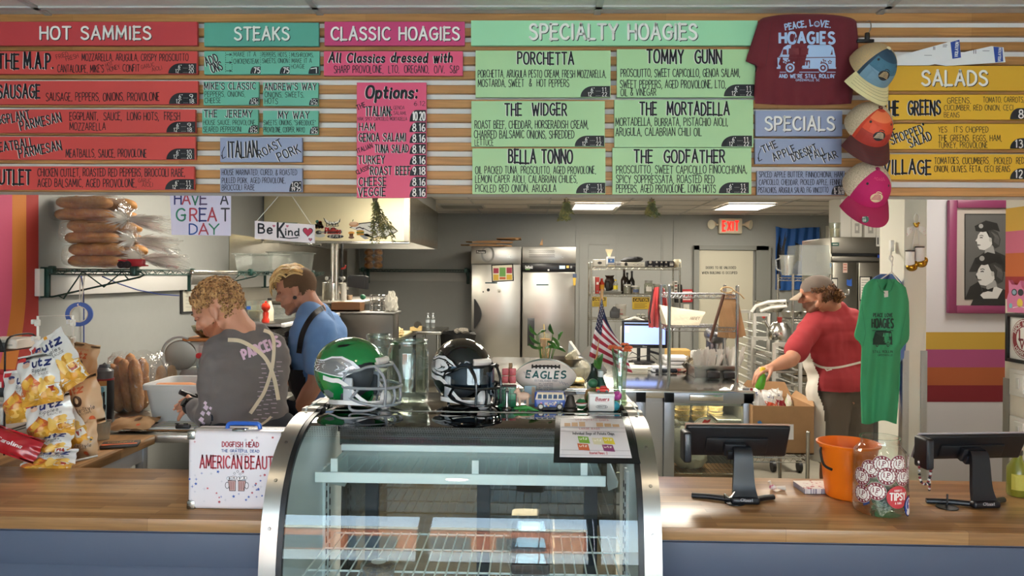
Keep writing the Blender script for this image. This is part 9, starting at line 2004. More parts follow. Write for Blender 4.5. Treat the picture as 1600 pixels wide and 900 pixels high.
k=Ink().disc(.02,h*.62,.02,'#2a2a30',1,.016).disc(.02,h*.62,.014,'#8fb0c0',2,.011).disc(-.025,h*.62,.02,'#2a2a30',1,.016).disc(-.02,h*.3,.02,'#e8c84a',1).disc(.045,h*.2,.012,'#7fc0c8',1).stroke([(-.07,h*.15),(-.02,h*.2),(.03,h*.14)],.004,'#f2dce6');m_=basis(t);k.mk('paint',lambda x,z_,l:m_@Vec((-.0085-l,x,z_)),t)
for i,(v0,v1)in enumerate(((575,616),(648,690))):
 y1,z0,z1=side_panel(1582,v0,v1);h=z1-z0;t=thing('wall_control',('white wall control box under the black frame, upper of two','white wall control box under the black frame, lower of two')[i],'switch',(XR-.01,y1-.08,z0));MB().box((0,0,h/2),(.018,.15,h),.005).box((-.012,-.0,h/2),(.012,.07,h*.7),.004).mk('plate',M('#e6e2da',.4),t);MB().box((-.021,-.005,h*.5),(.008,.022,h*.4),.003).mk('toggle',M('#d2cec6',.4),t)
q=on_k(1604,780);bottle('yellow green bottle at the right edge of the counter',q+Vec((0,.05,0)),.16,SQUAT,'#7a7c2a','#2a2a20',lab='#b8b04a')
def herb(label,u,v0,v1,Y,n,spread,seed,bias=0.):
 r=random.Random(seed);top=at(u,v0,Y);L=(v1-v0)*mpp(Y);t=thing('herb_bunch',label,'herbs',top,0,'dried herb bunches');st=MB();lf=MB();
 for i in range(n):
  dx=(r.uniform(-1,1)*.5+bias)*spread;dy=r.uniform(-.03,.03);l_=L*r.uniform(.6,1.);p0=Vec((r.uniform(-.012,.012),0,0));pts=cr3([p0,Vec((dx*.25,dy*.5,-l_*.35)),Vec((dx*.7,dy,-l_*.75)),Vec((dx,dy,-l_))],5);st.tube(pts,.0011,4)
  for q in range(3,len(pts)):
   for z_ in range(4):
    c=pts[q-1].lerp(pts[q],z_/4);a=r.uniform(0,6.3);d_=Vec((cos(a),sin(a)*.7,-.5))*r.uniform(.008,.016);s_=Vec((0,0,.0022));lf.face([c,c+d_*.5+s_,c+d_,c+d_*.5-s_])
 MB().tube([(0,0,.03),(0,0,0)],.002,5).cyl((0,0,.0),(0,0,-.012),.009,n=10).mk('string',M('#6a5a40',.8),t);st.mk('stems',M('#5a4e30',.8),t);lf.mk('leaves',two_tone('#4f5430','#8a8248',30,.8),t,smooth=0,fixn=0);return t
herb('big trailing bunch of dried herbs hung beneath the pink Options board',586,309,383,2.8,16,.13,1,.25)
herb('small dried herb bunch hung left of the first ceiling light',885,311,344,2.8,12,.05,2);herb('small dried herb bunch hung between the two ceiling lights',1018,311,338,2.8,12,.06,3)
# the three people
from mathutils import noise as mnoise
from mathutils.bvhtree import BVHTree
def blob(name,prims,voxel,mats,parent,matfn=None,smooth_it=6,wrinkle=0.,wscale=9.,wstretch=(1,1,1),keep=None,smooth_f=.5):
 b=MB()
 for q in prims:
  if q[0]=='c':
   _,p0,p1,r0,r1=q;p0,p1=Vec(p0),Vec(p1)
   if(p1-p0).length>1e-5:b.cyl(p0,p1,r0,r1,18)
   b.ell(p0,r0,u=16,v=10).ell(p1,r1,u=16,v=10)
  else:
   _,c,r,R_=q;b.ell(c,r,R_,24,16)
 tmp=b.mk('tmp',[],None,smooth=0,fixn=1)
 md=tmp.modifiers.new('r','REMESH');md.mode='VOXEL';md.voxel_size=voxel;md.use_smooth_shade=1
 sm=tmp.modifiers.new('s','SMOOTH');sm.factor=smooth_f;sm.iterations=smooth_it
 dg=bpy.context.evaluated_depsgraph_get();dg.update();me=bpy.data.meshes.new_from_object(tmp.evaluated_get(dg));bpy.data.objects.remove(tmp)
 bm=bmesh.new();bm.from_mesh(me);bm.normal_update()
 if wrinkle:
  off={}
  for v in bm.verts:
   c=Vec((v.co.x*wstretch[0],v.co.y*wstretch[1],v.co.z*wstretch[2]))*wscale
   off[v]=v.normal*(wrinkle*(mnoise.noise(c)+.6*mnoise.noise(c*2.3+Vec((3,1,7)))))
  for v,d in off.items():v.co+=d
 if keep:
  bmesh.ops.delete(bm,geom=[f for f in bm.faces if not keep(f.calc_center_median())],context='FACES')
 if matfn:
  for f in bm.faces:f.material_index=matfn(f.calc_center_median())
 if parent is not None:bmesh.ops.transform(bm,matrix=basis(parent).inverted(),verts=bm.verts)
 bm.to_mesh(me);bm.free();me.name=name
 for m in mats:me.materials.append(m)
 me.shade_smooth()
 o=bpy.data.objects.new(name,me);COL.objects.link(o)
 if parent is not None:o.parent=parent
 return o
def hit_map(objs,lift=.0015):
 trees=[]
 for o in objs:
  m=basis(o);me=o.data;trees.append(BVHTree.FromPolygons([m@v.co for v in me.vertices],[tuple(p.vertices)for p in me.polygons]))
 def f(u,v,l):
  d=(CAM_ROT@Vec(((u-800)/F_PX,-(v-430)/F_PX,-1.))).normalized();best=None
  for t in trees:
   h=t.ray_cast(EYE,d)
   if h[0]is not None and(best is None or h[3]<best[1]):best=(h[0],h[3])
  if best is None:return EYE+d*3.
  return best[0]-d*(lift+l)
 return f
def torso(N,H,L,F,k=1.,grow=0.):
 N,H=Vec(N),Vec(H);D=H-N;out=[];cs=[]
 for t,hl,r,fo in((.06,.135,.052,-.012),(.16,.115,.088,.0),(.3,.09,.108,.018),(.5,.078,.104,.02),(.72,.07,.102,.012),(.9,.075,.112,.0),(1.02,.08,.112,-.005)):
  c=N+D*t+F*fo;cs.append((c,hl*k,r*k+grow));out.append(('c',c-L*hl*k,c+L*hl*k,r*k+grow,r*k+grow))
 for(a,h0,r0),(b_,h1,r1)in zip(cs,cs[1:]):
  for s_ in(-.9,0,.9):out.append(('c',a+L*h0*s_,b_+L*h1*s_,r0*.98,r1*.98))
 return out
def head_prims(c,Hm):
 T=lambda x,y,z_:Vec(c)+Hm@Vec((x,y,z_));e=lambda x,y,z_,r:('e',T(x,y,z_),r,Hm)
 out=[e(-.012,0,.038,(.096,.075,.09)),e(-.03,0,.02,(.078,.073,.075)),e(.03,0,-.02,(.062,.058,.085)),e(.045,0,-.065,(.042,.046,.045)),e(.07,0,-.098,(.02,.026,.02)),e(.05,0,.045,(.046,.06,.05)),('c',T(.086,-.03,.03),T(.086,.03,.03),.011,.011),('c',T(.094,0,.018),T(.113,0,-.018),.0085,.0115),('c',T(.1,-.011,-.022),T(.1,.011,-.022),.008,.008),e(.09,0,-.05,(.013,.022,.0085)),e(.088,0,-.062,(.013,.02,.009)),e(.078,0,-.04,(.02,.03,.02))]
 for s_ in(-1,1):out+=[e(.062,s_*.04,-.012,(.024,.022,.02)),('c',T(-.005,s_*.05,-.05),T(.055,s_*.03,-.092),.023,.02),e(-.012,s_*.078,-.004,(.019,.008,.03)),e(-.008,s_*.078,-.03,(.009,.007,.011))]
 return out
def arm_prims(S,E,W,r=(.052,.041,.038,.027)):
 return[('c',S,E,r[0],r[1]),('c',E,Vec(E).lerp(Vec(W),.35),r[1]*.98,r[2]+.003),('c',Vec(E).lerp(Vec(W),.35),W,r[2]+.003,r[3])]
def hand_prims(W,d,n,thumb,curl=.5,s=1.):
 W,d,n=Vec(W),Vec(d).normalized(),Vec(n).normalized();n=(n-d*d.dot(n)).normalized();sd=d.cross(n)*thumb;out=[]
 out.append(('c',W,W+d*.035*s,.025*s,.024*s))
 for i in range(4):
  k0=W+d*.02*s+sd*(.018-.012*i)*s;k1=W+d*(.084-.004*abs(i-1))*s+sd*(.029-.0195*i)*s;out.append(('c',k0,k1,.0125*s,.0105*s));p=k1;dd=d.copy()
  for j,L in enumerate((.040,.026,.021)):
   a=curl*(.75,1.,.8)[j];dd=(dd*cos(a)+n*sin(a));nn_=(n-dd*dd.dot(n));L*=s*(.92,1.05,1.,.8)[i];q=p+dd*L;r0=(.0095,.0085,.0078)[j]*s*(1,1,1,.88)[i];out.append(('c',p,q,r0,r0*.93));p=q
 p=W+d*.022*s+sd*.024*s;dd=(d*.62+sd*.75+n*.25).normalized()
 for L,r0 in((.042,.013),(.031,.0108),(.026,.0095)):
  q=p+dd*L*s;out.append(('c',p,q,r0*s,r0*.9*s));p=q;dd=(dd+n*.35*curl+d*.25).normalized()
 return out
def leg_prims(Hp,K,A,toe,r=(.085,.058,.052,.036)):
 K_,A_=Vec(K),Vec(A);return[('c',Hp,K,r[0],r[1]),('c',K,K_.lerp(A_,.35),r[1]*.95,r[2]+.006),('c',K_.lerp(A_,.35),A,r[2]+.006,r[3])]
def shoe(parent,A,toe,c='#1d1d20'):
 A,toe=Vec(A),Vec(toe);d=(toe-A);d.z=0;d.normalize();h=Vec((A.x,A.y,.045))-d*.03
 o=blob('shoe',[('c',h,h+d*.07,.045,.045),('c',h+d*.07+Vec((0,0,-.008)),h+d*.19+Vec((0,0,-.012)),.042,.034),('c',h,A+Vec((0,0,.0)),.045,.048)],.008,[M(c,.5)],parent,keep=None);
 m=basis(o)
 for v in o.data.vertices:
  w=m@v.co
  if w.z<.003:w.z=.003;v.co=m.inverted()@w
def face_bits(parent,c,Hm,skin_dark,brow,looking_down=1,eye=1):
 T=lambda x,y,z_:Vec(c)+Hm@Vec((x,y,z_));iv=basis(parent).inverted()
 for s_ in(-1,1):
  MB().tube([iv@T(.097,s_*.014,.034),iv@T(.097,s_*.03,.038),iv@T(.087,s_*.047,.034)],[.003,.0042,.002],6).mk('eyebrow',M(brow,.8),parent)
  b=MB();b.T=iv@Matrix.Translation(T(.083,s_*.031,.014))@Hm.to_4x4();b.ell((0,0,0),(.012,.014,.0085),None,14,10);b.mk('eyelid',M(skin_dark,.6),parent)
  MB().tube([iv@T(.0945,s_*.02,.0105),iv@T(.0955,s_*.031,.008),iv@T(.09,s_*.044,.0105)],.0022,6).mk('eyelashes',M('#2a1c16',.7),parent)
def scatter_hair(name,parent,c,Hm,n,region,rad,col,seed,stretch=(1,1,1),center=(-.012,0,.038),R_=(.099,.079,.094),jit=.006,lift=1.):
 r=random.Random(seed);b=MB();iv=basis(parent).inverted();k=0
 while k<n:
  a,z_=r.uniform(0,2*PI),r.uniform(-1,1);q=math.sqrt(1-z_*z_);p=Vec((center[0]+R_[0]*q*cos(a),center[1]+R_[1]*q*sin(a),center[2]+R_[2]*z_))
  if not region(p):continue
  k+=1;rr=rad(p)*r.uniform(.75,1.25);nrm=(p-Vec(center)).normalized();p=p+nrm*(r.uniform(-jit*.3,jit)*lift)
  w=iv@(Vec(c)+Hm@p);t1=nrm.orthogonal().normalized();t2=nrm.cross(t1);a0=r.uniform(0,6.3);pts=[]
  for i in range(6):
   th=a0+i*.95;pts.append(iv.to_3x3()@(Hm@((t1*cos(th)+t2*sin(th))*rr*.75+nrm*rr*.22*i))+w)
  b.mat(r.randrange(len(col))).tube(pts,[rr*.3,rr*.42,rr*.42,rr*.4,rr*.34,rr*.15],5)
 return b.mk(name,[M(h,.6,sheen=.1)for h in col],parent,smooth=60)
def skin(h):
 m=M(h,.5);b=m.node_tree.nodes['Principled BSDF'];b.inputs['Subsurface Weight'].default_value=.12;b.inputs['Subsurface Radius'].default_value=(.012,.005,.003);b.inputs['Subsurface Scale'].default_value=.6;return m
UP=Vec((0,0,1))
def hm(yaw,pitch,roll=0):return(Matrix.Rotation(yaw,3,'Z')@Matrix.Rotation(pitch,3,'Y')@Matrix.Rotation(roll,3,'X'))
# curly haired cook in the grey sweatshirt
N=at(382,527,3.1);Hc=at(398,692,3.06);F=Vec((-.72,.69,0)).normalized();L=UP.cross(F).normalized()
P=thing('person','curly haired man in a grey printed sweatshirt bent over the grey tub','person',(Hc.x,Hc.y,0));hc=at(343,487,3.06);Hm=hm(rad_(178),.50,0)
SL,SR=at(338,572,2.97),at(432,560,3.24);EL,ER=at(330,652,3.02),at(388,640,3.5);WL,WR=at(298,634,3.26),at(328,628,3.52)
SK=skin('#c98f74');
dl=(at(270,616,3.4)-WL);body=torso(N,Hc,L,F,.8)+head_prims(hc,Hm)+[('c',hc+Hm@Vec((-.03,0,-.05)),N+Vec((0,0,.02)),.054,.06),('c',hc+Hm@Vec((-.045,0,-.02)),N,.05,.06)]+arm_prims(SL,EL,WL)+arm_prims(SR,ER,WR)+hand_prims(WL,dl,Vec((.35,.75,-.5)),1,.75,.95)+hand_prims(WR,Vec((-1,.1,.05)),Vec((.1,-.8,-.4)),-1,.6,.95)
KL,KR=Hc+L*.1+Vec((0,0,-.44)),Hc-L*.1+Vec((0,0,-.44));AL,AR=Vec((KL.x,KL.y,.09)),Vec((KR.x,KR.y,.09))
body+=leg_prims(Hc+L*.09,KL,AL,None)+leg_prims(Hc-L*.09,KR,AR,None)
hinv=Hm.inverted()
def stub(p):
 q=hinv@(p-hc);
 if q.length<.17 and q.z<-.038 and q.x>-.005+.0*q.z and q.x>.0 and q.z>-.14:return 1
 return 0
b1=blob('body',body,.0048,[SK,skin('#a9694c')],P,stub,5)
face_bits(P,hc,Hm,'#b87a60','#9a6a3c')
hair_reg=lambda p:p.z>-.045 and not(p.x>.052 and p.z<.075)and not(p.x>.02 and p.z<.02)and not(abs(p.y)>.05 and-.04<p.x<.03 and p.z<.028)
scatter_hair('hair',P,hc,Hm,1300,hair_reg,lambda p:.0095 if p.z>.05 else .0065,['#9a6e40','#b88a56','#80582f','#c69a66'],3,jit=.009)
gs_=[M('#6d6664',.9,bump=.12,bscale=220,sheen=.1)]
cuffL=EL.lerp(WL,.72);cuffR=ER.lerp(WR,.8)
sw=torso(N+Vec((0,0,-.02)),Hc+Vec((0,0,-.02)),L,F,.86,.018)+[('c',SL,EL,.066,.06),('c',EL,cuffL,.058,.046),('c',SR,ER,.066,.06),('c',ER,cuffR,.058,.046),('c',N+L*.05,SL,.06,.067),('c',N-L*.05,SR,.06,.067),('c',N+UP*.005,N-UP*.03,.064,.078)]
swo=blob('sweatshirt',sw,.007,gs_,P,None,8,.008,9,(1,1,1.6))
blob('collar',[('c',N+UP*.012+F*.02,N+UP*.012+F*.021,.07,.07)],.006,[M('#5d5654',.9)],P,None,4,keep=lambda c:(N.z-.01)<c.z<N.z+.034)
tr=[('c',Hc-L*.085,Hc+L*.085,.128,.128),('c',Hc+L*.09,KL,.105,.075),('c',Hc-L*.09,KR,.105,.075),('c',KL,AL,.075,.06),('c',KR,AR,.075,.06)]
blob('trousers',tr,.010,[M('#2a2c34',.9)],P,None,6,.006,8)
shoe(P,AL,AL+F*.2);shoe(P,AR,AR+F*.2)
ap=torso(N+Vec((0,0,-.1)),Hc+Vec((0,0,-.02)),L,F,.97,.034)+[('c',Hc-L*.085,Hc+L*.085,.155,.155),('c',Hc+L*.07,KL,.14,.14),('c',Hc-L*.07,KR,.14,.14)]
blob('apron',ap,.010,[M('#1b1d28',.9)],P,None,6,.004,8,keep=lambda c:((c-Hc).dot(F)>-.02 and c.z>.5 and c.z<Hc.z+.15 and(c-EL).length>.12)or((c-Hc).dot(F)>-.07 and .5<c.z<Hc.z+.1))
hmS=hit_map([swo],.002)
k=Ink();pk='#dcb8cf'
k.text('PARCELS',382,562,15,pk,x1=443,bold=.27,rot=.38,cap=0)
r=random.Random(2)
for i in range(13):
 y=568+i*7.2;x0=407+(i%3)*2-i*.9
 for j in range(3):xa=x0+j*12+r.uniform(-1,1);k.rect(xa,y-j*1.6,xa+r.uniform(6,10),y+1.3-j*1.6,'#b8a3ae')
for u,v,s_ in((322,637,5),(317,646,4.5),(326,646,4),(315,656,5),(321,630,3.5),(329,638,3),(318,662,3.4)):k.poly([(u-s_,v),(u-s_*.2,v-s_),(u+s_*.8,v-s_*.3),(u+s_*.2,v+s_)],'#d8c3d4')
k.mk('print',hmS,swo,cut=4,label='pink lettering and lists on the back')
k=Ink();CR='#d8c8ae'
def strap(pts,w):
 q=[(p.x,p.y)for p in cr3([Vec((x,y,0))for x,y in pts],8)];k.stroke(q,w,CR,2)
strap([(356,531),(376,533),(398,545),(416,562),(428,590),(435,625)],6.2);strap([(412,516),(424,522),(428,540),(425,575),(414,610),(402,630),(391,646)],5.6)
strap([(398,668),(412,661),(424,651)],3.5)
k.mk('apron_strap',hit_map([swo],.004),P,cut=4,label='crossed cream apron straps')
dw=(WL-EL).normalized();iv=basis(P).inverted();wt=WL-dw*.012
ax1=dw.orthogonal().normalized();ax2=dw.cross(ax1)
MB().tube([iv@(wt+(ax1*cos(a)+ax2*sin(a))*.031)for a in(2*PI*i/20 for i in range(20))],.009,8,closed=1).mk('watch_band',M('#17171a',.5),P)
vd=(EYE-wt).normalized();vd=(vd-dw*vd.dot(dw)).normalized();MB().cyl(iv@(wt+vd*.028),iv@(wt+vd*.042),.021,.020,22).mk('watch_face',M('#0c0c0e',.15),P)
a,c=at(281,612,3.36),at(322,629,3.44);tag(MB().tube([a,a.lerp(c,.3),a.lerp(c,.6),c],[.012,.014,.016,.012],8).box(a.lerp(c,.72),(.05,.03,.05),.008,rot=(0,.4,-.2)).mk('black_knife',M('#17181a',.35),world=1),'black handled tool held by the curly haired cook over the tub','tool')
# blond cook in the blue shirt
N=at(492,492,3.93);Hc=at(528,650,3.98);F=Vec((-.97,.2,0)).normalized();L=UP.cross(F).normalized()
P=thing('person','blond man in a pale blue t-shirt and black apron looking down at the far station','person',(Hc.x,Hc.y,0));hc=at(464,455,3.92);Hm=hm(rad_(182),.26,0)
SL,SR=at(503,519,3.76),at(484,512,4.12);EL,ER=at(494,597,3.74),at(462,575,4.1);WL,WR=at(462,647,3.72),at(436,606,4.1)
SK=skin('#b9826a');body=torso(N,Hc,L,F,.92)+head_prims(hc,Hm)+[('c',hc+Hm@Vec((-.03,0,-.05)),N+Vec((0,0,.02)),.055,.06),('c',hc+Hm@Vec((-.04,0,-.02)),N,.05,.06)]+arm_prims(SL,EL,WL,(.054,.045,.042,.028))+arm_prims(SR,ER,WR,(.054,.045,.042,.028))+hand_prims(WL,Vec((-.6,.05,-.75)),Vec((.3,.9,-.2)),1,.35)+hand_prims(WR,Vec((-.8,.0,-.4)),Vec((.1,-.3,-.9)),-1,.4)
KL,KR=Hc+L*.1+Vec((-.02,0,-.44)),Hc-L*.1+Vec((-.02,0,-.44));AL,AR=Vec((KL.x+.02,KL.y,.09)),Vec((KR.x+.02,KR.y,.09));body+=leg_prims(Hc+L*.09,KL,AL,None)+leg_prims(Hc-L*.09,KR,AR,None)
hinv=Hm.inverted()
b2=blob('body',body,.0048,[SK,skin('#a06c56')],P,lambda p:1 if(lambda q:q.length<.16 and q.z<-.055 and q.x>.01 and q.z>-.14)(hinv@(p-hc))else 0,5)
face_bits(P,hc,Hm,'#a5705a','#6b4a2c')
iv=basis(P).inverted();T=lambda x,y,z_:iv@(Vec(hc)+Hm@Vec((x,y,z_)))
def shell_hair(center,R_,cond,name,col,k=1.045):
 b=MB();b.grid(lambda a,c:Vec((center[0]+R_[0]*k*cos(2*PI*a)*sin(PI*c),center[1]+R_[1]*k*sin(2*PI*a)*sin(PI*c),center[2]+R_[2]*k*cos(PI*c))),64,40,1)
 bmesh.ops.delete(b.bm,geom=[f for f in b.bm.faces if not cond(f.calc_center_median())],context='FACES')
 for v in b.bm.verts:v.co=T(*(v.co*(1+.012*mnoise.noise(v.co*160))))
 return b.mk(name,col,P,smooth=60)
shell_hair((-.014,0,.036),(.097,.077,.091),lambda p:p.z>-.055+max(0,p.x+.02)*1.2 and not(p.x>.04 and p.z<.075)and not(p.x>.012 and p.z<.03)and not(abs(p.y)>.045 and-.035<p.x<.02 and p.z<.02),'short_hair',M('#5f4630',.85,var=.3,bscale=300))
b=MB();r=random.Random(5)
for i in range(170):
 y0=r.uniform(-.06,.06);x0=r.uniform(-.07,.06);z0=.036+.094*math.sqrt(max(.05,1-(y0/.079)**2-((x0+.014)/.1)**2));Ln=r.uniform(.06,.095);up_=r.uniform(.010,.024)
 pts=[T(x0,y0,z0-.004),T(x0+Ln*.35,y0*1.02+r.uniform(-.006,.006),z0+up_*.9),T(x0+Ln*.75,y0*1.05+r.uniform(-.01,.01),z0+up_*.9-max(0,x0+Ln*.75-.05)*.5),T(min(.118,x0+Ln*1.05),y0+r.uniform(-.012,.012),z0+up_*.3-max(0,x0+Ln-.05)*.75)]
 b.mat(r.randrange(3)).tube(cr3(pts,3),[.0055,.0062,.0065,.0065,.006,.0055,.005,.004,.003,.001][:len(cr3(pts,3))],5)
b.mk('blond_hair',[M('#c9a468',.5),M('#a8834c',.5),M('#e0c084',.5)],P,smooth=60)
MB().cyl(T(-.006,.084,-.034),T(-.006,.094,-.034),.0095,n=16).mk('ear_plug',BLACK,P);MB().cyl(T(-.006,-.084,-.034),T(-.006,-.094,-.034),.0095,n=16).mk('ear_plug',BLACK,P)
slL=SL.lerp(EL,.62);slR=SR.lerp(ER,.62)
ts=torso(N+Vec((0,0,-.02)),Hc+Vec((0,0,-.04)),L,F,.95,.022)+[('c',SL,slL,.08,.076),('c',SR,slR,.08,.076),('c',N+L*.05,SL,.074,.08),('c',N-L*.05,SR,.068,.078),('c',N+UP*.004,N-UP*.03,.062,.08)]
tso=blob('t_shirt',ts,.007,[M('#6f97cf',.9,bump=.08,bscale=220,sheen=.1)],P,None,8,.006,9,(1,1,1.5))
tr=[('c',Hc-L*.085,Hc+L*.085,.128,.128),('c',Hc+L*.09,KL,.105,.075),('c',Hc-L*.09,KR,.105,.075),('c',KL,AL,.075,.06),('c',KR,AR,.075,.06)]
blob('trousers',tr,.010,[M('#23242a',.9)],P,None,6,.006,8);shoe(P,AL,AL+F*.2);shoe(P,AR,AR+F*.2)
ap=torso(N+F*.02+Vec((0,0,-.1)),Hc+F*.02+Vec((0,0,-.02)),L,F,.97,.03)+[('c',Hc-L*.085+F*.03,Hc+L*.085+F*.03,.15,.15),('c',Hc+L*.07,KL+F*.02,.14,.13),('c',Hc-L*.07,KR+F*.02,.14,.13)]
ax_=lambda c:N.lerp(Hc,max(0,min(1.3,(N.z-c.z)/(N.z-Hc.z))))
blob('apron',ap,.009,[M('#15161e',.9)],P,None,6,.006,9,keep=lambda c:.45<c.z<N.z-.10 and(c-ax_(c)).dot(F)>(.075 if c.z>Hc.z+.28 else .02))
iv=basis(P).inverted()
k=Ink().stroke([(p.x,p.y)for p in cr3([Vec(q)for q in((507,480,0),(498,485,0),(488,494,0),(478,509,0),(471,527,0),(467,552,0))],6)],8.5,'#15161e',1);k.mk('apron_strap',hit_map([tso,b2],.006),P,cut=4)
b=MB();kn=at(452,523,3.8);b.ell(iv@kn,(.025,.02,.02)).tube([iv@kn,iv@(kn+Vec((-.02,-.01,-.06))),iv@(kn+Vec((-.005,-.01,-.11)))],[.012,.014,.006],8).tube([iv@kn,iv@(kn+Vec((.02,-.02,-.05)))],[.012,.01],8);b.mk('apron_knot',M('#15161e',.9),P)
tm=hit_map([b2],.0012);k=Ink();TT='#3a2a2c'
k.ring(489,572,5,1.4,TT,1,7).stroke([(481,566),(487,569),(495,566),(500,570)],1.6,TT).stroke([(482,580),(490,584),(498,580)],1.6,TT).stroke([(484,572),(493,578)],1.2,TT).stroke([(490,563),(494,572),(489,586)],1.1,TT);k.mk('tattoo',tm,b2,cut=3)
MB().tube([iv@(WL+Vec((cos(a)*.022+.0,sin(a)*.03,cos(a)*-.014)))for a in(2*PI*i/18 for i in range(18))],.007,6,closed=1).mk('wrist_band',BLACK,P)
k=Ink().stroke([(514,486),(518,488),(520,494),(523,500)],1.,'#4f6fa0').stroke([(512,489),(516,493),(520,500)],1.,'#4f6fa0');k.mk('print',hit_map([tso]),tso,cut=3)
# man in the red shirt and cap
N=at(1300,486,5.02);Hc=at(1318,612,5.);F=Vec((-.34,.94,0)).normalized();L=UP.cross(F).normalized()
P=thing('person','man in a red t-shirt and tan cap reaching out with a green bottle','person',(Hc.x,Hc.y,0));hc=at(1276,462,4.96);Hm=hm(rad_(160),.22,0)
SL,SR=at(1262,517,4.92),at(1340,513,5.12);EL,ER=at(1236,562,4.7),at(1372,575,5.16);WL,WR=at(1208,573,4.62),at(1372,628,5.2)
SK=skin('#c28a6e');body=torso(N,Hc,L,F,.98)+head_prims(hc,Hm)+[('c',hc+Hm@Vec((-.03,0,-.05)),N+Vec((0,0,.02)),.056,.064)]+arm_prims(SL,EL,WL,(.056,.047,.044,.03))+arm_prims(SR,ER,WR,(.056,.047,.044,.03))+hand_prims(WL,Vec((-1,-.1,-.28)),Vec((-.15,.2,-1)),1,.7)+hand_prims(WR,Vec((-.1,.1,-1)),Vec((-1,0,0)),-1,.3)
KL,KR=Hc+L*.11+Vec((0,0.,-.42)),Hc-L*.11+Vec((0,0.,-.42));AL,AR=Vec((KL.x,KL.y+.02,.09)),Vec((KR.x,KR.y+.02,.09));body+=leg_prims(Hc+L*.1,KL,AL,None,(.09,.062,.056,.04))+leg_prims(Hc-L*.1,KR,AR,None,(.09,.062,.056,.04))
hinv=Hm.inverted()
b3=blob('body',body,.0052,[SK,skin('#7a5440')],P,lambda p:1 if(lambda q:q.length<.165 and q.z<-.03 and q.x>.005 and q.z>-.14 and abs(q.y)<.062)(hinv@(p-hc))else 0,5)
face_bits(P,hc,Hm,'#a9735a','#4a3020')
iv=basis(P).inverted();T=lambda x,y,z_:iv@(Vec(hc)+Hm@Vec((x,y,z_)))
scatter_hair('hair',P,hc,Hm,420,lambda p:p.z<.05 and p.z>-.06 and p.x<.02 and not(abs(p.y)>.05 and-.035<p.x and p.z<.02),lambda p:.011,['#6b4528','#8a6038','#55361f'],8,jit=.008)
b=MB();r=random.Random(9)
for i in range(260):
 th,ph=r.uniform(0,6.3),r.uniform(-1.5,1.5);q=r.uniform(.55,1.);c0=Vec((-.125+.042*q*cos(th)*cos(ph),.048*q*sin(th)*cos(ph),-.025+.045*q*sin(ph)));a0=r.uniform(0,6.3);pts=[T(*(c0+Vec((.008*cos(a0+j),.008*sin(a0+j*1.1),.004*j-.008))))for j in range(6)];b.mat(r.randrange(3)).tube(pts,[.002,.0035,.004,.004,.003,.001],5)
b.mk('ponytail',[M('#7a5230',.6),M('#9a7040',.6),M('#5f3d22',.6)],P,smooth=60)
b=MB();b.grid(lambda a,c:T(-.012+.106*cos(2*PI*a)*cos(PI/2*c),.086*sin(2*PI*a)*cos(PI/2*c),.038+.098*sin(PI/2*c)**.85),40,12,1);b.mk('cap_crown',M('#74685f',.9,bump=.15,bscale=90),P,smooth=60)
b=MB()
for o_ in(0,.004):b.grid(lambda a,c:T(.07+(.028+.075*c)*cos((a-.5)*2.2)+.0,(.082+.0*c)*sin((a-.5)*2.2)*(1-.1*c),.04-.035*c-.012*(abs(a-.5)*2)**2+o_),20,6)
b.mk('cap_brim',M('#a89684',.9),P,smooth=60)
MB().tube([T(-.118*cos(a)+.0,.082*sin(a),.04)for a in(-1.+2.*i/12 for i in range(13))],.006,6).ell(T(-.107,0,.062),(.012,.022,.016)).mk('cap_strap',M('#2b2522',.8),P)
slL=SL.lerp(EL,.72);slR=SR.lerp(ER,.75)
ts=torso(N+Vec((0,0,-.02)),Hc+Vec((0,0,-.03)),L,F,1.02,.022)+[('c',SL,slL,.074,.074),('c',SR,slR,.074,.074),('c',N+L*.05,SL,.068,.076),('c',N-L*.05,SR,.068,.076),('c',N+UP*.0,N-UP*.03,.066,.085),('c',Hc-L*.09+UP*.06,Hc+L*.09+UP*.06,.15,.15),('c',Hc-L*.09,Hc+L*.09,.152,.152)]
tso=blob('t_shirt',ts,.008,[M('#a8363c',.9,bump=.08,bscale=220)],P,None,8,.011,7,(1.4,1,.5),keep=lambda c:c.z>at(1315,607,5).z)
sh=[('c',Hc-L*.09+UP*.0,Hc+L*.09+UP*.0,.118,.118),('c',Hc+L*.1,KL+UP*.02,.128,.104),('c',Hc-L*.1,KR+UP*.02,.128,.104)]
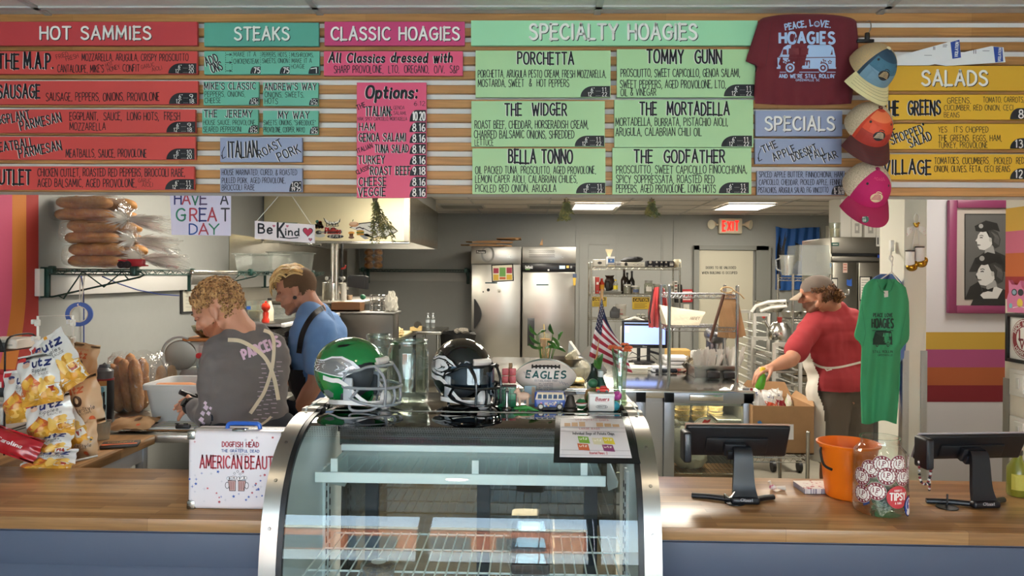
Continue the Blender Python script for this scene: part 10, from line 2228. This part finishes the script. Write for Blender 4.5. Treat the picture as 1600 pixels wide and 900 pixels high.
blob('shorts',sh,.009,[M('#6b6156',.9,bump=.1,bscale=150)],P,None,6,.009,8,(1,1,.7),keep=lambda c:c.z>KL.z-.05)
shoe(P,AL,AL+F*.2);shoe(P,AR,AR+F*.2)
MB().lathe([(.048,0),(.05,.07),(.047,.09)],16,c=iv@(AL+Vec((0,0,.02)))).lathe([(.048,0),(.05,.07),(.047,.09)],16,c=iv@(AR+Vec((0,0,.02)))).mk('socks',M('#1c1c1e',.9),P)
ap=torso(N+Vec((0,0,-.12)),Hc+Vec((0,0,-.02)),L,F,1.04,.04)+[('c',Hc-L*.1,Hc+L*.1,.165,.165),('c',Hc+L*.1,KL,.15,.15),('c',Hc-L*.1,KR,.15,.15)]
ax2_=lambda c:N.lerp(Hc,max(0,min(1.4,(N.z-c.z)/(N.z-Hc.z))))
blob('apron',ap,.010,[M('#ddd6c8',.9)],P,None,6,.005,8,keep=lambda c:KL.z-.02<c.z<N.z-.24 and(c-ax2_(c)).dot(F)>-.02-.05*min(1,max(0,(Hc.z+.2-c.z)/.3)))
k=Ink();k.stroke([(p.x,p.y)for p in cr3([Vec(q)for q in((1268,566,0),(1285,574,0),(1310,574,0),(1345,566,0))],6)],3.4,'#ddd6c8',1).stroke([(1287,573),(1292,579),(1300,577)],2,'#ddd6c8',1);k.mk('apron_strap',hit_map([tso],.004),P,cut=4)
MB().tube([iv@(N+L*s_*.062+F*f_+UP*z_)for s_,f_,z_ in((-1,.07,.0),(-.8,.0,.022),(0,-.058,.034),(.8,.0,.022),(1,.07,.0))],.011,8).mk('neck_strap',M('#ddd6c8',.9),P)
c=at(1191,582,4.6);t=thing('squeeze_bottle','bright green squeeze bottle with a yellow neck in the reaching hand','bottle',c,0,None,rot=(0,PI+.18,0));MB().lathe([(0,.0),(.0,.0),(.016,.004),(.028,.03),(.03,.07),(.026,.1),(0,.112)],22).mk('bottle_body',M('#5fae2c',.3),t);MB().lathe([(.017,.012),(.018,-.02),(.013,-.032),(0,-.034)],18).mk('yellow_neck',M('#e6c22c',.35),t)
